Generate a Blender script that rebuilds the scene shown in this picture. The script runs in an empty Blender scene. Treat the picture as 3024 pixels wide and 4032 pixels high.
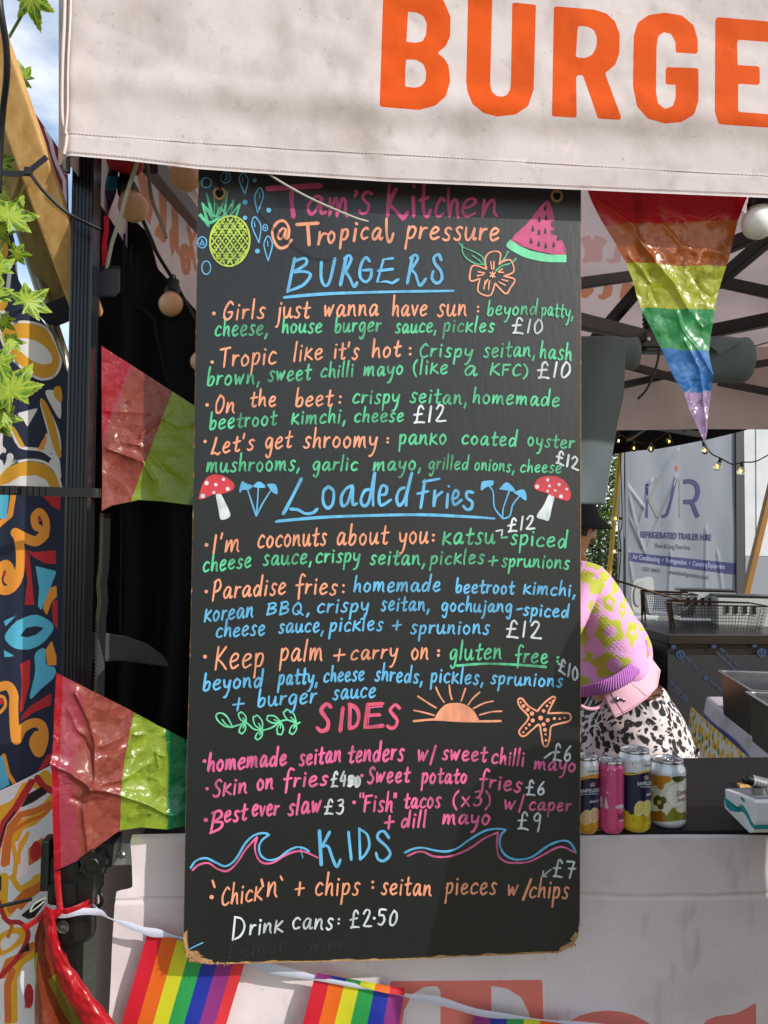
import bpy, bmesh, math, random
import numpy as np
from mathutils import Vector, Matrix, noise
from mathutils.geometry import tessellate_polygon
random.seed(7)
R = math.radians
S = bpy.context.scene
COL = S.collection

# ------------------------------------------------------------ camera, sky, sun, exposure
CAM = Vector((0.0, -1.21, 1.45)); YAW = R(4.6); PITCH = R(2.0); ROLL = 0.013
FPX = 3028.0; IW, IH = 3024.0, 4032.0
FWD = Vector((math.sin(YAW)*math.cos(PITCH), math.cos(YAW)*math.cos(PITCH), math.sin(PITCH)))
_r0 = Vector((math.cos(YAW), -math.sin(YAW), 0)); _u0 = _r0.cross(FWD)
RGT = (_r0*math.cos(ROLL) + _u0*math.sin(ROLL)).normalized()
UPV = (-_r0*math.sin(ROLL) + _u0*math.cos(ROLL)).normalized()
cd = bpy.data.cameras.new('camera'); cam = bpy.data.objects.new('camera', cd); COL.objects.link(cam)
cd.sensor_fit = 'HORIZONTAL'; cd.sensor_width = 36; cd.lens = 36*FPX/IW
cd.clip_start = 0.02; cd.clip_end = 500
mw = Matrix((RGT, UPV, -FWD)).transposed().to_4x4(); mw.translation = CAM
cam.matrix_world = mw; S.camera = cam

SUNV = Vector((1.12, -1.0, 0.98)).normalized()      # towards the sun
sun_el = math.asin(SUNV.z); sun_az = math.atan2(SUNV.x, SUNV.y)
sl = bpy.data.lights.new('sun', 'SUN'); sl.energy = 3.3; sl.angle = R(0.5); sl.color = (1.0, 0.95, 0.885)
so = bpy.data.objects.new('sun', sl); COL.objects.link(so)
so.rotation_euler = SUNV.to_track_quat('Z', 'Y').to_euler(); so.location = (3, -4, 6)
W = bpy.data.worlds.new('World'); S.world = W; W.use_nodes = True
nt = W.node_tree; bg = nt.nodes['Background']
sk = nt.nodes.new('ShaderNodeTexSky'); sk.sky_type = 'NISHITA'; sk.sun_disc = False
sk.sun_elevation = sun_el; sk.sun_rotation = sun_az; sk.air_density = 1.2; sk.dust_density = 1.2
tc = nt.nodes.new('ShaderNodeTexCoord'); mp = nt.nodes.new('ShaderNodeMapping'); mp.inputs['Scale'].default_value = (1, 1, 2.2)
nz = nt.nodes.new('ShaderNodeTexNoise'); nz.inputs['Scale'].default_value = 4.5; nz.inputs['Detail'].default_value = 6
cr = nt.nodes.new('ShaderNodeValToRGB'); cr.color_ramp.elements[0].position = .44; cr.color_ramp.elements[1].position = .66
mx = nt.nodes.new('ShaderNodeMixRGB'); mx.inputs[2].default_value = (6.4, 6.6, 6.9, 1)
L = nt.links.new
L(tc.outputs['Generated'], mp.inputs[0]); L(mp.outputs[0], nz.inputs['Vector']); L(nz.outputs['Fac'], cr.inputs[0])
L(cr.outputs[0], mx.inputs[0]); L(sk.outputs[0], mx.inputs[1]); L(mx.outputs[0], bg.inputs[0])
bg.inputs[1].default_value = 0.15
S.view_settings.view_transform = 'Standard'; S.view_settings.look = 'None'
S.view_settings.exposure = 0.36; S.view_settings.gamma = 1.0

CUST = (0.93, -0.36, 1.62)      # the waiting customer (x, y, head height)
# ------------------------------------------------------------ helpers
def PX(x, y, Y):
    """world point where the photo's pixel ray meets the vertical plane at depth Y"""
    d = FWD*FPX + RGT*(x-IW/2) - UPV*(y-IH/2)
    return CAM + d*((Y-CAM.y)/d.y)
def PZ(x, y, Z):
    d = FWD*FPX + RGT*(x-IW/2) - UPV*(y-IH/2)
    return CAM + d*((Z-CAM.z)/d.z)
def PXX(x, y, X):
    d = FWD*FPX + RGT*(x-IW/2) - UPV*(y-IH/2)
    return CAM + d*((X-CAM.x)/d.x)
def PROJ(P):
    P = np.asarray(P, float) - np.array(CAM)
    a = P@np.array(RGT); b = P@np.array(UPV); c = np.maximum(P@np.array(FWD), 1e-3)
    return np.stack([IW/2+FPX*a/c, IH/2-FPX*b/c], -1)
def hexc(h):
    h = h.lstrip('#'); v = [int(h[i:i+2], 16)/255 for i in (0, 2, 4)]
    return tuple((c/12.92 if c <= .04045 else ((c+.055)/1.055)**2.4) for c in v) + (1,)
def C(c):
    return hexc(c) if isinstance(c, str) else (tuple(c)+(1,))[:4]

def catmull(pts, n=6, closed=False):
    """pts: (x,y) or (x,y,'!') ; '!' keeps a sharp corner"""
    P = [(p[0], p[1]) for p in pts]; sh = [len(p) > 2 for p in pts]
    N = len(P); out = []
    if N < 3: return P
    for i in range(N if closed else N-1):
        p1 = P[i]; p2 = P[(i+1) % N]
        p0 = P[i-1] if (i > 0 or closed) and not sh[i] else p1
        p3 = P[(i+2) % N] if (i+2 < N or closed) and not sh[(i+1) % N] else p2
        for k in range(n):
            t = k/n; t2 = t*t; t3 = t2*t
            out.append(tuple(.5*((2*p1[j])+(p2[j]-p0[j])*t+(2*p0[j]-5*p1[j]+4*p2[j]-p3[j])*t2+(3*p1[j]-p0[j]-3*p2[j]+p3[j])*t3) for j in (0, 1)))
    if not closed: out.append(P[-1])
    return out
def path3(pts, n=6):
    P = [Vector(p) for p in pts]; out = []
    if len(P) < 3: return P
    for i in range(len(P)-1):
        p1, p2 = P[i], P[i+1]; p0 = P[i-1] if i else p1; p3 = P[i+2] if i+2 < len(P) else p2
        for k in range(n):
            t = k/n; t2 = t*t; t3 = t2*t
            out.append(.5*((2*p1)+(p2-p0)*t+(2*p0-5*p1+4*p2-p3)*t2+(3*p1-p0-3*p2+p3)*t3))
    out.append(P[-1]); return out
def interp(tab, x):
    xs = [t[0] for t in tab]; ys = [t[1] for t in tab]
    return float(np.interp(x, xs, ys))
def fbm(p, o=3):
    v = 0; a = 1
    for i in range(o):
        v += a*noise.noise(p*(2**i)); a *= .5
    return v

class MB:
    def __init__(s): s.v = []; s.f = []; s.m = []; s.at = {}; s.mi = 0
    def add(s, vs, fs):
        o = len(s.v); s.v += [Vector(v) for v in vs]
        s.f += [tuple(i+o for i in f) for f in fs]; s.m += [s.mi]*len(fs); return o
    def box(s, c, d, rot=None, bev=0):
        c = Vector(c); x, y, z = d[0]/2, d[1]/2, d[2]/2; rot = rot or Matrix.Identity(3)
        if bev <= 0:
            vs = [c+rot@Vector((a*x, b*y, e*z)) for a in (-1, 1) for b in (-1, 1) for e in (-1, 1)]
            s.add(vs, [(0, 1, 3, 2), (4, 6, 7, 5), (0, 4, 5, 1), (2, 3, 7, 6), (0, 2, 6, 4), (1, 5, 7, 3)])
        else:
            bm = bmesh.new(); bmesh.ops.create_cube(bm, size=1)
            for v in bm.verts: v.co = Vector((v.co.x*d[0], v.co.y*d[1], v.co.z*d[2]))
            bmesh.ops.bevel(bm, geom=bm.edges[:], offset=bev, segments=2, affect='EDGES', profile=.6)
            bm.verts.index_update()
            s.add([c+rot@v.co for v in bm.verts], [tuple(v.index for v in f.verts) for f in bm.faces]); bm.free()
    def bar(s, p0, p1, w, h, up=(0, 0, 1), bev=0):
        p0 = Vector(p0); p1 = Vector(p1); d = (p1-p0); l = d.length; d.normalize()
        up = Vector(up); sd = d.cross(up)
        if sd.length < 1e-4: sd = d.cross(Vector((1, 0, 0)))
        sd.normalize(); u = sd.cross(d)
        s.box((p0+p1)/2, (l, w, h), Matrix((d, sd, u)).transposed(), bev)
    def tube(s, path, r, n=8, cap=True):
        P = [Vector(p) for p in path]; N = len(P)
        rr = r if isinstance(r, (list, tuple)) else [r]*N
        t0 = (P[1]-P[0]).normalized(); a = t0.orthogonal().normalized(); vs = []
        for i in range(N):
            t = (P[min(i+1, N-1)]-P[max(i-1, 0)])
            t = t.normalized() if t.length > 1e-9 else t0
            a = (a-t*a.dot(t))
            a = a.normalized() if a.length > 1e-6 else t.orthogonal().normalized()
            b = t.cross(a)
            for k in range(n):
                q = 2*math.pi*k/n; vs.append(P[i]+(a*math.cos(q)+b*math.sin(q))*rr[i])
        fs = [(i*n+k, i*n+(k+1) % n, (i+1)*n+(k+1) % n, (i+1)*n+k) for i in range(N-1) for k in range(n)]
        if cap: fs += [tuple(range(n-1, -1, -1)), tuple((N-1)*n+k for k in range(n))]
        s.add(vs, fs)
    def lathe(s, prof, c=(0, 0, 0), axis=(0, 0, 1), n=32):
        ax = Vector(axis).normalized(); a = ax.orthogonal().normalized()
        if abs(ax.z) > .99: a = Vector((1, 0, 0))
        b = ax.cross(a); c = Vector(c); vs = []
        for r, z in prof:
            for k in range(n):
                q = 2*math.pi*k/n; vs.append(c+ax*z+(a*math.cos(q)+b*math.sin(q))*max(r, 1e-5))
        N = len(prof)
        s.add(vs, [(i*n+k, i*n+(k+1) % n, (i+1)*n+(k+1) % n, (i+1)*n+k) for i in range(N-1) for k in range(n)])
    def grid(s, fn, nu, nv):
        vs = [fn(i/nu, j/nv) for j in range(nv+1) for i in range(nu+1)]
        return s.add(vs, [(j*(nu+1)+i, j*(nu+1)+i+1, (j+1)*(nu+1)+i+1, (j+1)*(nu+1)+i) for j in range(nv) for i in range(nu)])
    def sphere(s, c, r, n=16, sc=(1, 1, 1)):
        c = Vector(c); pr = [(math.sin(math.pi*i/(n//2))*r, -math.cos(math.pi*i/(n//2))*r) for i in range(n//2+1)]
        o = len(s.v); s.lathe(pr, (0, 0, 0), n=n)
        for i in range(o, len(s.v)): s.v[i] = Vector((s.v[i].x*sc[0], s.v[i].y*sc[1], s.v[i].z*sc[2]))+c
    def slab(s, pts, th, nrm=None):
        """closed 3-D outline -> prism of thickness th along nrm (front = given points)"""
        P = [Vector(p) for p in pts]; n = len(P); nrm = Vector(nrm or (0, 1, 0))
        tri = tessellate_polygon([P]); vs = P+[p+nrm*th for p in P]
        fs = [tuple(t) for t in tri]+[tuple(i+n for i in reversed(t)) for t in tri]
        fs += [(i, (i+1) % n, (i+1) % n+n, i+n) for i in range(n)]
        s.add(vs, fs)
    def flat(s, pts):
        P = [Vector(p) for p in pts]; s.add(P, [tuple(t) for t in tessellate_polygon([P])])
    def np(s): return np.array([tuple(v) for v in s.v])
    def build(s, name, mats, parent=None, smooth=False, solid=0, attrs=None, recalc=False):
        me = bpy.data.meshes.new(name); loc = Vector(parent['_w']) if parent is not None and '_w' in parent.keys() else Vector((0, 0, 0))
        if parent is not None and '_w' not in parent.keys() and parent.parent is not None: loc = Vector(parent.parent['_w'])
        me.from_pydata([v-loc for v in s.v], [], s.f)
        if not isinstance(mats, (list, tuple)): mats = [mats]
        for m in mats: me.materials.append(m)
        if len(mats) > 1: me.polygons.foreach_set('material_index', s.m)
        if smooth: me.polygons.foreach_set('use_smooth', [True]*len(me.polygons))
        for k, v in {**s.at, **(attrs or {})}.items():
            a = me.attributes.new(k, 'FLOAT', 'POINT'); a.data.foreach_set('value', np.asarray(v, dtype=np.float32))
        me.update()
        if recalc:
            bm = bmesh.new(); bm.from_mesh(me); bmesh.ops.recalc_face_normals(bm, faces=bm.faces[:]); bm.to_mesh(me); bm.free()
        o = bpy.data.objects.new(name, me); COL.objects.link(o)
        if parent is not None: o.parent = parent
        if solid:
            md = o.modifiers.new('thickness', 'SOLIDIFY'); md.thickness = solid; md.offset = 0
        return o
def tag(o, label, cat, group=None, kind=None):
    o['label'] = label
    if cat: o['category'] = cat
    if group: o['group'] = group
    if kind: o['kind'] = kind
    return o
def thing(name, label, cat, loc=(0, 0, 0), group=None):
    o = bpy.data.objects.new(name, None); COL.objects.link(o); o.location = loc; o.empty_display_size = .05
    o['_w'] = tuple(loc); return tag(o, label, cat, group)
def clone(root, loc, rot=None, label=None):
    def cp(o, par):
        c = o.copy(); COL.objects.link(c)
        if par is not None: c.parent = par
        for ch in list(o.children): cp(ch, c)
        return c
    c = cp(root, None); c.location = loc
    if rot is not None: c.rotation_euler = rot
    if label: c['label'] = label
    return c

# ------------------------------------------------------------ materials
def _new(name):
    m = bpy.data.materials.new(name); m.use_nodes = True; t = m.node_tree; return m, t, t.nodes['Principled BSDF']
def _noise(t, scale, detail=4, stretch=None, kind='Object'):
    c = t.nodes.new('ShaderNodeTexCoord'); n = t.nodes.new('ShaderNodeTexNoise')
    n.inputs['Scale'].default_value = scale; n.inputs['Detail'].default_value = detail
    if stretch:
        q = t.nodes.new('ShaderNodeMapping'); q.inputs['Scale'].default_value = stretch
        t.links.new(c.outputs[kind], q.inputs[0]); t.links.new(q.outputs[0], n.inputs['Vector'])
    else: t.links.new(c.outputs[kind], n.inputs['Vector'])
    return n
def _ramp(t, src, a, b, ca=(0, 0, 0, 1), cb=(1, 1, 1, 1)):
    r = t.nodes.new('ShaderNodeValToRGB'); e = r.color_ramp.elements
    e[0].position = a; e[1].position = b; e[0].color = ca; e[1].color = cb
    t.links.new(src, r.inputs[0]); return r
def _mix(t, fac, a, b, mode='MIX'):
    x = t.nodes.new('ShaderNodeMixRGB'); x.blend_type = mode
    for i, q in ((0, fac), (1, a), (2, b)):
        if hasattr(q, 'is_linked') or hasattr(q, 'links'): t.links.new(q, x.inputs[i])
        else: x.inputs[i].default_value = q
    return x.outputs[0]
def _bump(t, bs, src, strength, dist=.002, prev=None):
    b = t.nodes.new('ShaderNodeBump'); b.inputs['Strength'].default_value = strength; b.inputs['Distance'].default_value = dist
    t.links.new(src, b.inputs['Height'])
    if prev is not None: t.links.new(prev, b.inputs['Normal'])
    t.links.new(b.outputs[0], bs.inputs['Normal']); return b.outputs[0]
def _attr(t, name):
    a = t.nodes.new('ShaderNodeAttribute'); a.attribute_name = name; return a.outputs['Fac']
def _step(t, src, lo=-.5, hi=.5):
    m = t.nodes.new('ShaderNodeMapRange'); m.inputs[1].default_value = lo; m.inputs[2].default_value = hi
    t.links.new(src, m.inputs[0]); return m.outputs[0]
def M(name, col, rough=.5, metal=0, var=0, vs=8, vcol=None, vrange=(.4, .65), bump=0, bs=80, bd=.002, stretch=None, spec=.5,
      trans=0, layers=None, stain=None, coat=0, emit=0, stripe=None, weave=0, alpha_trans=0, tcol=None, crinkle=0, edge=.5, kind='Object'):
    m, t, b = _new(name); col = C(col); src = None
    b.inputs['Roughness'].default_value = rough; b.inputs['Metallic'].default_value = metal
    b.inputs['Specular IOR Level'].default_value = spec; b.inputs['Coat Weight'].default_value = coat
    b.inputs['Base Color'].default_value = col
    rgb = t.nodes.new('ShaderNodeRGB'); rgb.outputs[0].default_value = col; src = rgb.outputs[0]
    if stripe:                      # constant colour bands along the 'stripe' attribute, one unit each
        r = t.nodes.new('ShaderNodeValToRGB'); r.color_ramp.interpolation = 'CONSTANT'; n = len(stripe)
        dv = t.nodes.new('ShaderNodeMath'); dv.operation = 'DIVIDE'; dv.inputs[1].default_value = n
        t.links.new(_attr(t, 'stripe'), dv.inputs[0]); t.links.new(dv.outputs[0], r.inputs[0])
        e = r.color_ramp.elements
        while len(e) < n: e.new(.5)
        for i, c in enumerate(stripe): e[i].position = i/n; e[i].color = C(c)
        src = r.outputs[0]
    for (an, lc) in (layers or []):
        src = _mix(t, _step(t, _attr(t, an), -edge, edge), src, C(lc))
    if var:
        n = _noise(t, vs, 5, stretch, kind); rr = _ramp(t, n.outputs['Fac'], *vrange)
        f = t.nodes.new('ShaderNodeMath'); f.operation = 'MULTIPLY'; f.inputs[1].default_value = var; t.links.new(rr.outputs[0], f.inputs[0])
        src = _mix(t, f.outputs[0], src, C(vcol) if vcol else tuple(c*.45 for c in col[:3])+(1,))
    for (sc, lo, hi, amt, scol, strc) in (stain or []):
        n = _noise(t, sc, 7, strc, kind); rr = _ramp(t, n.outputs['Fac'], lo, hi)
        f = t.nodes.new('ShaderNodeMath'); f.operation = 'MULTIPLY'; f.inputs[1].default_value = amt; t.links.new(rr.outputs[0], f.inputs[0])
        src = _mix(t, f.outputs[0], src, C(scol), 'MULTIPLY')
    t.links.new(src, b.inputs['Base Color']); prev = None
    if bump:
        n = _noise(t, bs, 5, stretch, kind); prev = _bump(t, b, n.outputs['Fac'], bump, bd)
    if weave:
        n = _noise(t, 900, 1, None, kind); prev = _bump(t, b, n.outputs['Fac'], weave, .0006, prev)
    if crinkle:
        c = t.nodes.new('ShaderNodeTexCoord'); wn = _noise(t, 11, 3)
        ad = t.nodes.new('ShaderNodeVectorMath'); ad.operation = 'MULTIPLY_ADD'; ad.inputs[1].default_value = (.06, .06, .06)
        t.links.new(wn.outputs['Color'], ad.inputs[0]); t.links.new(c.outputs[kind], ad.inputs[2])
        msk = _ramp(t, _noise(t, 9, 3).outputs['Fac'], .40, .66).outputs[0]
        for sc, k in ((22, .55), (60, 1.0), (130, .8)):      # crumpled facets: every cell tilts its own way
            v = t.nodes.new('ShaderNodeTexVoronoi'); v.inputs['Scale'].default_value = sc; t.links.new(ad.outputs[0], v.inputs['Vector'])
            d1 = t.nodes.new('ShaderNodeVectorMath'); d1.operation = 'SUBTRACT'; t.links.new(ad.outputs[0], d1.inputs[0]); t.links.new(v.outputs['Position'], d1.inputs[1])
            d2 = t.nodes.new('ShaderNodeVectorMath'); d2.operation = 'SUBTRACT'; t.links.new(v.outputs['Color'], d2.inputs[0]); d2.inputs[1].default_value = (.5, .5, .5)
            dt = t.nodes.new('ShaderNodeVectorMath'); dt.operation = 'DOT_PRODUCT'; t.links.new(d1.outputs[0], dt.inputs[0]); t.links.new(d2.outputs[0], dt.inputs[1])
            mm = t.nodes.new('ShaderNodeMath'); mm.operation = 'MULTIPLY'; t.links.new(dt.outputs['Value'], mm.inputs[0])
            if sc == 22: mm.inputs[1].default_value = 1
            else: t.links.new(msk, mm.inputs[1])
            prev = _bump(t, b, mm.outputs[0], min(1, crinkle*k), 1.6, prev)
    out = t.nodes['Material Output']
    if trans:
        tb = t.nodes.new('ShaderNodeBsdfTranslucent'); ms = t.nodes.new('ShaderNodeMixShader'); ms.inputs[0].default_value = trans
        if tcol: tb.inputs[0].default_value = C(tcol)
        else: t.links.new(src, tb.inputs[0])
        if prev is not None: t.links.new(prev, tb.inputs['Normal'])
        t.links.new(b.outputs[0], ms.inputs[1]); t.links.new(tb.outputs[0], ms.inputs[2]); last = ms.outputs[0]
        if alpha_trans:
            tp = t.nodes.new('ShaderNodeBsdfTransparent'); t.links.new(src, tp.inputs[0])
            m2 = t.nodes.new('ShaderNodeMixShader'); m2.inputs[0].default_value = alpha_trans
            t.links.new(last, m2.inputs[1]); t.links.new(tp.outputs[0], m2.inputs[2]); last = m2.outputs[0]
        t.links.new(last, out.inputs[0])
    if emit:
        b.inputs['Emission Color'].default_value = col; b.inputs['Emission Strength'].default_value = emit
    return m

# ------------------------------------------------------------ printed shapes: signed distance (photo px scale) stored per vertex
def _segd(P, A, B):
    d = B-A; l2 = max((d*d).sum(), 1e-9)
    t = np.clip(((P-A)@d)/l2, 0, 1); q = P-(A+t[:, None]*d); return np.sqrt((q*q).sum(1))
def sdf(P, shapes):
    """shapes: ('p', outline[, holes]) closed area, ('s', pts, halfwidth) stroke, ('c', x, y, r)"""
    P = np.asarray(P, float); best = np.full(len(P), -1e3)
    def area(pts):
        pts = np.array([q[:2] for q in pts], float); d = np.full(len(P), 1e9); ins = np.zeros(len(P), bool)
        for i in range(len(pts)):
            A = pts[i]; B = pts[(i+1) % len(pts)]
            d = np.minimum(d, _segd(P, A, B))
            c = (A[1] > P[:, 1]) != (B[1] > P[:, 1])
            with np.errstate(divide='ignore', invalid='ignore'):
                xi = (B[0]-A[0])*(P[:, 1]-A[1])/(B[1]-A[1]+1e-12)+A[0]
            ins ^= c & (P[:, 0] < xi)
        return np.where(ins, d, -d)
    for s in shapes:
        if s[0] == 'p':
            v = area(s[1])
            for h in (s[2] if len(s) > 2 else []): v = np.minimum(v, -area(h))
        elif s[0] == 's':
            pts = np.array([q[:2] for q in s[1]], float); d = np.full(len(P), 1e9)
            for i in range(len(pts)-1): d = np.minimum(d, _segd(P, pts[i], pts[i+1]))
            v = s[2]-d
        else: v = s[3]-np.hypot(P[:, 0]-s[1], P[:, 1]-s[2])
        best = np.maximum(best, v)
    return best
def TR(ox, oy, s):       # tracing frame: crop pixels -> photo pixels
    return lambda pts: [(ox+p[0]/s, oy+p[1]/s)+tuple(p[2:]) for p in pts]
def txt_mesh(body, size=1.0, align='CENTER', bold=0, shear=0, sx=1.0):
    """built-in font text as (verts, faces) in its own xy plane"""
    cu = bpy.data.curves.new('t', 'FONT'); cu.body = body; cu.size = size; cu.align_x = align; cu.offset = bold; cu.shear = shear; cu.resolution_u = 3
    o = bpy.data.objects.new('t', cu); me = bpy.data.meshes.new_from_object(o)
    vs = [(v.co.x*sx, v.co.y) for v in me.vertices]; fs = [tuple(p.vertices) for p in me.polygons]
    bpy.data.objects.remove(o); bpy.data.curves.remove(cu); bpy.data.meshes.remove(me); return vs, fs

def ell(cx, cy, rx, ry, rot=0, n=28):
    return [(cx+rx*math.cos(a)*math.cos(rot)-ry*math.sin(a)*math.sin(rot), cy+rx*math.cos(a)*math.sin(rot)+ry*math.sin(a)*math.cos(rot)) for a in [2*math.pi*i/n for i in range(n+1)]]
# ============================================================ ground
m_ground = M('worn_grass_ground', '#736d55', .95, var=.7, vs=1.3, vcol='#3f4a26', bump=.5, bs=30, bd=.02)
mb = MB(); mb.flat([(-60, -40, 0), (60, -40, 0), (60, 80, 0), (-60, 80, 0)]); tag(mb.build('ground', m_ground), 'trodden grass and dirt ground under the stall', None, kind='structure')

# ============================================================ gazebo (frame, roof, valances)
XL = PX(241, 612, -.034).x; XR = XL+3.05; YF = -.034; YB = 2.45; ZE = 2.44
m_cloth = M('pink_white_canvas', '#dfccc6', .75, weave=.25, trans=.12, bump=.12, bs=26, bd=.006,
            stain=[(5, .42, .78, .55, '#a89a86', (1, 1, 1)), (17, .55, .8, .5, '#8f8474', (1, 1, .6)), (60, .66, .74, .35, '#6f665b', None)])
m_inner = M('canvas_inside', '#d8c2bf', .8, trans=.42, weave=.2, stain=[(4, .45, .8, .4, '#a89a90', None)], layers=[('inkpink', '#cfa29c'), ('ink', '#c98364')], spec=.2)
m_val = M('printed_valance_canvas', '#c6bbba', .8, spec=.2, weave=.5, trans=.06, bump=.35, bs=13, bd=.008, layers=[('ink', '#cc4d06'), ('stitch', '#8f7d78')],
          stain=[(2.6, .40, .8, .25, '#a69a8c', (1, 1, 1.3)), (9, .50, .78, .46, '#8f8575', (1.3, 1, .8)), (31, .58, .74, .22, '#8a7f70', (1, 1, 1)), (120, .66, .74, .3, '#6a6157', None)])
m_blk = M('black_powder_coat', '#0d0e11', .38, bump=.05, bs=300, spec=.5)
m_leg = M('black_anodised_rib', '#14171e', .24, metal=.55, spec=.8, var=.5, vs=30, vcol='#07080a', stretch=(1, 1, .06), stain=[])
m_plast = M('black_plastic', '#0b0c0e', .36, bump=.06, bs=160)
m_steel = M('scratched_steel', '#9ba0a4', .32, metal=1, bump=.05, bs=200)
gz = thing('gazebo', 'pop-up gazebo with pinkish canvas valance printed in big orange letters and black ribbed legs', 'gazebo', (XL, 0, 0))

# front valance: lower edge traced, ripples and hem
VB = [(200, 608), (241, 612), (500, 635), (778, 668), (1100, 690), (1500, 717), (2300, 751), (3024, 782), (3600, 806)]
HEM = [(200, 518), (255, 523), (669, 555), (1000, 578), (1200, 590), (2239, 649), (3024, 695), (3600, 730)]
TB = TR(1200, 0, 1/1.0995)
INK = [('p', TB([(281, -40), (280, 0), (268, 376), (274, 383), (410, 394), (468, 378), (505, 345), (521, 290), (515, 235), (500, 210), (475, 190), (505, 165), (521, 130), (522, 60), (500, 8), (470, -40)]),
        [TB([(370, 42), (400, 45), (425, 58), (437, 85), (434, 125), (422, 147), (400, 153), (364, 150)]), TB([(362, 212), (400, 215), (425, 230), (435, 260), (432, 290), (418, 308), (395, 314), (359, 310)])]),
       ('p', TB([(585, -20), (672, -14), (664, 300), (670, 328), (685, 342), (702, 347), (722, 342), (735, 322), (738, 295), (743, 8), (828, 17), (820, 320), (800, 380), (755, 410), (690, 418), (640, 405), (600, 372), (583, 330), (578, 290)])),
       ('p', TB([(892, 22), (1035, 34), (1080, 48), (1110, 75), (1128, 120), (1127, 190), (1112, 232), (1075, 262), (1137, 430), (1050, 425), (996, 270), (972, 268), (974, 418), (970, 422), (888, 417), (885, 412)]), [TB([(978, 92), (1010, 95), (1036, 108), (1046, 135), (1044, 170), (1030, 195), (1005, 208), (971, 205)])]),
       ('p', TB([(1408, 188), (1404, 193), (1328, 188), (1327, 150), (1312, 122), (1285, 115), (1265, 130), (1260, 170), (1258, 330), (1265, 370), (1290, 390), (1318, 380), (1328, 350), (1328, 304), (1292, 302), (1292, 240), (1405, 244), (1410, 250), (1410, 360), (1395, 410), (1350, 437), (1290, 443), (1228, 425), (1190, 382), (1175, 310), (1178, 130), (1192, 82), (1230, 54), (1290, 45), (1350, 55), (1392, 90), (1407, 140)])),
       ('p', TB([(1470, 66), (1478, 61), (1700, 80), (1700, 154), (1548, 142), (1550, 233), (1624, 237), (1629, 243), (1630, 305), (1552, 300), (1552, 400), (1700, 412), (1700, 460), (1490, 446), (1480, 440), (1468, 400)]))]
def ridged0(q): return (1-abs(noise.noise(q))*2)*.6+(1-abs(noise.noise(q*2.1))*2)*.3
mb = MB()
nu, nv = 330, 120
def valance(u, v):
    x = 200+u*3400; yb = interp(VB, x); y = yb+(-480-yb)*(v**1.0)
    p = PX(x, y, YF); h = yb-y
    ridge = math.exp(-((h-205)/75)**2)*.004-math.exp(-((h-305)/70)**2)*.006
    w = .009*noise.noise(Vector((p.x*2.1+p.z*1.2, p.z*4.5, 2)))+.005*ridged0(Vector((p.x*3.2+p.z*2.4, p.z*4.5-p.x*1.5, 4)))+.0035*noise.noise(Vector((p.x*5-p.z*7, p.z*9, 7)))+.0016*noise.noise(Vector((p.x*17+p.z*9, p.z*20, 3)))
    hem = -.0016 if y > interp(HEM, x) else 0
    k = min(1, max(0, (x-215)/70))
    wrap = (1-k)**2*.035
    d = (ridge*(.4+.6*min(1, max(0, (x-500)/700)))+w*min(1, (h+30)/200))*k
    if h < 8: d -= .0012
    q = p+Vector((0, d+hem+wrap, 0)); return q
mb.grid(valance, nu, nv)
vp = np.array([(200+i/nu*3400, 0) for j in range(nv+1) for i in range(nu+1)]); pj = PROJ(mb.np())
vx = vp[:, 0]; hemy = np.interp(vx, [h[0] for h in HEM], [h[1] for h in HEM]); by = np.interp(vx, [h[0] for h in VB], [h[1] for h in VB])
st = np.maximum(1.7-np.abs(pj[:, 1]-hemy), 1.2-np.abs(pj[:, 1]-(by-14)))
mb.at = {'ink': sdf(pj, INK), 'stitch': np.where(vx > 250, st, -9)}
v0 = mb.build('front_valance', m_val, gz, smooth=True)
# stitches are tiny thread runs standing on the cloth
m_thread = M('stitch_thread', '#75645f', .8)
mb = MB()
for tab, off in ((HEM, 0), (VB, -15)):
    x = 262
    while x < 3300:
        y = interp(tab, x)+off; v = (interp(VB, x)-y)/(interp(VB, x)+480); a = valance((x-200)/3400, max(v, 0)); x2 = x+11
        y2 = interp(tab, x2)+off; v2 = (interp(VB, x2)-y2)/(interp(VB, x2)+480); b = valance((x2-200)/3400, max(v2, 0))
        o = Vector((0, -.0011, 0)); mb.tube([a+o, (a+b)/2+o*1.4, b+o], .0005, 4); x += 14.5
mb.build('hem_stitching', m_thread, gz)
# folded corner edge of the valance with its piping
mb = MB()
mb.tube(path3([PX(262, -480, -.03), PX(256, 0, -.031), PX(247, 250, -.032), PX(246, 450, -.031), PX(262, 540, -.032), PX(252, 610, -.03)], 8), .0026, 8)
mb.tube(path3([PX(282, -480, -.036), PX(279, 0, -.0365), PX(268, 240, -.0365), PX(266, 430, -.036), PX(258, 530, -.036)], 8), .0018, 6)
mb.build('corner_piping', m_cloth, gz, smooth=True)
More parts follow.
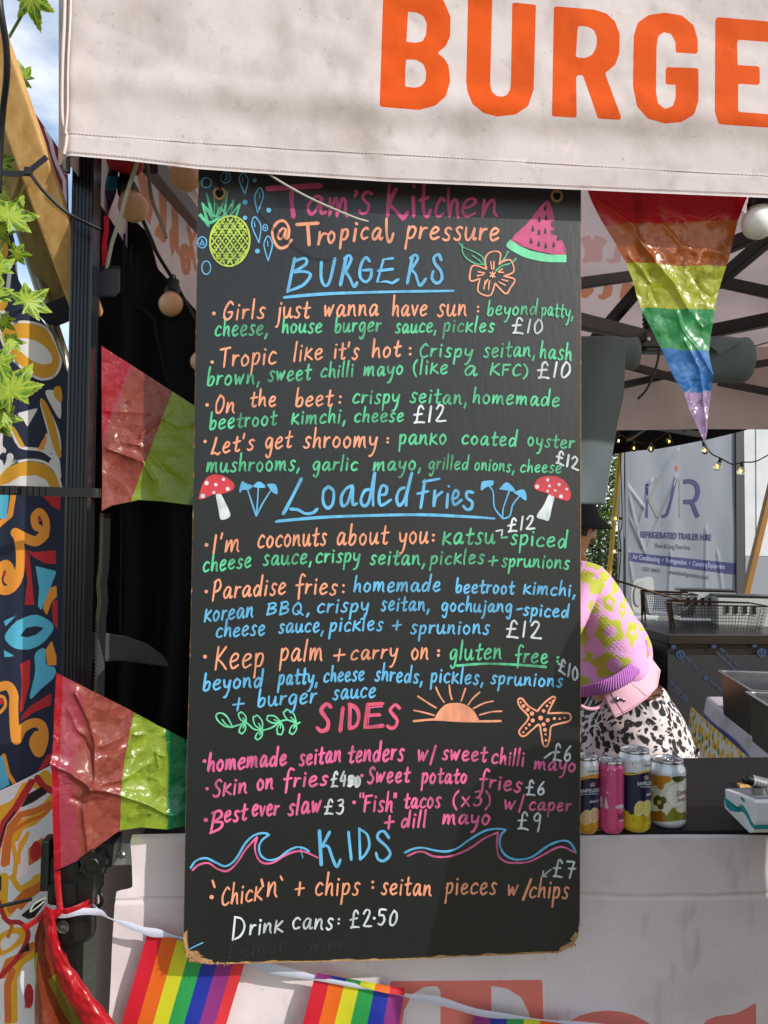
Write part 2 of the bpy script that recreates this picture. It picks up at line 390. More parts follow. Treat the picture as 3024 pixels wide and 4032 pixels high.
# left side valance (its inner face shows between leg and board), back valance, right valance
ZV = PX(778, 668, YF).z
T1 = TR(0, 0, 1.659); T2 = TR(0, 900, 1.8433)
LINK = [('p', T1([(890, 1100), (945, 1120), (1000, 1370), (980, 1470), (945, 1420), (925, 1300)])), ('p', T1([(1030, 1150), (1090, 1185), (1088, 1480), (1050, 1565), (1005, 1530), (1045, 1440)])),
        ('p', T1([(1060, 1235), (1200, 1270), (1195, 1320), (1065, 1290)])), ('p', T1([(1115, 1240), (1165, 1300), (1168, 1680), (1128, 1600)])),
        ('s', T1([(1235, 1400), (1230, 1500), (1260, 1560), (1285, 1500)]), 8), ('s', T1(ell(1205, 1660, 22, 60)), 7), ('p', T2([(1125, 0), (1180, 10), (1215, 90), (1180, 110)])), ('p', T2([(1225, 0), (1280, 0), (1275, 130), (1250, 215), (1232, 120)])),
        ('s', T2(ell(1350, 230, 24, 95)), 8), ('s', T2([(1370, 20), (1390, 120), (1420, 300)]), 6)]
mb = MB()
def side(u, v):
    y = YF+.03+u*(YB-YF-.03); z = ZV+.01+v*(ZE-ZV)
    return Vector((XL+.004+.012*noise.noise(Vector((y*3, z*2, 4)))+.02*math.sin(u*math.pi), y, z-.02*math.sin(u*math.pi)*(1-v)))
mb.grid(side, 150, 40); mb.at = {'ink': sdf(PROJ(mb.np()), LINK), 'inkpink': np.full(len(mb.v), -9.0)}
mb.build('side_valance', m_inner, gz, smooth=True)
mb = MB(); mb.grid(lambda u, v: Vector((XL+u*(XR-XL), YB+.015*noise.noise(Vector((u*9, v*2, 1)))+.01*math.sin(v*7+u*3), ZV+.0+v*(ZE-ZV)+.012*math.sin(u*9))), 80, 16)
mb.at = {'ink': np.full(len(mb.v), -9.0), 'inkpink': np.full(len(mb.v), -9.0)}; mb.build('back_valance', m_inner, gz, smooth=True)
mb = MB(); mb.grid(lambda u, v: Vector((XR, YF+u*(YB-YF), ZV+v*(ZE-ZV)+.012*math.sin(u*9))), 20, 4); mb.build('side_valance', m_cloth, gz, smooth=True)
# roof: four slopes; print shows through the back one
PK = Vector((.98, 1.22, 3.05)); cs = [Vector((XL, YF, ZE)), Vector((XR, YF, ZE)), Vector((XR, YB, ZE)), Vector((XL, YB, ZE))]
TP = TR(2224, 700, 2.07375)
RI = [('p', TP([(140, 480), (200, 470), (225, 500), (190, 690), (140, 700), (170, 600)])), ('p', TP([(245, 460), (360, 510), (310, 560), (300, 690), (215, 690)])), ('p', TP([(420, 540), (470, 560), (450, 690), (350, 705), (335, 665), (390, 660)])), ('p', TP([(130, 480), (150, 480), (150, 560), (130, 600)]))]
RO = [('p', TP([(130, 890), (240, 880), (235, 930), (180, 985), (130, 985)])), ('p', TP([(320, 870), (400, 862), (380, 960), (320, 1000), (265, 985), (260, 960), (310, 950)])), ('p', TP([(470, 860), (560, 848), (520, 1000), (440, 1000)])), ('p', TP([(640, 1500), (700, 1515), (720, 1540), (660, 1545)])), ('p', TP([(800, 1530), (860, 1525), (850, 1545)]))]
mb = MB()
for i in range(4):
    a, b = cs[i], cs[(i+1) % 4]
    mb.grid(lambda u, v: (a+(b-a)*u)*(1-v)+PK*v+Vector((0, 0, -.05*math.sin(math.pi*u)*(1-v)*math.sin(v*3)+.012*noise.noise(Vector((u*6, v*6, i))))), 110, 70)
pj = PROJ(mb.np()); mb.at = {'ink': sdf(pj, RO), 'inkpink': sdf(pj, RI)}
mb.build('roof', m_inner, gz, smooth=True)

# ribbed legs
def ribbed(w, d):
    out = []
    def sidep(p0, p1, nrm, n):
        p0, p1, nrm = Vector(p0), Vector(p1), Vector(nrm); l = (p1-p0).length; t = (p1-p0)/l
        q = [p0+t*.002]
        for k in range(1, n):
            c = p0+t*(l*k/n); q += [c-t*.0011, c-t*.0005-nrm*.0022, c+t*.0005-nrm*.0022, c+t*.0011]
        return q+[p1-t*.002]
    a, b, c, e = (0, 0, 0), (w, 0, 0), (w, d, 0), (0, d, 0)
    return sidep(a, b, (0, -1, 0), 6)+sidep(b, c, (1, 0, 0), 6)+sidep(c, e, (0, 1, 0), 6)+sidep(e, a, (-1, 0, 0), 6)
def leg(p_top, p_bot, w, d, mat, name='leg'):
    pr = ribbed(w, d); n = len(pr); mb = MB(); mb.add([p_bot+q for q in pr]+[p_top+q for q in pr], [(i, (i+1) % n, (i+1) % n+n, i+n) for i in range(n)]+[tuple(range(n-1, -1, -1)), tuple(range(n, 2*n))])
    return mb.build(name, mat, gz)
LT = PX(284, 612, .03); LB = PX(228, 3300, .03); LD = (LT-LB)/(LT.z-LB.z)
lw = (PX(345, 1200, .03)-PX(258, 1200, .03)).x
lg = leg(LT+LD*(2.43-LT.z), LB, lw, .044, m_leg)
mb = MB(); mb.box(LB+Vector((lw/2, .022, -LB.z/2)), (lw*.86, .034, LB.z)); mb.build('inner_leg', m_blk, gz)
for (x, y) in ((XR-.05, 0), (XR-.05, YB-.05), (XL+.01, YB-.05)): leg(Vector((x, y, 2.43)), Vector((x, y, 0)), .036, .036, m_blk)
mb = MB()
def pb(x0, y0, Y0, x1, y1, Y1, w=.026, h=.034): mb.bar(PX(x0, y0, Y0), PX(x1, y1, Y1), w, h, bev=.003)
m_bar = m_blk
for q in ((2180, 1130, .95, 2600, 1072, 1.25), (2330, 1352, 1.25, 2570, 1075, 1.05), (2150, 1232, .8, 2555, 1330, 1.22, .03, .042), (2560, 1352, 1.22, 3120, 1240, .95, .03, .04), (2690, 1078, 1.5, 3120, 1172, 1.3, .026, .04), (2760, 1165, .85, 3120, 860, .55, .026, .034), (2830, 985, .62, 3120, 862, .5, .026, .034),
          (2440, 1430, 2.2, 2700, 1500, 2.3), (2440, 1520, 2.35, 2700, 1462, 2.35), (2900, 1448, 2.3, 3120, 1412, 2.3), (2830, 1505, 2.35, 3120, 1562, 2.35), (590, 640, .3, 800, 900, .95, .03, .04), (560, 640, .5, 800, 780, 1.3)):
    mb = MB(); pb(*q); mb.build('truss_bar', m_bar, gz)
mb = MB(); hc = PX(2555, 1342, 1.2); mb.box(hc, (.066, .05, .055), bev=.004); mb.box(hc+Vector((.04, 0, -.034)), (.12, .05, .012), bev=.003); hub = mb.build('roof_hub', m_plast, gz)
mb = MB(); mb.lathe([(0, .003), (.006, .002), (.007, 0)], hc+Vector((-.012, -.0255, .0)), (0, -1, 0), 12); mb.build('bolt', m_steel, hub)
mb = MB(); mb.tube([PX(2548, 1300, 1.2)+Vector((math.cos(a)*.014, math.sin(a)*.014, a*.0023)) for a in [k*.4 for k in range(95)]], .0022, 6); mb.build('spring', m_blk, hub)
mb = MB(); mb.tube([hc+Vector((0, 0, .02)), PK], .014, 10); mb.build('roof_pole', m_blk, gz)
# height lock ring at the leg's top
mb = MB(); c0 = PX(262, 640, .02); mb.box(c0, (.011, .012, .034), bev=.004); mb.build('release_lever', m_steel, gz)
# corner bracket that carries the counter rail
br = MB(); T5 = TR(0, 3200, 1.8433)
br.slab([PX(x, y, -.004) for x, y in T5([(345, 470), (375, 330), (560, 330), (575, 440), (680, 440), (670, 660), (520, 700), (345, 660)])], .062)
br.slab([PX(x, y, .006) for x, y in T5([(560, 250), (690, 225), (828, 232), (812, 395), (775, 400), (770, 440), (600, 460), (545, 400)])], .05)
br.slab([PX(x, y, -.012) for x, y in T5([(345, 540), (375, 515), (540, 515), (545, 520), (548, 690), (360, 668)])], .01)
br.box(PX(188, 3395, .004), (.012, .03, .075), bev=.003)
bko = br.build('corner_bracket', m_plast, gz)
md = bko.modifiers.new('b', 'BEVEL'); md.width = .003; md.segments = 2; md.limit_method = 'ANGLE'
kn = MB(); kc = PX(374, 3390, .0); kn.lathe([(0, .016), (.009, .0165), (.0105, .015), (.0105, .012)], kc, (0, -1, 0), 20)
pr = []
for k in range(48):
    a = 2*math.pi*k/48; r = .0185+.0022*math.cos(7*a); pr.append(kc+Vector((math.cos(a)*r, -.013, math.sin(a)*r)))
kn.slab(pr, .014); ko = kn.build('knob', m_plast, bko); md = ko.modifiers.new('b', 'BEVEL'); md.width = .002; md.segments = 2; md.limit_method = 'ANGLE'
cl = MB(); c0 = PX(290, 3640, .03); cl.lathe([(.028, .03), (.0295, .027), (.0295, -.018), (.027, -.024), (.02, -.024)], c0+Vector((0, .012, 0)), (0, 0, 1), 28); cl.build('collar', m_plast, bko, smooth=False)
cl = MB(); cl.lathe([(0, .0), (.0085, 0), (.0095, .001), (.0105, 0)], PX(247, 3650, .013), (-.25, -1, 0), 18); cl.build('collar_hole', M('collar_hole_dark', '#2a2825', .8, var=.8, vs=200, vcol='#6a655c'), bko)
lp = MB(); lp.tube(path3([PX(370, 3490, .04), PX(398, 3520, .03), PX(398, 3560, .03), PX(365, 3578, .04)], 6), .0035, 8); lp.build('pull_ring', m_plast, bko)

# ============================================================ counter: rail, black top
ZC = PX(2500, 3281, .06).z
ct = thing('counter', 'black stall counter on a silver rail behind the pale cloth', 'counter', (PX(1700, 3281, .06).x, .06, 0))
m_top = M('black_counter_laminate', '#0b0b0c', .62, spec=.25, var=.35, vs=12, vcol='#1d1d20', stain=[], bump=.04, bs=240)
yb = PZ(2800, 2983, ZC).y
mb = MB(); x0 = PX(470, 3300, .07).x; mb.box(((x0+2.3)/2+.02, (.066+yb)/2, ZC-.011), (2.28-x0, yb-.066, .022), bev=.002); mb.build('top', m_top, ct)
m_alu = M('brushed_aluminium', '#b9bdbf', .38, metal=.85, bump=.05, bs=120, stretch=(.1, 1, 1))
ra, rb = PX(440, 3367, .075), PX(700, 3367, .075)
mb = MB(); hz = (PX(470, 3325, .075)-PX(470, 3410, .075)).z
mb.box(Vector(((ra.x+2.2)/2, .09, ra.z)), (2.2-ra.x, .028, hz), bev=.0015); mb.box(Vector(((ra.x+2.2)/2, .0755, ra.z-hz*.22)), (2.2-ra.x, .003, hz*.07)); rail = mb.build('rail', m_alu, ct)
mb = MB(); mb.lathe([(0, .0028), (.0035, .0026), (.0055, .001), (.0058, 0)], PX(481, 3368, .0755), (0, -1, 0), 16); mb.build('rivet', m_steel, rail)
mb = MB()
for k in range(3): mb.bar((-.3+k*1.2, .3, 0), (-.3+k*1.2, .3, ZC-.03), .03, .03)
mb.build('support_leg', m_blk, ct)

# ============================================================ counter skirt cloth with coral letters
SL = [(3290, 514), (3300, 512), (3380, 517), (3490, 520), (3498, 500), (3505, 458), (3560, 450), (3700, 440), (4032, 425), (5560, 400)]
ST = [(400, 3299), (512, 3298), (900, 3290), (2287, 3281), (3300, 3279)]
T6 = TR(900, 3300, 1/1.2803)
SK = [('p', T6([(497, 440), (965, 436), (970, 610), (930, 610), (925, 540), (900, 490), (855, 462), (808, 455), (808, 900), (870, 950), (580, 950), (650, 900), (652, 470), (640, 455), (600, 458), (565, 480), (540, 530), (528, 610), (495, 610)])),
      ('p', T6(ell(1165, 690, 195, 160)), [T6(ell(1165, 690, 75, 110))]), ('p', T6([(1440, 600), (1470, 560), (1500, 548), (1560, 540), (1600, 520), (1622, 503), (1624, 640), (1560, 640), (1560, 900), (1470, 900), (1470, 620)]))]
m_skirt = M('printed_counter_cloth', '#d8cdd0', .8, spec=.2, weave=.45, trans=.05, bump=.3, bs=13, bd=.008, layers=[('ink', '#d9786e'), ('stitch', '#b3a3a6')],
            stain=[(4.5, .5, .78, .35, '#b3a69c', (1, 1, 1.2)), (22, .6, .78, .38, '#8f8680', (1, 1, .35)), (80, .69, .75, .3, '#6f665b', None)])
mb = MB(); rows = [3281+i*6 for i in range(45)]+[3551+i*9 for i in range(65)]+[4140+i*110 for i in range(14)]; NR = len(rows)
def skirt(u, v):
    j = min(int(round(v*(NR-1))), NR-1); y = rows[j]; xl = interp(SL, y); x = xl+u*(3300-xl); yt = interp(ST, x)
    yy = yt+(y-3281)*(1 if y > 3600 else (3600-yt)/(319.0)) if y < 3600 else y
    p = PX(x, yy, .062); h = (yy-yt)
    d = .010*noise.noise(Vector((p.x*3, p.z*1.2, 8)))+.003*ridged0(Vector((p.x*5+p.z*2, p.z*3.2, 2)))+.004*noise.noise(Vector((p.x*9, p.z*5, 3)))+.0014*noise.noise(Vector((p.x*22, p.z*16, 1)))+.012*max(0, h-330)/700*noise.noise(Vector((p.x*7, 1, 2)))
    d *= min(1, .25+h/220); d += .004*min(1, h/600)
    if 245 < h < 262: d += .0018
    q = p+Vector((0, d, 0))
    if h < 20: q.y += .012*(1-h/20)**2
    return q
mb.grid(skirt, 300, NR-1)
pj = PROJ(mb.np()); vx = pj[:, 0]
mb.at = {'ink': sdf(pj, SK), 'stitch': np.where((vx > 470), 1.0-np.abs(pj[:, 1]-np.interp(vx, [450, 3024], [3532, 3528])), -9)}
tag(mb.build('counter_skirt', m_skirt, smooth=True), 'pale pinkish cloth with large coral letters hung along the front of the counter', 'cloth')
mb = MB()
# ============================================================ the chalkboard menu
BX = 2.07375
ORG = {'A1': (740, 660), 'A2': (1500, 660), 'B1': (740, 1150), 'B2': (1500, 1150), 'C1': (740, 1650), 'C2': (1500, 1650), 'D1': (740, 2100),
       'D2': (1500, 2100), 'E1': (740, 2600), 'E2': (1500, 2600), 'F1': (720, 3050), 'F2': (1500, 3050)}
GL = {
'a': (98, ["80,88 45,100 10,50 22,3 50,20 80,88! 74,20 84,2 100,16"]), 'b': (80, ["22,185 10,60 6,3! 20,60 50,92 72,70 60,15 25,-2 6,12"]),
'c': (78, ["75,85 50,100 15,65 10,20 35,0 72,14"]), 'd': (95, ["72,70 45,95 8,50 18,3 50,15 78,80", "92,185 80,60 74,2"]),
'e': (82, ["8,45 55,60 72,85 50,102 20,80 8,35 30,0 76,20"]), 'f': (72, ["88,172 62,190 42,150 36,40 30,-55", "5,80 75,92"]),
'g': (85, ["75,88 45,102 10,60 22,8 50,22 78,92! 70,-10 50,-75 25,-80 16,-60"]), 'h': (82, ["20,185 10,60 5,0! 25,65 52,95 66,75 66,25 74,0"]),
'i': (32, ["18,95 12,0", "22,136 23,133"]), 'j': (42, ["30,95 25,-20 10,-75 -6,-82", "34,136 35,133"]), 'k': (82, ["18,118 5,0", "75,105 15,48! 45,30 82,2"]),
'l': (30, ["22,185 10,50 8,0"]), 'm': (128, ["10,98 5,0! 30,75 48,98 55,70 52,0! 75,75 98,98 107,70 107,20 118,0"]),
'n': (88, ["10,98 5,0! 25,65 52,98 66,75 66,25 80,2"]), 'o': (82, ["40,100 10,65 12,20 38,0 68,30 68,75 36,100"]),
'p': (80, ["14,98 8,0 0,-80", "10,50 30,90 58,98 72,65 52,12 12,8"]), 'r': (62, ["12,98 6,0! 14,50 35,88 62,92"]),
's': (70, ["70,90 45,102 25,80 35,55 55,35 50,8 25,-2 5,10"]), 't': (68, ["42,150 32,50 30,8 50,0 66,14", "5,88 75,100"]),
'u': (92, ["8,98 6,30 25,0 55,25 75,98! 70,25 80,2 95,15"]), 'v': (75, ["5,98 30,2! 72,98"]), 'w': (110, ["8,98 18,2! 52,85! 60,2! 102,100"]),
'x': (75, ["8,95 70,2", "70,98 5,0"]), 'y': (82, ["8,98 12,40 35,22 62,45 78,98! 62,-10 35,-75 10,-84"]),
'T': (108, ["5,152 105,165", "58,160 52,0"]), 'O': (95, ["48,160 12,90 20,10 50,0 85,60 80,130 44,160"]), 'L': (95, ["50,165 30,80 5,0! 40,12 70,-8 95,8"]),
'G': (100, ["92,140 60,168 18,100 12,25 40,0 78,25 88,72! 50,70"]), 'I': (28, ["20,160 8,0"]), 'P': (88, ["15,158 10,60 5,-15", "8,150 55,170 82,125 60,80 12,62"]),
'K': (98, ["20,165 5,0", "88,160 15,75! 55,45 95,0"]), 'B': (90, ["22,155 5,0", "10,150 60,165 75,125 22,82! 78,75 70,30 5,0"]),
'Q': (108, ["50,150 12,90 15,25 45,0 80,40 80,110 48,150", "50,45 105,-8"]), 'F': (85, ["15,150 8,0", "12,150 88,162", "10,82 68,90"]),
'C': (88, ["85,135 55,155 15,90 18,20 50,0 85,20"]), 'S': (82, ["80,140 55,160 25,125 40,90 68,55 60,12 30,-2 5,15"]),
'D': (90, ["12,160 8,0", "5,160 60,140 85,80 60,20 8,0"]), 'E': (85, ["12,160 5,0! 85,6", "12,160 80,164", "8,82 70,86"]),
'0': (75, ["40,150 12,90 15,10 40,0 68,50 64,120 36,150"]), '1': (28, ["20,150 8,0"]), '2': (90, ["10,115 35,150 65,130 50,70 10,5! 45,0 90,-2"]),
'3': (75, ["15,140 55,150 60,110 30,85! 65,75 65,25 35,0 8,15"]), '4': (75, ["38,150 5,55 70,58", "58,110 50,-5"]), '5': (75, ["72,150 22,150 14,90! 50,95 62,45 35,0 5,12"]),
'6': (75, ["60,150 20,90 10,30 35,0 65,30 55,75 18,50"]), '7': (90, ["5,150 75,150! 55,60 42,-10", "25,80 88,85"]), '9': (75, ["65,130 40,150 12,110 30,80 62,100 65,130! 60,60 50,-15"]),
'£': (102, ["85,130 65,162 45,140 38,70 30,15 10,0! 50,5 95,-4", "8,78 76,84"]), ':': (34, ["18,82 19,80", "14,22 15,20"]), ',': (36, ["22,14 5,-38"]), "'": (30, ["18,170 8,122"]),
'"': (50, ["14,170 10,122", "38,170 34,122"]), '(': (50, ["42,168 12,110 10,30 36,-35"]), ')': (50, ["10,168 42,110 42,30 8,-35"]), '+': (92, ["5,46 88,56", "50,102 42,0"]),
'-': (60, ["5,48 55,54"]), 'z': (70, ["8,92 68,95! 5,3! 72,4"]), '/': (50, ["48,165 5,-20"]), '.': (25, ["10,8 11,7"]), ' ': (40, [])}
_k = [0]
class Pen:
    """paint-pen strokes lying on the board's front face"""
    ROWS = [880, 975, 1125, 1262, 1330, 1432, 1515, 1610, 1690, 1788, 1878, 2060, 2160, 2245, 2352, 2436, 2520, 2632, 2722, 2800, 2910, 3025, 3130, 3215, 3290, 3440, 3565]
    def __init__(s, rows=False): s.rows = rows; s.mbs = {}; s.cur = 0
    @property
    def mb(s): return s.mbs.setdefault(s.cur, MB())
    def row(s, y):
        if s.rows: s.cur = sum(1 for r in s.ROWS if y > r)
    def build(s, name, mat, parent):
        for k in sorted(s.mbs): o = s.mbs[k].build(name, mat, parent)
        return o
    def stroke(s, pts, w, smooth=6, taper=0):
        P = catmull(pts, smooth) if smooth and len(pts) > 2 else [(p[0], p[1]) for p in pts]
        Q = [P[0]]
        for p in P[1:]:
            if math.hypot(p[0]-Q[-1][0], p[1]-Q[-1][1]) > .6: Q.append(p)
        if len(Q) == 1: Q.append((Q[0][0]+.7, Q[0][1]))
        _k[0] = (_k[0]+1) % 60; off = -.00025-_k[0]*1.6e-5
        h = w/2; n = len(Q); ph = random.random()*9; L_, R_ = [], []
        for i, (x, y) in enumerate(Q):
            a = Q[max(i-1, 0)]; b = Q[min(i+1, n-1)]; dx, dy = b[0]-a[0], b[1]-a[1]; l = math.hypot(dx, dy) or 1
            hw = h*(1+.10*math.sin(i*.35+ph)+.05*math.sin(i*.9+ph*2)); nx, ny = -dy/l*hw, dx/l*hw
            L_.append((x+nx, y+ny)); R_.append((x-nx, y-ny))
        d0 = math.atan2(Q[0][1]-Q[1][1], Q[0][0]-Q[1][0]); d1 = math.atan2(Q[-1][1]-Q[-2][1], Q[-1][0]-Q[-2][0])
        vs = []; z = [0.0]
        def pt(q):
            z[0] += 1.2e-7; v = PX(q[0], q[1], 0.0); v.y = off-z[0]; return v
        for i in range(n): vs += [pt(L_[i]), pt(R_[i])]
        fs = [(2*i, 2*i+1, 2*i+3, 2*i+2) for i in range(n-1)]
        for (c, d, ia, ib) in ((Q[0], d0, 1, 0), (Q[-1], d1, 2*n-2, 2*n-1)):
            o = len(vs); arc = [d-math.pi/2+math.pi*k/6 for k in range(1, 6)]
            vs += [pt((c[0]+h*math.cos(a), c[1]+h*math.sin(a))) for a in arc]
            fs.append((ia,)+tuple(range(o, o+5))+(ib,))
        s.mb.add(vs, fs)
    def fill(s, pts, back=0):
        _k[0] = (_k[0]+1) % 60; off = -.0002-_k[0]*1.6e-5+back
        P = []
        for q in pts:
            v = PX(q[0], q[1], 0.0); v.y = off; P.append(v)
        s.mb.flat(P)
    def dot(s, x, y, r):
        s.fill([(x+r*math.cos(a*.5236)*(1+.08*math.sin(a*3)), y+r*math.sin(a*.5236)) for a in range(12)])
    def word(s, org, text, x0, b0, x1, b1, xh, w=19, slant=0.055):
        ox, oy = ORG[org]; s.row(oy+((b0+b1)/2-xh*.5)/BX); xh = xh*.94; GAP = 26 if len(text) > 1 else 0; tot = sum(GL[c][0]+GAP for c in text)-GAP; u = (x1-x0)/tot; cx = 0
        for ch in text:
            adv, st = GL[ch]; dy = random.uniform(-3, 3); rs = random.uniform(.95, 1.05); sl = slant+random.uniform(-.03, .03)
            for q in st:
                pts = []
                for tok in q.split():
                    sharp = tok.endswith('!'); a, b = tok.rstrip('!').split(','); a = float(a)+random.uniform(-2.5, 2.5); b = float(b)*rs+random.uniform(-2, 2)
                    yy = b*xh/100; X = x0+(cx+a)*u+sl*(yy-xh*.5); Y = b0+(b1-b0)*((cx+a)/tot)-yy+dy
                    p = (ox+X/BX, oy+Y/BX); pts.append(p+('!',) if sharp else p)
                dotty = len(pts) == 2 and math.hypot(pts[0][0]-pts[1][0], pts[0][1]-pts[1][1]) < 4
                s.stroke(pts, (w*1.05 if dotty else w*.84)/BX)
            cx += adv+GAP
    def S(s, org, pts, w, smooth=6):
        ox, oy = ORG[org]; s.row(oy+sum(p[1] for p in pts)/len(pts)/BX); s.stroke([(ox+p[0]/BX, oy+p[1]/BX)+tuple(p[2:]) for p in pts], w/BX, smooth)
    def F(s, org, pts, smooth=0, back=0):
        ox, oy = ORG[org]; Q = [(ox+p[0]/BX, oy+p[1]/BX)+tuple(p[2:]) for p in pts]
        s.fill(catmull(Q, 5, True) if smooth else Q, back)
    def D(s, org, x, y, r): ox, oy = ORG[org]; s.row(oy+y/BX); s.dot(ox+x/BX, oy+y/BX, r/BX)

def pen_mat(name, col, thin=.3):
    m, t, b = _new(name); b.inputs['Roughness'].default_value = .55
    n = _noise(t, 90, 5, (1, 1, .35)); r = _ramp(t, n.outputs['Fac'], .38, .72)
    f = t.nodes.new('ShaderNodeMath'); f.operation = 'MULTIPLY'; f.inputs[1].default_value = thin; t.links.new(r.outputs[0], f.inputs[0])
    n3 = _noise(t, 16, 4); r3 = _ramp(t, n3.outputs['Fac'], .45, .68); ma = t.nodes.new('ShaderNodeMath'); ma.operation = 'MULTIPLY_ADD'; ma.use_clamp = True; ma.inputs[1].default_value = thin*.9; t.links.new(r3.outputs[0], ma.inputs[0]); t.links.new(f.outputs[0], ma.inputs[2]); f = ma
    c = C(col); src = _mix(t, f.outputs[0], c, tuple(v*.36+.015 for v in c[:3])+(1,)); t.links.new(src, b.inputs['Base Color']); return m
PM = {k: pen_mat('paint_pen_'+k, c, th) for k, c, th in (('rose', '#c2427a', .5), ('peach', '#ea9a76', .4), ('blue', '#5eafdb', .45), ('green', '#53c38d', .75),
      ('pink', '#e06296', .6), ('white', '#cfd6da', .6), ('lime', '#b2cf48', .4), ('red', '#c9323f', .45), ('coral', '#d9506a', .45), ('mint', '#67cf9c', .35), ('black', '#0c0e10', 0))}

board = thing('menu_board', 'tall black chalkboard menu with chipped edges, covered in coloured handwriting', 'menu board', tuple(PX(1505, 3790, 0.006)))
# --- panel: black painted face over tan fibreboard with chipped edges
OUT = [(781, 662), (1500, 690), (2288, 742), (2288, 1500), (2287, 2600), (2284, 3620), (2276, 3690), (2255, 3725), (2200, 3752), (1500, 3782), (1000, 3793), (830, 3797), (765, 3790), (735, 3765), (722, 3700), (730, 3200), (752, 2400), (766, 1600)]
def dense(pts, step=6):
    out = []
    for i in range(len(pts)):
        a = pts[i]; b = pts[(i+1) % len(pts)]; l = math.hypot(b[0]-a[0], b[1]-a[1]); k = max(1, int(l/step))
        out += [(a[0]+(b[0]-a[0])*j/k, a[1]+(b[1]-a[1])*j/k) for j in range(k)]
    return out
O = dense(OUT); cxm, cym = 1505, 2220
core, face = [], []
for i, (x, y) in enumerate(O):
    n1 = noise.noise(Vector((x*.02, y*.02, 1))); n2 = noise.noise(Vector((x*.09, y*.09, 5)))
    j = 1.3*n2
    core.append((x+j, y+1.3*noise.noise(Vector((x*.11, y*.11, 9)))))
    left = x < 800; bot = y > 3680; corner = bot and (x < 840 or x > 2200)
    d = 1.5+abs(n2)*2
    if left: d += max(0, n1-.22)*(26 if y > 2200 else 12)
    if bot: d += 4+max(0, n1+.1)*9
    if corner: d += 13+10*n1 if x < 840 else 12+8*n1
    vx = 1 if x < 790 else (-1 if x > 2255 else 0); vy = -1 if y > 3660 else (1 if y < 760 and 790 < x < 2280 else 0)
    if corner: vx *= .8
    face.append((x+vx*d, y+vy*d))
m_core = M('raw_fibreboard', '#a98358', .9, var=.5, vs=60, vcol='#6d5030', bump=.6, bs=220, bd=.003)
m_edge = M('painted_edge', '#23262a', .6, var=.8, vs=45, vcol='#a98358', vrange=(.55, .6), bump=.4, bs=150)
m_face = M('black_board_paint', '#0e1113', .42, var=.25, vs=3.2, vcol='#1b1f22', vrange=(.4, .7), bump=.2, bs=60, bd=.0016, stretch=(2.0, 1, .6), spec=.6,
           stain=[])
mb = MB(); n = len(core)
P0 = [PX(x, y, 0.0012) for x, y in core]; P1 = [p+Vector((0, .0105, 0)) for p in P0]
mb.add(P0+P1, [tuple(t) for t in tessellate_polygon([P0])]+[tuple(n+i for i in reversed(t)) for t in tessellate_polygon([P1])])
mb.mi = 1; mb.add(P0+P1, [(i, (i+1) % n, (i+1) % n+n, i+n) for i in range(n)]); mb.mi = 0
mb.build('panel', [m_core, m_edge], board)
mb = MB(); PF = [PX(x, y, 0.0) for x, y in face]
mb.add(PF+[p+Vector((0, .0010, 0)) for p in PF], [tuple(t) for t in tessellate_polygon([PF])]+[(i, (i+1) % n, (i+1) % n+n, i+n) for i in range(n)])
mb.build('painted_face', m_face, board)
mb = MB()                                        # frayed fibres of the worn bottom corner
for k in range(80):
    a = random.random(); x, y = (interp([(0, 728), (.4, 760), (1, 905)], a), interp([(0, 3735), (.3, 3775), (.5, 3788), (1, 3796)], a))
    if k > 52: a = random.random(); x, y = interp([(0, 2180), (.6, 2262), (1, 2282)], a), interp([(0, 3752), (.6, 3718), (1, 3650)], a)
    p = PX(x+random.uniform(-8, 8), y+random.uniform(-10, 4), random.uniform(-.001, .008))
    d = Vector((random.uniform(-1, 1), random.uniform(-.6, .3), random.uniform(-1.2, .3)))*.0036
    mb.tube([p, p+d*.6+Vector((0, 0, .001)), p+d], [.0012, .0009, .0003], 5)
mb.build('frayed_edge', m_core, board)
# --- eyelet holes with cord remains
mb = MB()
for (x, y) in ((864, 762), (2192, 772)):
    c = PX(x, y, -.0006); ring = [c+Vector((math.cos(a)*.0085, 0, math.sin(a)*.0085*(1+.1*math.sin(3*a)))) for a in [i*math.pi/8 for i in range(17)]]
    mb.tube(ring, .0022, 6)
mb.build('hole_rim', m_core, board)
mb = MB()
for (x, y) in ((864, 762), (2192, 772)): mb.lathe([(0, 0), (.0075, 0), (.0075, .0004), (0, .0004)], PX(x, y, -.0003), (0, -1, 0), 18)
mb.build('hole', M('hole_dark', '#050505', .9), board)

# --- handwriting, one part per kind of writing
P = {k: Pen() for k in PM if k != 'black'}
dish, desc_g, desc_b, price, sides, head, title = (Pen(True) for _ in range(7)); sub = Pen()
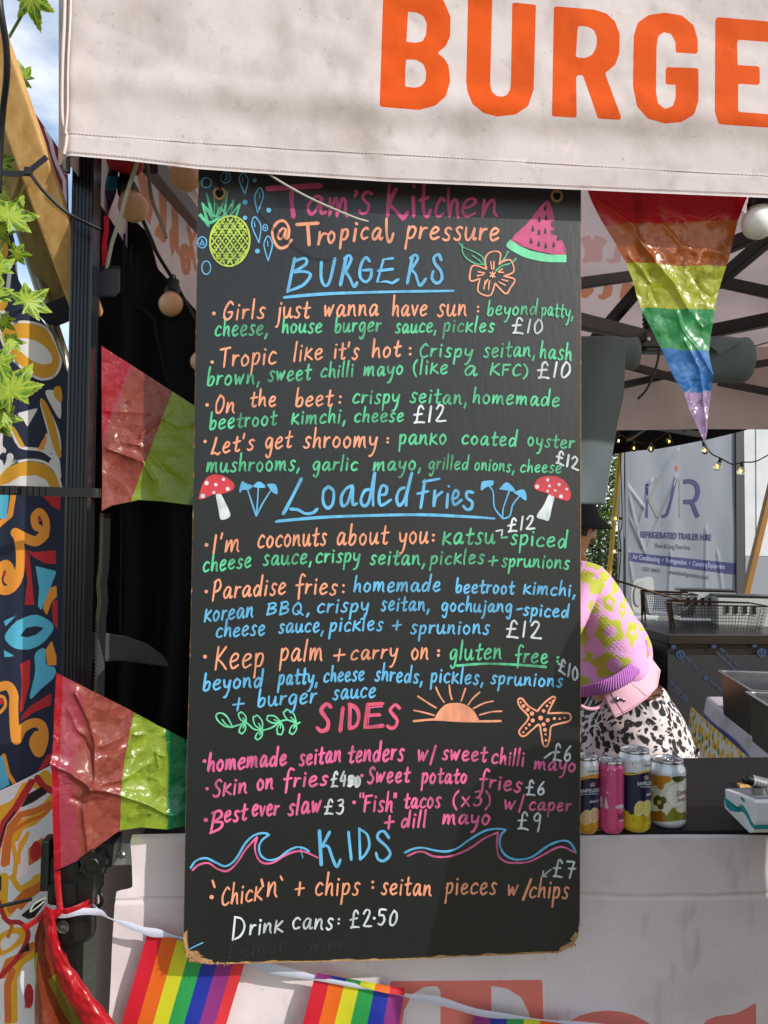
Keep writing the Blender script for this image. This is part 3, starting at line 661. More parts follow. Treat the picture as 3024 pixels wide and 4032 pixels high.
# title
T = title; w = 34
T.S('A1', [(652, 172), (1080, 146)], 40, 0); T.S('A1', [(850, 170), (845, 260), (862, 400)], 38)
T.word('A1', 'a', 965, 383, 1125, 385, 155, 30); T.word('A1', 'm', 1150, 402, 1312, 402, 165, 28, .02); T.S('A1', [(1372, 192), (1378, 210), (1362, 232)], 26); T.word('A1', 's', 1390, 372, 1498, 368, 190, 28)
T.S('A2', [(68, 145), (55, 390)], 30, 0); T.S('A2', [(122, 175), (62, 300, '!'), (120, 350), (180, 422, '!'), (218, 362)], 30)
T.S('A2', [(262, 240), (268, 395)], 30, 0); T.S('A2', [(270, 150), (272, 157)], 28, 0); T.S('A2', [(350, 140), (345, 300), (352, 380), (378, 402), (403, 348)], 26); T.S('A2', [(316, 270), (385, 245)], 24, 0)
T.word('A2', 'c', 442, 402, 518, 398, 150, 27); T.S('A2', [(552, 175), (548, 290), (562, 405, '!'), (572, 310), (600, 262), (622, 290), (622, 360), (630, 410)], 24)
T.word('A2', 'e', 655, 402, 782, 400, 150, 27); T.word('A2', 'n', 822, 408, 962, 400, 150, 27)
# subtitle
T = sub
T.S('A1', [(845, 592), (805, 645), (745, 655), (700, 590), (692, 510), (735, 445), (790, 440), (825, 500), (818, 575)], 22); T.word('A1', 'a', 730, 588, 815, 588, 95, 22)
T.S('A1', [(890, 466), (1062, 455)], 28, 0); T.S('A1', [(978, 465), (990, 630)], 28, 0); T.word('A1', 'r', 1062, 640, 1130, 645, 125, 24); T.word('A1', 'o', 1140, 615, 1205, 615, 92, 24)
T.word('A1', 'p', 1245, 590, 1312, 590, 92, 23); T.word('A1', 'i', 1348, 600, 1380, 600, 110, 24); T.word('A1', 'c', 1412, 585, 1470, 585, 95, 23); T.word('A1', 'a', 1500, 588, 1588, 588, 95, 23)
T.S('A2', [(45, 418), (46, 540), (62, 608), (85, 590), (100, 540)], 22); T.word('A2', 'pressure', 210, 585, 965, 598, 108, 23)
# headings
T = head; w = 26
T.S('A1', [(872, 742), (815, 1015)], 24, 0); T.S('A1', [(872, 765), (955, 742), (962, 790), (858, 858, '!'), (950, 850), (1000, 880), (940, 960), (820, 1010)], 24)
T.S('A1', [(1090, 770), (1088, 900), (1120, 968), (1160, 920), (1200, 745)], 24); T.S('A1', [(1292, 735), (1245, 960)], 26, 0); T.S('A1', [(1278, 745), (1315, 718), (1332, 755), (1285, 850, '!'), (1322, 905), (1355, 975), (1380, 940)], 24)
T.S('A1', [(1482, 765), (1450, 735), (1412, 800), (1405, 890), (1448, 935), (1490, 900), (1500, 835, '!'), (1432, 840)], 24)
T.S('A2', [(95, 742), (20, 752), (-32, 938, '!'), (40, 930), (92, 945), (140, 915)], 23, 0); T.S('A2', [(-22, 845), (95, 830)], 23, 0)
T.S('A2', [(255, 735), (215, 945)], 26, 0); T.S('A2', [(240, 742), (280, 715), (298, 748), (245, 835, '!'), (280, 870), (300, 930), (320, 965), (365, 910)], 23)
T.S('A2', [(490, 755), (470, 712), (432, 735), (440, 785), (488, 850), (495, 915), (452, 945), (415, 905), (425, 850)], 25)
T.S('A1', [(785, 1062), (1100, 1038), (1576, 1018), (1876, 1012), (2166, 1008)], 20); T.S('A1', [(800, 1056), (1100, 1028), (1600, 1012)], 14)
T.S('C1', [(925, 490), (850, 640), (780, 772)], 28); T.S('C1', [(838, 735), (900, 742), (960, 772), (1020, 765), (1055, 735)], 24); T.S('C1', [(905, 520), (800, 750)], 16)
T.S('C1', [(1150, 552), (1108, 590), (1105, 680), (1140, 728), (1182, 690), (1188, 590), (1145, 552)], 25); T.S('C1', [(1340, 545), (1290, 570), (1252, 640), (1262, 708), (1305, 680), (1345, 545, '!'), (1345, 690), (1378, 690)], 25)
T.S('C1', [(1478, 575), (1440, 590), (1412, 660), (1432, 708), (1478, 670), (1520, 450)], 25); T.S('C1', [(1525, 442), (1510, 600), (1512, 705)], 24)
T.S('C1', [(1560, 620), (1612, 612), (1622, 560), (1585, 545), (1560, 620), (1575, 705), (1655, 660)], 24)
T.S('C2', [(190, 560), (150, 580), (128, 650), (150, 705), (195, 650), (240, 480)], 25); T.S('C2', [(252, 442), (215, 600), (205, 705)], 24)
T.S('C2', [(358, 500), (325, 725)], 24, 0); T.S('C2', [(345, 512), (475, 488)], 22, 0); T.S('C2', [(298, 610), (385, 590)], 20, 0)
T.S('C2', [(440, 585), (430, 715), (450, 640), (498, 595)], 22); T.S('C2', [(545, 612), (538, 722)], 22, 0); T.S('C2', [(552, 548), (554, 550)], 20, 0)
T.S('C2', [(580, 650), (620, 640), (632, 600), (605, 585), (585, 640), (600, 700), (658, 660)], 22); T.S('C2', [(750, 600), (705, 595), (700, 640), (745, 680), (735, 730), (700, 738), (672, 710)], 24)
T.S('C1', [(718, 838), (1100, 806), (1576, 788), (1976, 785), (2502, 812)], 18); T.S('C1', [(735, 828), (1100, 796), (1576, 780), (1976, 777), (2440, 802)], 12)
T.S('F1', [(1115, 458), (1130, 735)], 26, 0); T.S('F1', [(1198, 468), (1135, 590, '!'), (1185, 585), (1225, 690), (1258, 752), (1285, 695)], 23); T.S('F1', [(1352, 470), (1375, 690)], 26, 0)
T.S('F1', [(1440, 440), (1448, 690)], 22, 0); T.S('F1', [(1440, 442), (1505, 490), (1522, 580), (1490, 650), (1450, 690)], 20)
T.S('F2', [(65, 515), (22, 462), (-18, 475), (-25, 520), (48, 590), (75, 650), (25, 702), (-22, 690), (-40, 640)], 23)
# dishes
T = dish
for q in (('B1', 'Girls', 285, 228, 628, 212, 92), ('B1', 'just', 730, 212, 990, 212, 92), ('B1', 'wanna', 1110, 203, 1555, 192, 95), ('B2', 'have', 92, 198, 375, 195, 95), ('B2', 'sun', 462, 197, 700, 195, 98),
          ('B1', 'Tropic', 255, 615, 720, 585, 98), ('B1', 'like', 865, 566, 1098, 550, 92), ('B1', "it's", 1192, 545, 1392, 545, 90), ('B1', 'hot', 1505, 535, 1733, 525, 88),
          ('B1', 'On', 222, 988, 385, 984, 92), ('B1', 'the', 508, 935, 720, 935, 85), ('B1', 'beet', 880, 932, 1178, 925, 85), ('C1', "Let's", 190, 285, 540, 250, 88), ('C1', 'get', 630, 245, 845, 230, 92), ('C1', 'shroomy', 945, 238, 1545, 228, 92),
          ('C1', "I'm", 205, 1100, 425, 1080, 105), ('C1', 'coconuts', 572, 1050, 1130, 1030, 100), ('C1', 'about', 1215, 1028, 1630, 1020, 98), ('C2', 'you', 148, 1020, 385, 1015, 100),
          ('D1', 'Paradise', 205, 535, 800, 498, 95), ('D1', 'fries', 882, 490, 1215, 500, 90), ('D1', 'Keep', 225, 1110, 620, 1085, 120), ('D1', 'palm', 755, 1042, 1100, 1038, 102), ('D1', '+', 1185, 1038, 1285, 1038, 100),
          ('D1', 'carry', 1330, 1030, 1711, 1020, 85), ('D2', 'on', 248, 1025, 388, 1028, 95), ('F1', 'Chick', 315, 1068, 645, 1018, 100), ('F1', "n", 690, 995, 775, 995, 130), ('F1', '+', 915, 980, 992, 980, 110),
          ('F1', 'chips', 1080, 982, 1440, 978, 105), ('F2', 'seitan', 5, 975, 412, 985, 95), ('F2', 'pieces', 530, 975, 940, 975, 92), ('F2', 'w', 1035, 990, 1122, 990, 95), ('F2', 'chips', 1212, 1000, 1530, 1010, 92)): T.word(*q)
T.S('F2', [(1225, 852), (1160, 1022)], 19, 0); T.S('F1', [(243, 865), (260, 918)], 18, 0); T.S('F1', [(642, 855), (655, 910)], 18, 0); T.S('F1', [(798, 830), (812, 858)], 18, 0)
for o, x, y, r in (('B1', 212, 175, 16), ('B1', 198, 572, 14), ('B1', 157, 922, 15), ('C1', 140, 183, 14), ('C1', 152, 1028, 16), ('D1', 150, 475, 15), ('D1', 140, 1007, 16), ('F1', 235, 998, 18),
                   ('B2', 792, 122, 10), ('B2', 792, 158, 10), ('B2', 238, 460, 11), ('B2', 238, 508, 11), ('B1', 1245, 855, 11), ('B1', 1240, 902, 11), ('C1', 1632, 158, 11), ('C1', 1630, 190, 11),
                   ('C2', 428, 948, 12), ('C2', 426, 990, 12), ('D1', 1270, 425, 11), ('D1', 1268, 478, 11), ('D2', 470, 958, 13), ('D2', 468, 995, 13), ('F1', 1550, 875, 12), ('F1', 1550, 920, 12)): T.D(o, x, y, r)
T = desc_g
for q in (('B2', 'beyond', 868, 190, 1275, 185, 72, 16), ('B2', 'patty,', 1310, 190, 1572, 212, 72, 16), ('B1', 'cheese,', 222, 360, 655, 348, 85), ('B1', 'house', 770, 335, 1095, 332, 78), ('B1', 'burger', 1200, 330, 1575, 322, 78),
          ('B2', 'sauce,', 118, 333, 455, 328, 78), ('B2', 'pickles', 512, 325, 922, 328, 72), ('B2', 'Crispy', 312, 530, 748, 535, 75), ('B2', 'seitan,', 838, 530, 1262, 530, 82), ('B2', 'hash', 1298, 540, 1555, 560, 82),
          ('B1', 'brown,', 158, 765, 592, 745, 85), ('B1', 'sweet', 658, 728, 1000, 715, 85), ('B1', 'chilli', 1085, 695, 1350, 690, 72), ('B1', 'mayo', 1438, 688, 1756, 672, 76), ('B2', '(like', 262, 670, 545, 665, 75), ('B2', 'a', 680, 680, 785, 680, 85), ('B2', 'KFC)', 892, 675, 1195, 690, 62),
          ('B1', 'crispy', 1345, 910, 1726, 905, 78), ('B2', 'seitan,', 238, 900, 705, 920, 80), ('B2', 'homemade', 750, 905, 1455, 935, 76), ('B1', 'beetroot', 178, 1125, 720, 1080, 80), ('B1', 'kimchi,', 848, 1080, 1290, 1065, 76), ('B1', 'cheese', 1360, 1060, 1761, 1058, 72),
          ('C2', 'panko', 150, 205, 535, 205, 82), ('C2', 'coated', 660, 205, 1110, 225, 76), ('C2', 'oyster', 1195, 215, 1575, 245, 70), ('C1', 'mushrooms,', 155, 435, 918, 415, 80), ('C1', 'garlic', 1018, 420, 1385, 418, 72), ('C1', 'mayo,', 1515, 425, 1908, 412, 76),
          ('C2', 'grilled', 390, 410, 715, 415, 68, 16), ('C2', 'onions,', 765, 415, 1092, 430, 64, 16), ('C2', 'cheese', 1138, 430, 1470, 440, 60, 16), ('C2', 'katsu', 502, 1022, 925, 1020, 92, 20), ('C2', 'spiced', 1055, 1022, 1520, 1052, 82), ('C2', '-', 978, 995, 1035, 995, 50),
          ('D1', 'cheese', 125, 316, 515, 275, 82), ('D1', 'sauce,', 615, 260, 1015, 242, 82), ('D1', 'crispy', 1045, 238, 1405, 235, 78), ('D1', 'seitan,', 1485, 250, 1940, 260, 80), ('D2', 'pickles', 405, 252, 840, 248, 72), ('D2', '+', 875, 262, 952, 262, 78), ('D2', 'sprunions', 985, 268, 1535, 290, 72),
          ('D2', 'gluten', 560, 1030, 985, 1028, 88), ('D2', 'free', 1095, 1055, 1360, 1058, 78)): T.word(*q)
T.S('D2', [(615, 1080), (850, 1064), (1100, 1072), (1345, 1090)], 20); T.D('D2', 1443, 1012, 12); T.D('D2', 1440, 1045, 12)
T = desc_b
for q in (('D1', 'homemade', 1355, 478, 2061, 472, 78), ('D2', 'beetroot', 612, 485, 1085, 492, 72), ('D2', 'kimchi,', 1165, 492, 1592, 515, 70), ('D1', 'korean', 138, 722, 535, 680, 85), ('D1', 'BBQ,', 645, 662, 1000, 658, 65), ('D1', 'crispy', 1055, 645, 1475, 640, 76),
          ('D1', 'seitan,', 1575, 630, 1975, 632, 78), ('D2', 'gochujang', 495, 632, 1070, 645, 68), ('D2', '-', 1108, 645, 1155, 640, 50), ('D2', 'spiced', 1162, 665, 1535, 690, 66), ('D1', 'cheese', 232, 850, 628, 828, 80), ('D1', 'sauce,', 742, 812, 1112, 805, 78),
          ('D1', 'pickles', 1160, 800, 1590, 790, 76), ('D2', '+', 92, 790, 168, 790, 78), ('D2', 'sprunions', 242, 818, 885, 822, 78), ('E1', 'beyond', 125, 243, 612, 215, 82, 21), ('E1', 'patty,', 742, 195, 1062, 190, 82, 21), ('E1', 'cheese', 1110, 175, 1438, 165, 76, 20), ('E1', 'shreds,', 1528, 165, 1918, 185, 80, 20),
          ('E2', 'pickles,', 408, 178, 838, 195, 76, 19), ('E2', 'sprunions', 895, 190, 1480, 218, 70, 19), ('E1', '+', 365, 405, 462, 405, 105, 20), ('E1', 'burger', 570, 380, 1048, 345, 85, 20), ('E1', 'sauce', 1185, 315, 1532, 298, 82, 20)): T.word(*q)
T = price
for q in (('B2', '£10', 1065, 336, 1318, 336, 80), ('B2', '£10', 1270, 700, 1545, 695, 86), ('B2', '£12', 262, 1070, 530, 1050, 92), ('C2', '£12', 1425, 352, 1615, 420, 66), ('C2', '£12', 1030, 920, 1255, 888, 72), ('D2', '£12', 1015, 842, 1312, 855, 92), ('E2', '£10', 1445, 78, 1605, 172, 72),
          ('E2', '£6', 1395, 815, 1552, 822, 88), ('E1', '£4', 1165, 1035, 1290, 1018, 82), ('E1', '50', 1305, 1030, 1405, 1030, 60, 22), ('E2', '£6', 1180, 1095, 1335, 1098, 76), ('F1', '£3', 1150, 320, 1312, 315, 80), ('F2', '£9', 1110, 440, 1308, 450, 92), ('F2', '£7', 1400, 825, 1585, 838, 92), ('F1', '£2', 1360, 1250, 1542, 1228, 92),
          ('F1', 'D', 405, 1348, 505, 1330, 118), ('F1', 'rink', 545, 1308, 815, 1280, 86), ('F1', 'cans', 895, 1255, 1225, 1260, 90), ('F1', '50', 1590, 1228, 1752, 1225, 86)): T.word(*q)
T.S('C2', [(940, 915), (992, 905), (985, 950)], 14, 0); T.S('E2', [(1335, 797), (1390, 755)], 15, 0); T.S('F2', [(1385, 775), (1322, 828)], 14, 0); T.S('F2', [(1326, 788), (1318, 830), (1350, 830)], 14, 0)
for x, y, r in ((1275, 1180, 10), (1272, 1215, 10), (1562, 1172, 12)): T.D('F1', x, y, r)
for k in range(5): T.S('E1', [(1310, 960+k*14), (1345, 955+k*15), (1395, 962+k*13)], 12)
T = sides
for q in (('E1', 'homemade', 165, 908, 805, 850, 88, 25), ('E1', 'seitan', 910, 858, 1250, 825, 90, 23), ('E1', 'tenders', 1310, 833, 1761, 812, 95, 23), ('E2', 'w/', 300, 822, 440, 832, 92, 22), ('E2', 'sweet', 500, 808, 860, 825, 82, 22), ('E2', 'chilli', 905, 838, 1168, 860, 76, 21),
          ('E2', 'mayo', 1252, 885, 1590, 905, 68, 20), ('E1', 'Skin', 205, 1115, 482, 1080, 92, 22), ('E1', 'on', 565, 1058, 697, 1050, 92, 23), ('E1', 'fries', 780, 1035, 1140, 1018, 82, 22), ('E1', 'Sweet', 1468, 1000, 1806, 995, 85, 22), ('E2', 'potato', 335, 1000, 700, 1000, 80, 22),
          ('E2', 'fries', 805, 1035, 1145, 1075, 80, 22), ('F1', 'B', 225, 478, 330, 470, 118, 25), ('F1', 'est', 340, 388, 520, 368, 88, 23), ('F1', 'ever', 568, 335, 782, 332, 90, 23), ('F1', 'slaw', 860, 328, 1130, 302, 92, 24), ('F1', 'Fish', 1480, 300, 1712, 300, 88, 22), ('F2', 'tacos', 190, 270, 485, 265, 85, 22), ('F2', '(x3)', 585, 258, 892, 255, 82, 20),
          ('F2', 'w/', 1008, 280, 1165, 290, 80, 20), ('F2', 'caper', 1210, 290, 1550, 298, 68, 19), ('F2', '+', 25, 440, 110, 440, 105, 21), ('F2', 'dill', 165, 428, 368, 425, 78, 22), ('F2', 'mayo', 505, 408, 890, 402, 82, 22)): T.word(*q)
for o, x, y, r in (('E1', 135, 822, 16), ('E1', 157, 1047, 14), ('E1', 1420, 940, 14), ('F1', 188, 368, 18), ('F1', 1398, 225, 16)): T.D(o, x, y, r)
for o, x in (('F1', 1450), ('F1', 1474), ('F2', 108), ('F2', 124)): T.S(o, [(x, 150), (x-2, 185)], 15, 0)
sidehead = Pen()
for q in (('E1', 'S', 1055, 575, 1165, 575, 150, 40), ('E1', 'I', 1235, 570, 1268, 570, 128, 36), ('E1', 'D', 1312, 552, 1400, 552, 125, 34), ('E1', 'E', 1440, 550, 1590, 545, 122, 34), ('E2', 'S', 42, 552, 152, 552, 130, 34)): sidehead.word(*q, .02)
hl = Pen()
for q in (('E1', 'S', 1048, 578, 1158, 578, 148, 14), ('E1', 'I', 1245, 572, 1278, 572, 126, 12), ('E1', 'D', 1322, 545, 1392, 548, 112, 12), ('E1', 'E', 1462, 538, 1592, 530, 100, 12), ('E2', 'S', 38, 555, 148, 555, 128, 12)): hl.word(*q, .02)
title.build('title_lettering', PM['rose'], board); sub.build('subtitle_lettering', PM['peach'], board); head.build('heading_lettering', PM['blue'], board)
o = sidehead.build('heading_lettering', PM['coral'], board); hl.mb.build('lettering_highlight', PM['pink'], o)
dish.build('dish_lettering', PM['peach'], board); desc_g.build('description_lettering', PM['green'], board); desc_b.build('description_lettering', PM['blue'], board)
price.build('price_lettering', PM['white'], board); sides.build('dish_lettering', PM['pink'], board)

# --- drawings
def ell(cx, cy, rx, ry, rot=0, n=28, f=0):
    return [(cx+rx*math.cos(a)*math.cos(rot)-ry*math.sin(a)*math.sin(rot), cy+rx*math.cos(a)*math.sin(rot)+ry*math.sin(a)*math.cos(rot)) for a in [2*math.pi*(i+f)/n for i in range(n+1)]]
p = Pen(); rot = .12; a_, b_, cx, cy = 166, 206, 343, 602
def inl(x, y): dx, dy = x-cx, y-cy; u = dx*math.cos(rot)+dy*math.sin(rot); v = -dx*math.sin(rot)+dy*math.cos(rot); return (u/a_)**2+(v/b_)**2
for k in range(3): p.S('A1', ell(cx, cy, a_-k*4+random.uniform(-3, 3), b_+random.uniform(-3, 3), rot), 10)
for sg in (1, -1):
    for k in range(-7, 8):
        dx, dy = math.cos(.9), math.sin(.9)*sg; qx, qy = cx-dy*k*50, cy+dx*k*50
        run = [(qx+dx*t, qy+dy*t) for t in range(-260, 261, 8) if inl(qx+dx*t, qy+dy*t) < .97]
        if len(run) > 3: p.S('A1', [run[0], run[len(run)//2], run[-1]], 9)
for i in range(-7, 8):
    for j in range(-9, 10):
        x = cx+i*31+(j % 2)*15; y = cy+j*24
        if inl(x, y) < .86: p.S('A1', [(x-8, y-6), (x+7, y-7), (x-6, y+1), (x+8, y), (x-5, y+7)], 5, 2)
pa = p.mb.build('pineapple_drawing', PM['lime'], board)
p = Pen(); sp = [(98, 385), (165, 482), (112, 290), (200, 420), (148, 208), (215, 395), (205, 205), (245, 385), (318, 188), (290, 395), (375, 262), (332, 400), (425, 285), (388, 402)]
for k in range(3): p.S('A1', [(x+random.uniform(-7, 7)+k*5, y+random.uniform(-6, 6)) for x, y in sp], 15, 0)
p.S('A1', [(120, 420), (180, 450), (260, 410), (340, 400)], 22); p.S('A1', [(150, 330), (230, 400), (260, 330), (320, 395)], 18)
p.mb.build('pineapple_crown_drawing', PM['green'], board)
p = Pen()
for c in ((150, 125, 42, 40), (306, 82, 40, 44), (117, 612, 36, 45), (150, 818, 36, 54)): p.S('A1', ell(*c), 10)
p.S('A1', [(112, 590), (130, 630), (100, 625), (120, 600)], 9); p.S('A1', [(312, 58), (318, 90), (300, 105)], 9); p.S('A1', [(120, 110), (116, 140)], 8)
for tx, ty, bx, by, ww in ((465, 215, 450, 42, 36), (568, 372, 588, 168, 34), (580, 615, 548, 405, 36), (655, 762, 655, 562, 34)):
    mx_, my_ = bx*.6+tx*.4, by*.62+ty*.38
    p.S('A1', [(tx, ty), (mx_-ww, my_), (bx-ww*.5, by+16), (bx, by), (bx+ww*.5, by+16), (mx_+ww, my_), (tx, ty)], 10); p.S('A1', [(bx-5, by+40), (bx, by+80)], 8)
for x, y, r in ((545, 107, 17), (467, 285, 21), (467, 412, 18), (660, 350, 20), (567, 683, 20)): p.D('A1', x, y, r)
p.S('A1', ell(632, 492, 18, 26), 9); p.D('A1', 632, 492, 8)
p.mb.build('water_drop_drawing', PM['blue'], board)
p = Pen(); p.S('A2', [(860, 830, '!'), (850, 750), (880, 700), (940, 685), (975, 710), (962, 795, '!'), (1000, 765), (1060, 760), (1082, 850), (1000, 888, '!'), (1090, 915), (1055, 985), (1015, 1030), (930, 945, '!'), (900, 1035), (850, 1045), (790, 1005), (808, 905, '!'), (735, 928), (725, 870), (755, 800), (860, 830)], 13)
for a in (((895, 770), (905, 832)), ((922, 768), (920, 832)), ((792, 852), (845, 862)), ((785, 885), (838, 875)), ((985, 915), (1035, 928)), ((962, 935), (1015, 962)), ((850, 925), (838, 995)), ((885, 925), (876, 998)), ((960, 855), (1000, 858)), ((958, 850), (990, 828)),
          ((890, 860), (932, 895)), ((910, 852), (912, 900)), ((932, 860), (890, 892)), ((870, 915), (845, 960))): p.S('A2', a, 11, 0)
p.mb.build('flower_drawing', PM['peach'], board)
p = Pen(); p.S('A2', [(635, 615), (665, 650), (760, 690), (830, 735), (845, 795, '!'), (770, 785), (700, 745), (665, 690), (662, 625)], 11); p.S('A2', [(745, 720), (800, 760), (840, 798)], 10); p.S('A2', [(825, 730), (842, 795)], 9)
p.S('A2', [(970, 778), (1010, 740), (1035, 690)], 10); p.D('A2', 1035, 688, 9); p.S('A2', [(938, 845), (980, 805), (1060, 780), (1098, 748)], 11); p.D('A2', 1098, 746, 9)
p.mb.build('leaf_drawing', PM['green'], board)
p = Pen(); p.F('A2', [(1355, 268), (1378, 282), (1400, 350), (1420, 430), (1388, 448), (1385, 480), (1422, 500), (1382, 520), (1392, 548), (1440, 555), (1430, 600), (1472, 595), (1500, 705), (1350, 690), (1200, 650), (1075, 588), (1200, 460), (1300, 330)])
p.S('A2', [(1355, 270), (1300, 330), (1200, 460), (1075, 588), (1200, 650), (1350, 690), (1500, 706), (1472, 597)], 12)
wm = p.mb.build('watermelon_drawing', PM['rose'], board)
p = Pen()
for x, y in ((1340, 330), (1292, 425), (1348, 410), (1240, 500), (1290, 530), (1340, 520), (1225, 600), (1288, 625), (1345, 640), (1410, 630)): p.F('A2', [(x, y-32), (x+10, y-5), (x+13, y+15), (x, y+26), (x-13, y+15), (x-10, y-5)])
p.mb.build('seed', PM['black'], wm)
p = Pen(); p.F('A2', [(1060, 592), (1028, 640), (1100, 695), (1200, 735), (1350, 765), (1512, 772), (1515, 712), (1380, 712), (1220, 680), (1120, 635)]); p.S('A2', [(1060, 594), (1030, 640), (1110, 697), (1200, 735), (1350, 764), (1510, 768)], 12)
p.mb.build('rind', PM['mint'], wm)
def shroom(cap, stem, dots):
    q = Pen(); q.F(*cap, smooth=1); q.S(cap[0], cap[1]+cap[1][:1], 10); o = q.mb.build('mushroom_drawing', PM['red'], board)
    q = Pen(); q.F(*stem, smooth=1)
    for x, y, r in dots: q.D(cap[0], x, y, r)
    q.mb.build('mushroom_stem_and_dots', PM['white'], o)
shroom(('C1', [(92, 650), (105, 590), (150, 490), (225, 457), (310, 480), (372, 530), (365, 572), (300, 600), (200, 615), (130, 645)]), ('C1', [(230, 615), (265, 608), (310, 690), (345, 770), (338, 802), (300, 820), (265, 815), (250, 740), (240, 690)]), ((152, 522, 18), (228, 536, 14), (290, 493, 13), (326, 570, 17), (212, 600, 13), (122, 628, 19)))
shroom(('C2', [(1250, 550), (1290, 490), (1380, 470), (1470, 490), (1525, 550), (1545, 620), (1520, 662), (1440, 640), (1350, 600), (1270, 575)]), ('C2', [(1372, 615), (1415, 632), (1395, 720), (1370, 825), (1330, 822), (1270, 795), (1330, 700)]), ((1275, 552, 17), (1362, 497, 13), (1376, 546, 12), (1453, 534, 14), (1360, 588, 11), (1422, 584, 12), (1516, 573, 12), (1468, 632, 16)))
p = Pen()
for o, s_, cps in (('C1', [[(485, 570), (515, 660), (558, 792)], [(575, 560), (568, 680), (558, 792)], [(678, 582), (610, 690), (558, 792)]], [[(445, 512), (475, 530), (522, 545), (500, 570), (445, 575), (425, 598), (430, 550)], [(535, 550), (580, 515), (632, 552), (580, 558)], [(650, 535), (712, 538), (728, 608), (690, 590)]]),
                   ('C2', [[(885, 550), (915, 600), (925, 720), (990, 810)], [(1045, 590), (1020, 660), (995, 740), (992, 812)], [(1130, 630), (1075, 700), (1050, 790), (995, 815)]], [[(818, 580), (825, 520), (862, 508), (912, 508), (905, 540), (860, 552)], [(970, 570), (1025, 522), (1085, 575), (1075, 588), (1020, 578)], [(1085, 600), (1165, 582), (1182, 660), (1130, 625)]])):
    for q in s_: p.S(o, q, 12)
    for q in cps: p.F(o, q, 1); p.S(o, q+q[:1], 9)
p.mb.build('slim_mushroom_drawing', PM['blue'], board)
p = Pen()
p.S('E1', [(350, 545), (300, 535), (245, 490), (232, 445), (270, 428), (320, 460), (365, 545)], 13); p.S('E1', [(280, 482), (310, 520), (355, 545)], 11); p.S('E1', [(355, 545), (420, 525), (478, 510), (540, 560), (612, 568), (690, 545), (760, 495), (830, 488), (885, 515), (915, 505)], 13)
for t0, c0, t1 in (((475, 510), (410, 470), (425, 430)), ((470, 515), (415, 580), (430, 592)), ((605, 570), (540, 500), (550, 458)), ((610, 575), (545, 620), (560, 640)), ((755, 500), (660, 500), (650, 468)), ((760, 505), (728, 560), (748, 602)), ((885, 510), (800, 460), (795, 415)), ((885, 515), (830, 560), (842, 596))):
    mx_, my_ = (t0[0]+t1[0])/2, (t0[1]+t1[1])/2; nx, ny = -(t1[1]-t0[1])*.26, (t1[0]-t0[0])*.26
    p.S('E1', [t0, (mx_+nx, my_+ny), (t1[0]+nx*.6, t1[1]+ny*.6), t1, (t1[0]-nx*.6, t1[1]-ny*.6), (mx_-nx, my_-ny), t0], 12); p.S('E1', [t0, (mx_, my_)], 9, 0)
p.mb.build('leafy_branch_drawing', PM['mint'], board)
p = Pen(); p.F('E2', [(440, 485), (460, 440), (520, 370), (600, 350), (680, 362), (750, 410), (795, 488)]); p.S('E2', [(440, 485), (460, 440), (520, 370), (600, 352), (680, 364), (750, 412), (795, 486)], 10); p.S('E2', [(268, 496), (440, 482), (600, 490), (800, 497), (975, 495)], 20)
for a in (((268, 408), (350, 425), (432, 448)), ((300, 292), (380, 345), (450, 388)), ((448, 220), (480, 290), (515, 342)), ((557, 200), (565, 270), (580, 320)), ((690, 228), (672, 280), (655, 330)), ((805, 260), (750, 310), (712, 362)), ((915, 332), (840, 350), (755, 392)), ((985, 415), (900, 420), (805, 445))): p.S('E2', a, 13)
p.mb.build('sunset_drawing', PM['peach'], board)
p = Pen(); p.S('E2', [(1275, 415, '!'), (1200, 370), (1150, 312), (1118, 325), (1135, 380), (1200, 450), (1195, 490), (1130, 570), (1140, 610), (1175, 615), (1240, 560), (1290, 525), (1308, 600), (1325, 690), (1358, 695), (1378, 620), (1390, 540), (1460, 515), (1535, 495), (1548, 460), (1520, 430), (1360, 432, '!'), (1400, 350), (1422, 305), (1395, 300), (1330, 350), (1275, 415)], 15)
for x, y, r in ((1140, 342, 9), (1162, 372, 16), (1198, 402, 16), (1232, 434, 18), (1303, 470, 20), (1360, 488, 17), (1238, 490, 17), (1326, 522, 17), (1210, 524, 13), (1184, 554, 11), (1162, 586, 9), (1338, 566, 16), (1342, 604, 9), (1345, 652, 10), (1414, 474, 13), (1458, 476, 9), (1498, 468, 8), (1326, 412, 15), (1355, 372, 11), (1380, 345, 9), (1398, 328, 7)): p.D('E2', x, y, r)
p.mb.build('starfish_drawing', PM['peach'], board)
p = Pen(); p.S('F1', [(65, 758), (110, 700), (190, 680), (270, 715), (350, 745), (430, 690), (510, 560), (580, 495), (660, 475), (705, 490, '!'), (650, 530), (622, 590), (640, 660), (700, 695), (780, 680), (860, 620), (930, 590), (990, 600), (1030, 625)], 17)
p.S('F2', [(195, 635), (260, 605), (340, 595), (430, 615), (530, 625), (620, 600), (720, 530), (840, 460), (940, 440), (1020, 448, '!'), (980, 490), (968, 560), (1000, 640), (1070, 685), (1150, 690), (1240, 665), (1360, 580), (1460, 540), (1530, 545), (1570, 590), (1590, 635)], 17); p.mb.build('wave_drawing', PM['blue'], board)
p = Pen(); p.S('F1', [(80, 778), (130, 735), (210, 720), (280, 765), (360, 785), (440, 720), (520, 600), (610, 505, '!'), (588, 590), (612, 680), (660, 720), (740, 715), (830, 660), (920, 625), (1000, 630), (1100, 675)], 16)
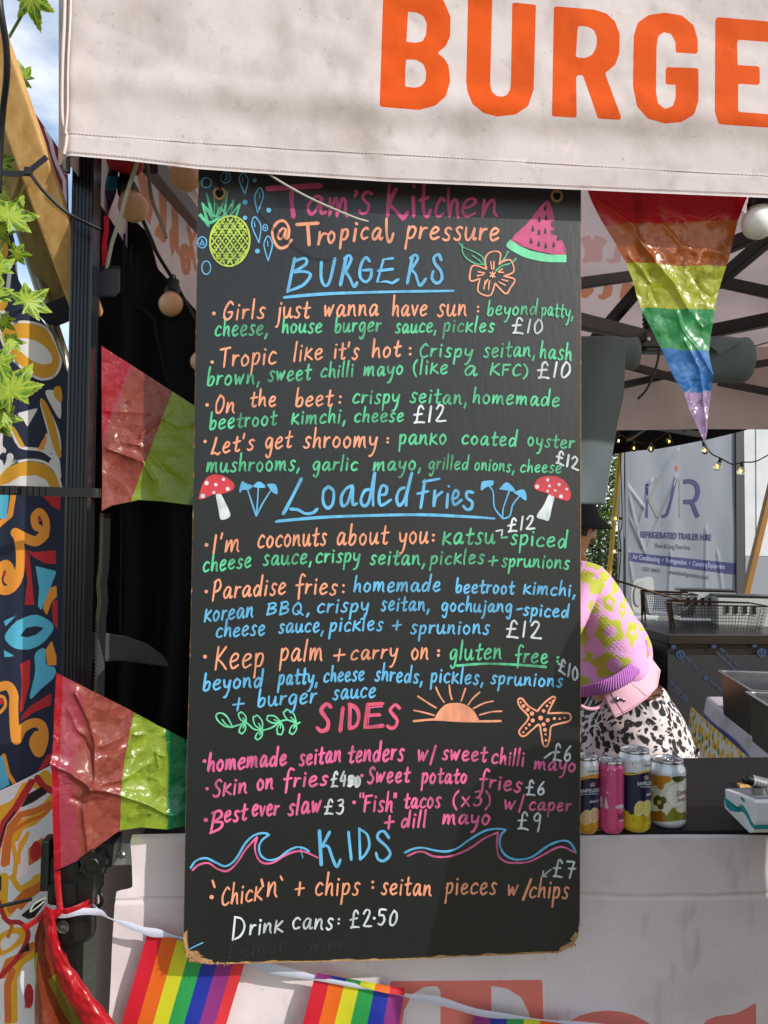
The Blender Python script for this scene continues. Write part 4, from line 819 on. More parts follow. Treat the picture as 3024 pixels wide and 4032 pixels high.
p.S('F2', [(218, 662), (290, 630), (350, 630), (430, 665), (540, 668), (640, 640), (740, 590), (840, 520), (955, 468, '!'), (945, 560), (960, 660), (1020, 710), (1100, 718), (1200, 710), (1300, 665), (1420, 600), (1490, 590), (1580, 632)], 16); p.mb.build('wave_shadow_line_drawing', PM['pink'], board)
# faint rubbed-out marks
m_ghost = M('rubbed_out_chalk', '#1d2423', .6); p = Pen()
for q in (('F1', 'Lemon', 370, 1500, 860, 1440, 95, 9), ('F1', 'drinks', 990, 1450, 1400, 1420, 70, 7), ('E1', 'eco', 640, 180, 800, 150, 60, 8), ('B1', 'ne', 400, 930, 470, 905, 50, 8)): p.word(*q)
for o, a in (('E1', ((560, 1020), (540, 1100))), ('E1', ((500, 1010), (545, 1110))), ('A1', ((1060, 740), (1110, 748), (1180, 715), (1280, 685), (1390, 720))), ('A1', ((1500, 725), (1570, 690), (1640, 675))), ('F1', ((200, 530), (300, 590), (420, 660), (700, 840))), ('E1', ((730, 610), (735, 700))), ('F2', ((930, 1380), (1060, 1150), (1160, 1040)))): p.S(o, a, 5)
p.mb.build('rubbed_out_writing', m_ghost, board)
p = Pen(); p.S('F1', [(60, 1422), (100, 1400), (165, 1370)], 9); p.S('F1', [(960, 590), (980, 680)], 6); p.mb.build('stray_mark', PM['blue'], board)
# ============================================================ left: printed fabric screens, timbers, tube, cable ties, leaves
T2 = TR(0, 900, 1.8433); T3 = TR(0, 1800, 1.8433); T4 = TR(0, 2600, 1.8433); T5 = TR(0, 3200, 1.8433); T1 = TR(0, 0, 1.659)
def sm(f, pts): return catmull(f(pts), 5, True)
WH = [('p', sm(T2, [(-30, 560), (40, 600), (90, 700), (10, 760), (-30, 760)])), ('s', T2([(-20, 520), (20, 490), (60, 430), (70, 330)]), 8), ('s', sm(T2, [(10, 760), (100, 692), (200, 680), (330, 720), (400, 830), (440, 960), (400, 1062), (320, 1092), (250, 1072), (150, 1000), (60, 900)]), 6),
      ('p', sm(T2, [(105, 820), (160, 795), (260, 815), (340, 870), (380, 940), (370, 975), (300, 985), (220, 950), (150, 890)])), ('s', catmull(T2([(40, 1060), (120, 1130), (200, 1165), (290, 1150)]), 5), 8), ('s', catmull(T2([(60, 1420), (100, 1500), (150, 1585), (300, 1608), (380, 1660)]), 5), 6),
      ('p', sm(T2, [(-30, 1350), (50, 1360), (30, 1450), (20, 1570), (45, 1600), (40, 1630), (20, 1625), (-30, 1640)])), ('p', T2([(110, 1345), (280, 1300), (200, 1440), (165, 1380)])), ('c', *T2([(75, 1655)])[0], 14), ('s', T2([(75, 1655), (40, 1760), (-10, 1800)]), 10), ('c', *T2([(400, 1650)])[0], 12), ('s', T2([(400, 1650), (420, 1760), (370, 1720)]), 8),
      ('p', sm(T2, [(290, 1260), (350, 1300), (430, 1480), (440, 1640), (380, 1630), (320, 1600), (330, 1490), (345, 1480)])), ('p', sm(T2, [(330, 1180), (430, 1200), (440, 1380), (380, 1300)])), ('s', T2([(120, 240), (130, 330), (160, 380)]), 6), ('p', sm(T2, [(130, 230), (230, 160), (240, 190), (150, 250)])),
      ('p', sm(T3, [(-30, 200), (60, 160), (150, 130), (260, 125), (330, 160), (375, 225), (440, 225), (440, 232), (-30, 232)])), ('s', catmull(T3([(-20, 150), (60, 62), (150, 28), (260, 22), (350, 52), (415, 125), (445, 225)]), 5), 5), ('s', T3([(410, 60), (430, 140), (420, 20)]), 8), ('c', *T3([(378, 40)])[0], 12), ('s', T3([(0, 40), (20, 100), (-10, 130)]), 12), ('c', *T3([(80, 5)])[0], 10)]
MU = [('p', sm(T2, [(15, 760), (100, 697), (200, 686), (325, 726), (395, 833), (434, 960), (396, 1056), (320, 1086), (252, 1066), (152, 995), (64, 895)]), [sm(T2, [(105, 820), (160, 795), (260, 815), (340, 870), (380, 940), (370, 975), (300, 985), (220, 950), (150, 890)])]),
      ('p', T3([(-30, 165), (60, 72), (150, 38), (260, 32), (345, 60), (408, 130), (440, 222), (374, 222), (330, 162), (260, 132), (150, 137), (60, 190), (-30, 215)])), ('p', sm(T2, [(300, 1230), (350, 1290), (405, 1440), (445, 1640), (420, 1655), (380, 1560), (330, 1380), (295, 1270)])), ('p', T2([(70, 1430), (108, 1440), (185, 1588), (150, 1588)])),
      ('p', sm(T2, [(-30, 460), (30, 465), (60, 540), (10, 600), (-30, 560)])), ('p', sm(T2, [(-30, 110), (40, 90), (60, 180), (0, 300), (-30, 300)])), ('p', sm(T2, [(390, 1160), (440, 1150), (450, 1260), (400, 1230)])), ('p', sm(T2, [(140, 190), (165, 150), (160, 210), (130, 230)]))]
OR = [('p', T2([(270, 1612), (300, 1550), (345, 1480), (335, 1560), (300, 1612)])), ('s', catmull(T3([(150, 590), (230, 610), (300, 600), (335, 540), (330, 450), (290, 395), (250, 430), (258, 500), (285, 515)]), 6), 14), ('s', catmull(T3([(115, 550), (180, 585), (260, 610), (320, 565)]), 6), 20), ('s', catmull(T3([(130, 560), (150, 700), (140, 850), (90, 945), (20, 965), (-20, 900), (0, 810), (50, 780), (80, 840), (60, 890)]), 6), 18),
      ('s', T3([(100, 265), (75, 420), (-20, 500)]), 11), ('p', T3([(340, 960), (410, 930), (415, 1010), (375, 1050), (340, 1150), (312, 1100)])), ('p', T3([(330, 1400), (375, 1330), (400, 1410), (410, 1510), (345, 1510)])),
      ('s', catmull(T4([(-10, 195), (60, 185), (100, 250), (100, 340), (105, 480), (120, 580), (160, 500), (235, 455), (300, 470), (320, 560), (285, 670), (245, 600), (270, 545)]), 6), 18), ('s', T4([(30, 690), (60, 820), (110, 900)]), 8), ('s', catmull(T4([(-10, 260), (30, 270), (40, 330), (0, 380)]), 4), 6), ('p', T4([(330, -20), (410, 20), (410, -40)]))]
RE = [('p', T3([(300, 272), (440, 275), (438, 385), (380, 360)])), ('p', T3([(175, 665), (240, 690), (405, 675), (405, 775), (330, 770), (250, 730)])), ('p', T3([(172, 662), (215, 720), (250, 1072), (178, 1075), (200, 900)])), ('c', *T3([(278, 455)])[0], 11), ('c', *T3([(40, 855)])[0], 11), ('p', T3([(150, 1500), (220, 1465), (215, 1640), (165, 1843), (145, 1843), (160, 1650)])), ('p', T3([(378, 1050), (420, 1030), (418, 1250), (385, 1200)])),
      ('c', *T4([(270, 590)])[0], 10), ('c', *T4([(2, 300)])[0], 12), ('p', T4([(225, 330), (375, 235), (370, 325), (250, 375), (150, 445), (170, 385)])), ('p', T4([(340, 690), (380, 670), (350, 760), (265, 815)]))]
BL = [('p', T3([(-30, 268), (68, 268), (48, 450), (-30, 440)])), ('p', T3([(258, 790), (412, 828), (365, 950), (300, 1112), (275, 1082), (285, 950)])), ('p', sm(T3, [(40, 1290), (100, 1210), (200, 1155), (290, 1150), (390, 1225), (330, 1330), (230, 1390), (120, 1390), (50, 1340)]), [T3([(145, 1300), (190, 1240), (260, 1225), (322, 1240), (260, 1290), (200, 1308)])]),
      ('p', T3([(30, 1190), (135, 1138), (70, 1200), (40, 1230)])), ('p', T3([(30, 1400), (112, 1445), (33, 1452)])), ('p', sm(T3, [(255, 1430), (325, 1388), (335, 1500), (400, 1530), (390, 1600), (300, 1680), (218, 1752), (255, 1560)])), ('p', T4([(-30, 700), (20, 690), (72, 900), (-30, 960)]))]
m_print = M('bold_printed_fabric', '#121a33', .8, weave=.3, bump=.1, bs=20, bd=.006, layers=[('white', '#c9c5c4'), ('mustard', '#c08a1c'), ('red', '#b01d24'), ('orange', '#d98a2c'), ('blue', '#4fa9c4')])
FT = [(-80, 800), (30, 850), (60, 950), (75, 1100), (150, 1240), (200, 1310), (240, 1420), (290, 1520)]
def fabric(YY, ftop, x0, x1, ybot, nu, nv, seed, amp=.012):
    mb = MB()
    def f(u, v):
        x = x0+u*(x1-x0); yt = interp(ftop, x); p = PX(x, yt+v*(ybot-yt), YY)
        return p+Vector((0, amp*noise.noise(Vector((p.x*16, p.z*1.3, seed)))+amp*.4*noise.noise(Vector((p.x*7, p.z*6, seed+3)))+.006*math.sin(p.x*60+p.z*2), 0))
    mb.grid(f, nu, nv); return mb
mb = fabric(.115, FT, -80, 300, 3300, 90, 520, 3); pj = PROJ(mb.np())
mb.at = {'white': sdf(pj, WH), 'mustard': sdf(pj, MU), 'red': sdf(pj, RE), 'orange': sdf(pj, OR), 'blue': sdf(pj, BL)}
tag(mb.build('printed_fabric', m_print, smooth=True, solid=.0008), 'navy fabric screen printed with mustard ovals and orange and light blue swirls', 'fabric')
RL = [('s', T4([(-10, 1340), (30, 1180), (110, 1080), (170, 980), (228, 885)]), 14), ('s', T4([(272, 855), (320, 920), (385, 950)]), 14), ('p', T5(ell(260, 280, 40, 76, .1))), ('s', catmull(T5([(-10, 640), (50, 780), (150, 800), (205, 890), (130, 1050), (0, 1190)]), 8), 10), ('p', T5(ell(210, 1330, 34, 90)))]
MUL = [('s', T4([(20, 1160), (110, 1060), (185, 920)]), 19), ('s', T4([(110, 1280), (140, 1200), (240, 1160), (320, 1090), (380, 1010)]), 20), ('s', T4([(270, 900), (330, 830), (370, 880)]), 19), ('s', catmull(T5([(100, 480), (115, 350), (90, 200), (100, 130), (200, 90)]), 8), 9), ('s', catmull(T5([(90, 470), (150, 550), (240, 500), (340, 470)]), 8), 12), ('s', T5([(30, 470), (20, 640), (60, 720)]), 19), ('s', T5([(100, 1500), (95, 1200), (150, 1080), (240, 1020)]), 16), ('p', sm(T5, [(-20, 900), (120, 830), (220, 880), (120, 980), (-20, 1040)]), [sm(T5, [(10, 930), (80, 880), (140, 890), (90, 960), (20, 1000)])])]
ORL = [('s', T4([(60, 1290), (75, 1210), (150, 1120), (250, 1095), (370, 1040)]), 13), ('s', T4([(30, 1475), (45, 1350), (60, 1280)]), 14), ('p', T5([(205, 260), (312, 172), (312, 320), (208, 390)])), ('s', T5([(80, 700), (180, 590), (340, 510)]), 16), ('s', T5([(20, 1180), (60, 1080), (150, 1040), (240, 960)]), 13), ('p', T5([(200, 1230), (245, 1290), (225, 1390), (175, 1430)])), ('s', T5([(60, 1500), (55, 1250), (90, 1150)]), 14)]
MUL += [('p', T4([(-20, 1060), (60, 1030), (200, 930), (150, 1010), (60, 1090), (-20, 1180)])), ('p', T4([(120, 1475), (135, 1330), (180, 1260), (220, 1230), (200, 1300), (150, 1400), (150, 1475)])), ('p', T5([(0, -20), (20, 200), (0, 320), (-30, 320)])), ('p', T5([(30, 1534), (40, 1380), (90, 1240), (120, 1200), (100, 1400), (90, 1534)])), ('s', T5([(250, 470), (340, 440)]), 8)]
ORL += [('s', catmull(T4([(60, 1475), (70, 1350), (90, 1250), (200, 1170), (300, 1130), (380, 1060)]), 5), 7), ('s', T5([(20, 760), (90, 820), (60, 900)]), 7), ('s', T5([(310, 540), (230, 600), (150, 690)]), 8)]
BKL = [('p', T4([(205, 970), (305, 915), (348, 960), (240, 1030), (148, 1072)])), ('p', T5([(150, 745), (320, 608), (320, 660), (250, 760), (205, 772)])), ('p', T5([(140, 1022), (212, 930), (216, 1000)])), ('s', T4([(-10, 1360), (40, 1195), (110, 1100)]), 4), ('p', T5([(-20, 400), (12, 470), (10, 560), (-20, 600)]))]
m_print2 = M('white_printed_fabric', '#cdcaca', .8, weave=.3, bump=.1, bs=20, bd=.006, layers=[('mustard', '#d0991c'), ('orange', '#bf6420'), ('red', '#a51d20'), ('black', '#15100e')])
mb = fabric(.102, [(-80, 3148), (0, 3113), (200, 3015), (300, 2965)], -80, 300, 5500, 90, 360, 11); pj = PROJ(mb.np())
mb.at = {'mustard': sdf(pj, MUL), 'orange': sdf(pj, ORL), 'red': sdf(pj, RL), 'black': sdf(pj, BKL)}
tag(mb.build('printed_fabric', m_print2, smooth=True, solid=.0008), 'white fabric screen printed with mustard bands, red ovals and black diamonds', 'fabric')

# timbers
def wood(name, col, dark):
    m, t, b = _new(name); b.inputs['Roughness'].default_value = .62
    n = _noise(t, 6, 6, (10, 10, .7)); r = _ramp(t, n.outputs['Fac'], .35, .7, C(col), C(dark)); t.links.new(r.outputs[0], b.inputs['Base Color'])
    n2 = _noise(t, 14, 4, (14, 14, 1)); _bump(t, b, n2.outputs['Fac'], .25, .002); return m
m_wood = wood('sawn_pine', '#cba36a', '#b18448'); m_wood2 = wood('shaded_pine', '#8d7b4e', '#6f5f3a')  # second pine is darkened to olive, its shade put into the colour
def timber(p0, p1, w, h, mat, label, upv):
    o = thing('timber_beam', label, 'beam', tuple(p1), 'timber beams left of the stall'); d = (p1-p0)
    mb = MB(); mb.bar(p0, p1, w, h, upv, bev=.003); mb.build('beam', mat, o); return o
timber(PX(-90, 10, -.123), PX(352, 1246, .137), .047, .03, m_wood, 'smooth golden timber beam leaning behind the black leg, its upper end against the sky', (0, 1, 0))
timber(PX(-180, 30, -.07), PX(250, 1190, .185), .047, .045, m_wood2, 'greenish weathered timber beam leaning left of the golden one', (0, 1, 0))
mb = MB(); mb.tube([PX(20, 700, .145), PX(262, 1450, .145), PX(330, 1660, .145)], .011, 14)
tag(mb.build('steel_tube', M('galvanised_tube', '#8c8a78', .4, metal=.8, var=.5, vs=25, vcol='#6d5a34', bump=.05, bs=150), smooth=True), 'thin galvanised steel tube leaning behind the leaves beside the timbers', 'tube')
# maroon flag behind the timbers
mb = MB()
fl = [[(95, 380), (130, 430), (255, 620)], [(130, 540), (180, 620), (262, 690)], [(190, 760), (225, 800), (268, 850)], [(262, 840), (275, 860), (300, 900)]]
def mar(u, v): 
    k = v*3; i = min(int(k), 2); f = k-i; a = [fl[i][0][j]*(1-f)+fl[i+1][0][j]*f for j in (0, 1)]; b = [fl[i][2][j]*(1-f)+fl[i+1][2][j]*f for j in (0, 1)]
    p = PX(a[0]+(b[0]-a[0])*u, a[1]+(b[1]-a[1])*u, .42); return p+Vector((0, .01*math.sin(u*7+v*3), 0))
mb.grid(mar, 40, 60); pj = PROJ(mb.np()); mb.at = {'white': sdf(pj, [('s', T1([(300, 840), (330, 920), (350, 1010), (375, 1080), (420, 1180), (425, 1340)]), 7)])}
tag(mb.build('maroon_flag', M('maroon_nylon', '#7d1230', .6, trans=.25, layers=[('white', '#c9c0c8')]), smooth=True), 'maroon flag with a narrow white stripe behind the timber beams', 'flag')

# black cable hanging at the very left
mb = MB(); mb.tube(path3([PX(-6, -60, -.25), PX(2, 40, -.25), PX(24, 180, -.23), PX(26, 300, -.21), PX(12, 430, -.18), PX(2, 560, -.16), PX(-6, 760, -.14)], 8), .0042, 10)
m_rub = M('black_rubber', '#101114', .5, bump=.05, bs=200)
tag(mb.build('black_cable', m_rub, smooth=True), 'thick black cable hanging down past the golden timber beam', 'cable')
# cable ties
def tie(name, label, pts, head, tail=None, w=.0042, grp=None):
    o = thing(name, label, 'cable tie', tuple(pts[0]), grp); mb = MB(); P = path3(pts, 6)
    for a, b in zip(P[:-1], P[1:]): mb.bar(a-(b-a)*.08, b+(b-a)*.08, .0012, w*2, (0, 0, 1))
    mb.build('strap', m_plast, o); mb = MB(); mb.box(head, (.011, .008, .012), bev=.0015); mb.build('tie_head', m_plast, o)
    if tail: mb = MB(); mb.tube(path3(tail, 6), [.0028]*6*(len(tail)-1)+[.002], 6); mb.build('tail', m_plast, o)
tie('cable_tie', 'black cable tie round the timbers with a long loose tail', [PX(-40, 668, -.022), PX(20, 682, -.026), PX(100, 682, -.030), PX(125, 665, -.032), PX(184, 618, -.034)], PX(112, 676, -.036), [PX(118, 684, -.036), PX(170, 750, -.035), PX(260, 835, -.02), PX(345, 880, .005), PX(396, 904, .02)])
tie('cable_tie', 'wide black cable tie fastening the ribbed leg to the printed fabric', [PX(-60, 1930, .026), PX(60, 1931, .026), PX(200, 1935, .026), PX(300, 1939, .026), PX(388, 1941, .028), PX(396, 1941, .07)], PX(58, 1932, .022), None, .0072)
tie('cable_tie', 'short black cable tie through the hole at the top of the menu board', [PX(864, 640, .0), PX(864, 700, -.006), PX(864, 745, -.007), PX(864, 764, -.002)], PX(864, 655, -.008), None, .0036)
mb = MB(); mb.tube(path3([PX(-30, 3575, .04), PX(60, 3555, .03), PX(125, 3540, .03)], 5), .003, 6); tag(mb.build('black_strap', m_plast), 'thin black strap end poking across the white printed fabric', 'strap')
# denim wrap
m_den = M('dark_denim', '#0b0f18', .9, weave=.8, bump=.2, bs=60)
mb = MB()
def wrap(u, v):
    x = 150+u*330; a = interp([(150, 1205), (250, 1155), (300, 1140), (470, 1056), (480, 1060)], x); b = interp([(150, 1240), (180, 1270), (215, 1278), (300, 1240), (470, 1182), (480, 1150)], x)
    if x > 395: a = 1052+ (x-395)*.08; b = 1178+(x-395)*.02-max(0, x-460)*1.2
    return PX(x, a+(b-a)*v, .098)+Vector((0, .012*math.sin(u*5), 0))
mb.grid(wrap, 40, 10); tag(mb.build('denim_strip', m_den, smooth=True, solid=.0015), 'dark denim strip tied round behind the black leg', 'fabric strip')

# leafy garland
def leaf_mesh(curl=.16, fold=0, tw=0):
    mb = MB(); ol = []
    lobes = [(-90, .16), (-62, .58), (-42, .42), (-10, .84), (10, .54), (36, .98), (62, .58), (90, 1.12), (118, .58), (144, .98), (170, .54), (190, .84), (222, .42), (242, .58)]
    for a, r in lobes: ol.append((math.cos(R(a))*r, math.sin(R(a))*r))
    fine = []
    for i in range(len(ol)):
        a, b = ol[i], ol[(i+1) % len(ol)]
        for k in range(8):
            t = k/8; s = .025*math.sin(math.pi*t)*(1 if k % 2 else -1.2); nx, ny = -(b[1]-a[1]), b[0]-a[0]; bul = -.02*math.sin(math.pi*t)
            fine.append((a[0]+(b[0]-a[0])*t+nx*(s+bul), a[1]+(b[1]-a[1])*t+ny*(s+bul)))
    n = len(fine); R_ = 9; vs = [(0, 0, 0)]; rad = [0]; vein = [0]
    tips = [(math.cos(R(a)), math.sin(R(a)), r) for a, r in lobes if r > .5]
    for k in range(1, R_+1):
        for (x, y) in fine:
            q = k/R_; X, Y = x*q, y*q; d = min(abs(X*ty-Y*tx) if X*tx+Y*ty > 0 else 9 for tx, ty, r in tips)
            rip = 0; dd = 9
            for tx, ty, r in tips:
                s = X*tx+Y*ty; e = abs(X*ty-Y*tx)
                if s > 0: dd = min(dd, abs(((s-e*.9) % .16)-.08)*.9+max(0, e-.25)*3)
            vs.append((X, Y, -curl*(X*X+Y*Y)+fold*abs(X)+tw*X*Y+.05*math.cos(min(d, .3)*10)-.02+.03*noise.noise(Vector((X*3, Y*3, 1))))); rad.append(q); vein.append(max(.030-d, (.016-dd)*1.0))
    fs = [(0, 1+i, 1+(i+1) % n) for i in range(n)]
    for k in range(R_-1): fs += [(1+k*n+i, 1+(k+1)*n+i, 1+(k+1)*n+(i+1) % n, 1+k*n+(i+1) % n) for i in range(n)]
    mb.add(vs, fs); mb.at = {'rad': rad, 'vein': vein}; return mb
def leaf_mat():
    m, t, b = _new('artificial_maple_leaf'); b.inputs['Roughness'].default_value = .45
    n = _noise(t, 3.2, 4); n2 = t.nodes.new('ShaderNodeObjectInfo')
    base = _ramp(t, n.outputs['Fac'], .38, .62, C('#1f5210'), C('#5f8f1a')).outputs[0]
    src = _mix(t, _step(t, _attr(t, 'rad'), .75, 1.05), base, C('#93a020')); src = _mix(t, _step(t, _attr(t, 'vein'), -.008, .012), src, C('#9db334')); t.links.new(src, b.inputs['Base Color'])
    tb = t.nodes.new('ShaderNodeBsdfTranslucent'); t.links.new(src, tb.inputs[0]); ms = t.nodes.new('ShaderNodeMixShader'); ms.inputs[0].default_value = .35
    t.links.new(b.outputs[0], ms.inputs[1]); t.links.new(tb.outputs[0], ms.inputs[2]); t.links.new(ms.outputs[0], t.nodes['Material Output'].inputs[0]); return m
gl = thing('leaf_garland', 'artificial garland of bright green maple leaves hanging down the left edge', 'garland', tuple(PX(20, 2000, .0)))
m_leaf = leaf_mat(); m_stem = M('green_stem', '#4d6a26', .6)
lms = [leaf_mesh(), leaf_mesh(.34, .18, .1), leaf_mesh(.05, -.25, -.22)]; protos = {}
base = Vector(gl['_w'])
for (x, y, s, rz, tx, ty, Y) in ((128, -10, 92, 178, .3, .1, -.03), (95, 310, 62, -70, -.2, -.5, .25), (30, 855, 108, 20, .1, .3, -.02), (-12, 640, 70, 60, .2, .2, .0), (-10, 1070, 95, -60, .25, .1, -.02), (108, 1190, 84, 45, .1, .4, -.03), (-4, 1430, 78, -40, .1, .2, -.02), (45, 1545, 132, -28, .05, .2, -.035), (10, 1260, 46, 140, .3, .2, .0), (-15, 1650, 80, 200, .1, .3, -.01), (62, 1000, 48, 100, .6, .3, .0), (-6, 900, 60, 160, .3, .5, -.01), (38, 1345, 52, 70, -.3, .5, .0), (-14, 1160, 62, 10, .2, .1, .01), (14, 760, 44, -120, .1, .6, -.01), (70, 1480, 40, 150, .5, .7, .0), (10, 1640, 60, 90, -.2, .4, -.02)):
    p = PX(x, y, Y); sc = s*1.12/FPX*(Y+1.21)
    kd = int(abs(x*7+y)) % 3
    if kd not in protos: o = protos[kd] = lms[kd].build('leaf', m_leaf, None, smooth=True)
    else: o = protos[kd].copy(); COL.objects.link(o)
    o.parent = gl; o.location = p-base; o.scale = (sc, sc, sc)
    o.rotation_euler = (Matrix.Rotation(R(rz), 3, 'Y')@Matrix.Rotation(tx, 3, 'Z')@Matrix.Rotation(math.pi/2-ty, 3, 'X')).to_euler()
mb = MB(); mb.tube(path3([PX(110, -120, 0), PX(125, -20, -.02), PX(-30, 300, .02), PX(-20, 640, .01), PX(20, 870, .0), PX(-15, 1080, .0), PX(-25, 1300, .0), PX(-20, 1450, .0), PX(25, 1560, -.02), PX(-30, 1800, .0)], 8), .0022, 6); mb.tube(path3([PX(-15, 1180, .0), PX(30, 1168, -.01), PX(75, 1185, -.02), PX(100, 1195, -.027)], 6), .0018, 6); mb.tube(path3([PX(-30, 300, .02), PX(40, 330, .15), PX(95, 310, .25)], 6), .0018, 6)
mb.build('stem', m_stem, gl)

# ============================================================ between leg and board: dark coat/curtain, strap, cords
m_coat = M('black_cotton', '#121215', .88, bump=.25, bs=18, bd=.01, spec=.2)
ch = thing('black_coat', 'black zipped coat hanging in the shade between the leg and the board', 'coat', tuple(PX(600, 3000, .32)))
CT = [(360, 700), (430, 760), (500, 830), (590, 930), (620, 1050), (690, 1140), (780, 1230), (960, 1400)]
mb = MB()
def coat(u, v):
    x = 330+u*640; yt = interp(CT, x)+10*noise.noise(Vector((x*.02, 1, 1))); y = yt+v*(3130-yt+ (0 if x < 650 else -(x-650)*.8)); p = PX(x, y, .30)
    f = math.sin(p.x*75+2.2*noise.noise(Vector((p.z*2.5, p.x*4, 1))))
    return p+Vector((0, .028*f*min(1, .2+v*1.4)+.02*noise.noise(Vector((p.x*12, p.z*3.5, 5))), 0))
mb.grid(coat, 120, 160); mb.build('body', m_coat, ch, smooth=True, solid=.002)
mb = MB()
mb.tube(path3([PX(490, 920, .27), PX(488, 1180, .26), PX(500, 1400, .265), PX(480, 1900, .262), PX(474, 2500, .262)], 6), .0022, 5); mb.tube(path3([PX(500, 1180, .27), PX(600, 1250, .262), PX(620, 1330, .262), PX(660, 1500, .265)], 6), .0025, 5); mb.tube([PX(518, 960, .266), PX(512, 1190, .262)], .002, 5)
mb.build('seam', M('black_seam', '#030304', .95), ch, smooth=True)
mb = MB()
ZP = path3([PX(398, 2020, .10), PX(396, 2120, .10), PX(392, 2230, .10), PX(384, 2300, .10), PX(388, 2370, .10), PX(380, 2455, .10), PX(374, 2680, .10), PX(372, 2790, .10)], 30)
for i in range(0, len(ZP)-1, 1):
    mb.box(ZP[i]+Vector(((i % 2)*.0022, 0, 0)), (.0034, .002, .0016))
mb.build('zip_teeth', M('zip_metal', '#6d6a5c', .4, metal=.8), ch)
mb = MB(); mb.grid(lambda u, v: ZP[int(v*(len(ZP)-1))]+Vector((.002+u*.010, .003+u*.01, 0)), 4, 60); mb.build('zip_tape', m_coat, ch, smooth=True)
m_strap = M('grey_canvas_webbing', '#3a3b41', .9, weave=.9, bump=.3, bs=140, var=.4, vs=20)
mb = MB()
def band(u, v):
    x = 340+u*320; a = interp([(340, 2485), (420, 2492), (500, 2505), (580, 2535), (640, 2580), (660, 2610)], x); b = interp([(340, 2600), (410, 2605), (480, 2602), (560, 2612), (640, 2622), (660, 2625)], x)
    return PX(x, a+(b-a)*v, .105+.14*u)
mb.grid(band, 30, 8); mb.build('fabric_band', m_strap, ch, smooth=True, solid=.002)
mb = MB(); mb.slab([PX(x, y, .101) for x, y in T3([(690, 1290), (715, 1330), (750, 1480), (755, 1540), (710, 1590), (690, 1620)])], .003); mb.build('fabric_band', m_strap, ch)
# cords
m_cord = M('off_white_cord', '#a9a69b', .8, bump=.3, bs=400); m_cord2 = M('grey_brown_cord', '#6d665a', .8, bump=.3, bs=400)
mb = MB(); mb.tube(path3([PX(545, 600, .02), PX(535, 655, .02), PX(500, 760, .03), PX(470, 870, .05), PX(440, 960, .07), PX(420, 1060, .09)], 8), .0034, 8); tag(mb.build('cord', m_cord, smooth=True), 'whitish cord running down beside the upper bulb to the denim strip', 'cord')
mb = MB(); mb.tube(path3([PX(578, 600, .06), PX(584, 680, .06), PX(600, 790, .06), PX(640, 890, .06), PX(655, 940, .06)], 8), [.003]*32+[.0012], 8); tag(mb.build('cord', m_cord2, smooth=True), 'grey cord end dangling in front of the orange lettering between the two upper bulbs', 'cord')
mb = MB(); mb.tube(path3([PX(1020, 640, -.02), PX(1065, 690, -.03), PX(1200, 770, -.042), PX(1330, 830, -.05), PX(1410, 862, -.05), PX(1452, 872, -.046)], 8), [.0018]*36+[.0017, .0014, .0012, .0009, .0008], 8); tag(mb.build('cord', m_cord, smooth=True), 'thin beige cord end hanging diagonally across the top of the menu board', 'cord')
# red tape strip and purple-blue flag behind leg top
mb = MB(); mb.grid(lambda u, v: PX(408+u*20-v*8, 850+v*240, .09)+Vector((0, .004*math.sin(v*9), 0)), 4, 16); tag(mb.build('red_ribbon', M('red_plastic_ribbon', '#d3203a', .3, trans=.2), smooth=True), 'short red plastic ribbon beside the black leg above the denim strip', 'ribbon')
mb = MB(); mb.grid(lambda u, v: PX(400+u*68-v*40*u, 640+v*200+u*30*(1-v), .16)+Vector((0, .012*math.sin(u*6+v*4), 0)), 16, 24); mb.at = {'stripe': [min(3.9, max(0, (PROJ([tuple(q)])[0][1]-640)/55)) for q in mb.v]}
tag(mb.build('small_flag', M('dark_striped_nylon', '#203050', .5, trans=.2, stripe=['#0d1420', '#2b7f9e', '#4a2a68', '#5c2350']), smooth=True), 'small dark blue and purple flag tucked behind the top of the black leg', 'flag')
mb = MB(); mb.lathe([(0, -.02), (.025, -.016), (.034, 0), (.03, .014), (0, .022)], PX(492, 640, .16), (0.2, -.4, 1), 16); tag(mb.build('red_cloth_bundle', M('red_fabric', '#a5131c', .6), smooth=True), 'red cloth bundle tucked under the valance beside the whitish cord', 'cloth bundle')

# ============================================================ festoon lights
m_bulb = M('frosted_bulb_warm_shade', '#eebf98', .35, var=.2, vs=40, vcol='#dfa87e', spec=.5); m_bulbw = M('frosted_white_bulb', '#f2eeea', .22, spec=.7)  # the peach tint is warm shade put into the bulb colour
fs = thing('festoon_light', 'black festoon cable with frosted peach globe bulbs hanging between the leg and the board', 'string lights', tuple(PX(560, 700, .2)))
def festoon(root, x, y, Y, r, ax, mat):
    c = PX(x, y, Y); a = Vector(ax).normalized(); mb = MB()
    mb.lathe([(r*math.sin(t), -r*math.cos(t)*1.0) for t in [math.pi*i/16 for i in range(14)]]+[(r*.62, r*.88), (r*.6, r*1.0)], c, a, 28); b = mb.build('bulb', mat, root, smooth=True)
    mb = MB(); mb.lathe([(r*.70, r*.86), (r*.72, r*1.25), (r*.66, r*1.3), (r*.66, r*1.55), (r*.58, r*1.6), (r*.52, r*2.1), (r*.2, r*2.2), (0, r*2.2)], c, a, 20)
    ring = [c+a*r*2.35+(a.orthogonal().normalized()*math.cos(t)+a*math.sin(t))*r*.22 for t in [k*.35 for k in range(19)]]; mb.tube(ring, r*.07, 6); mb.build('lamp_holder', m_plast, b, smooth=True); return c+a*r*2.15
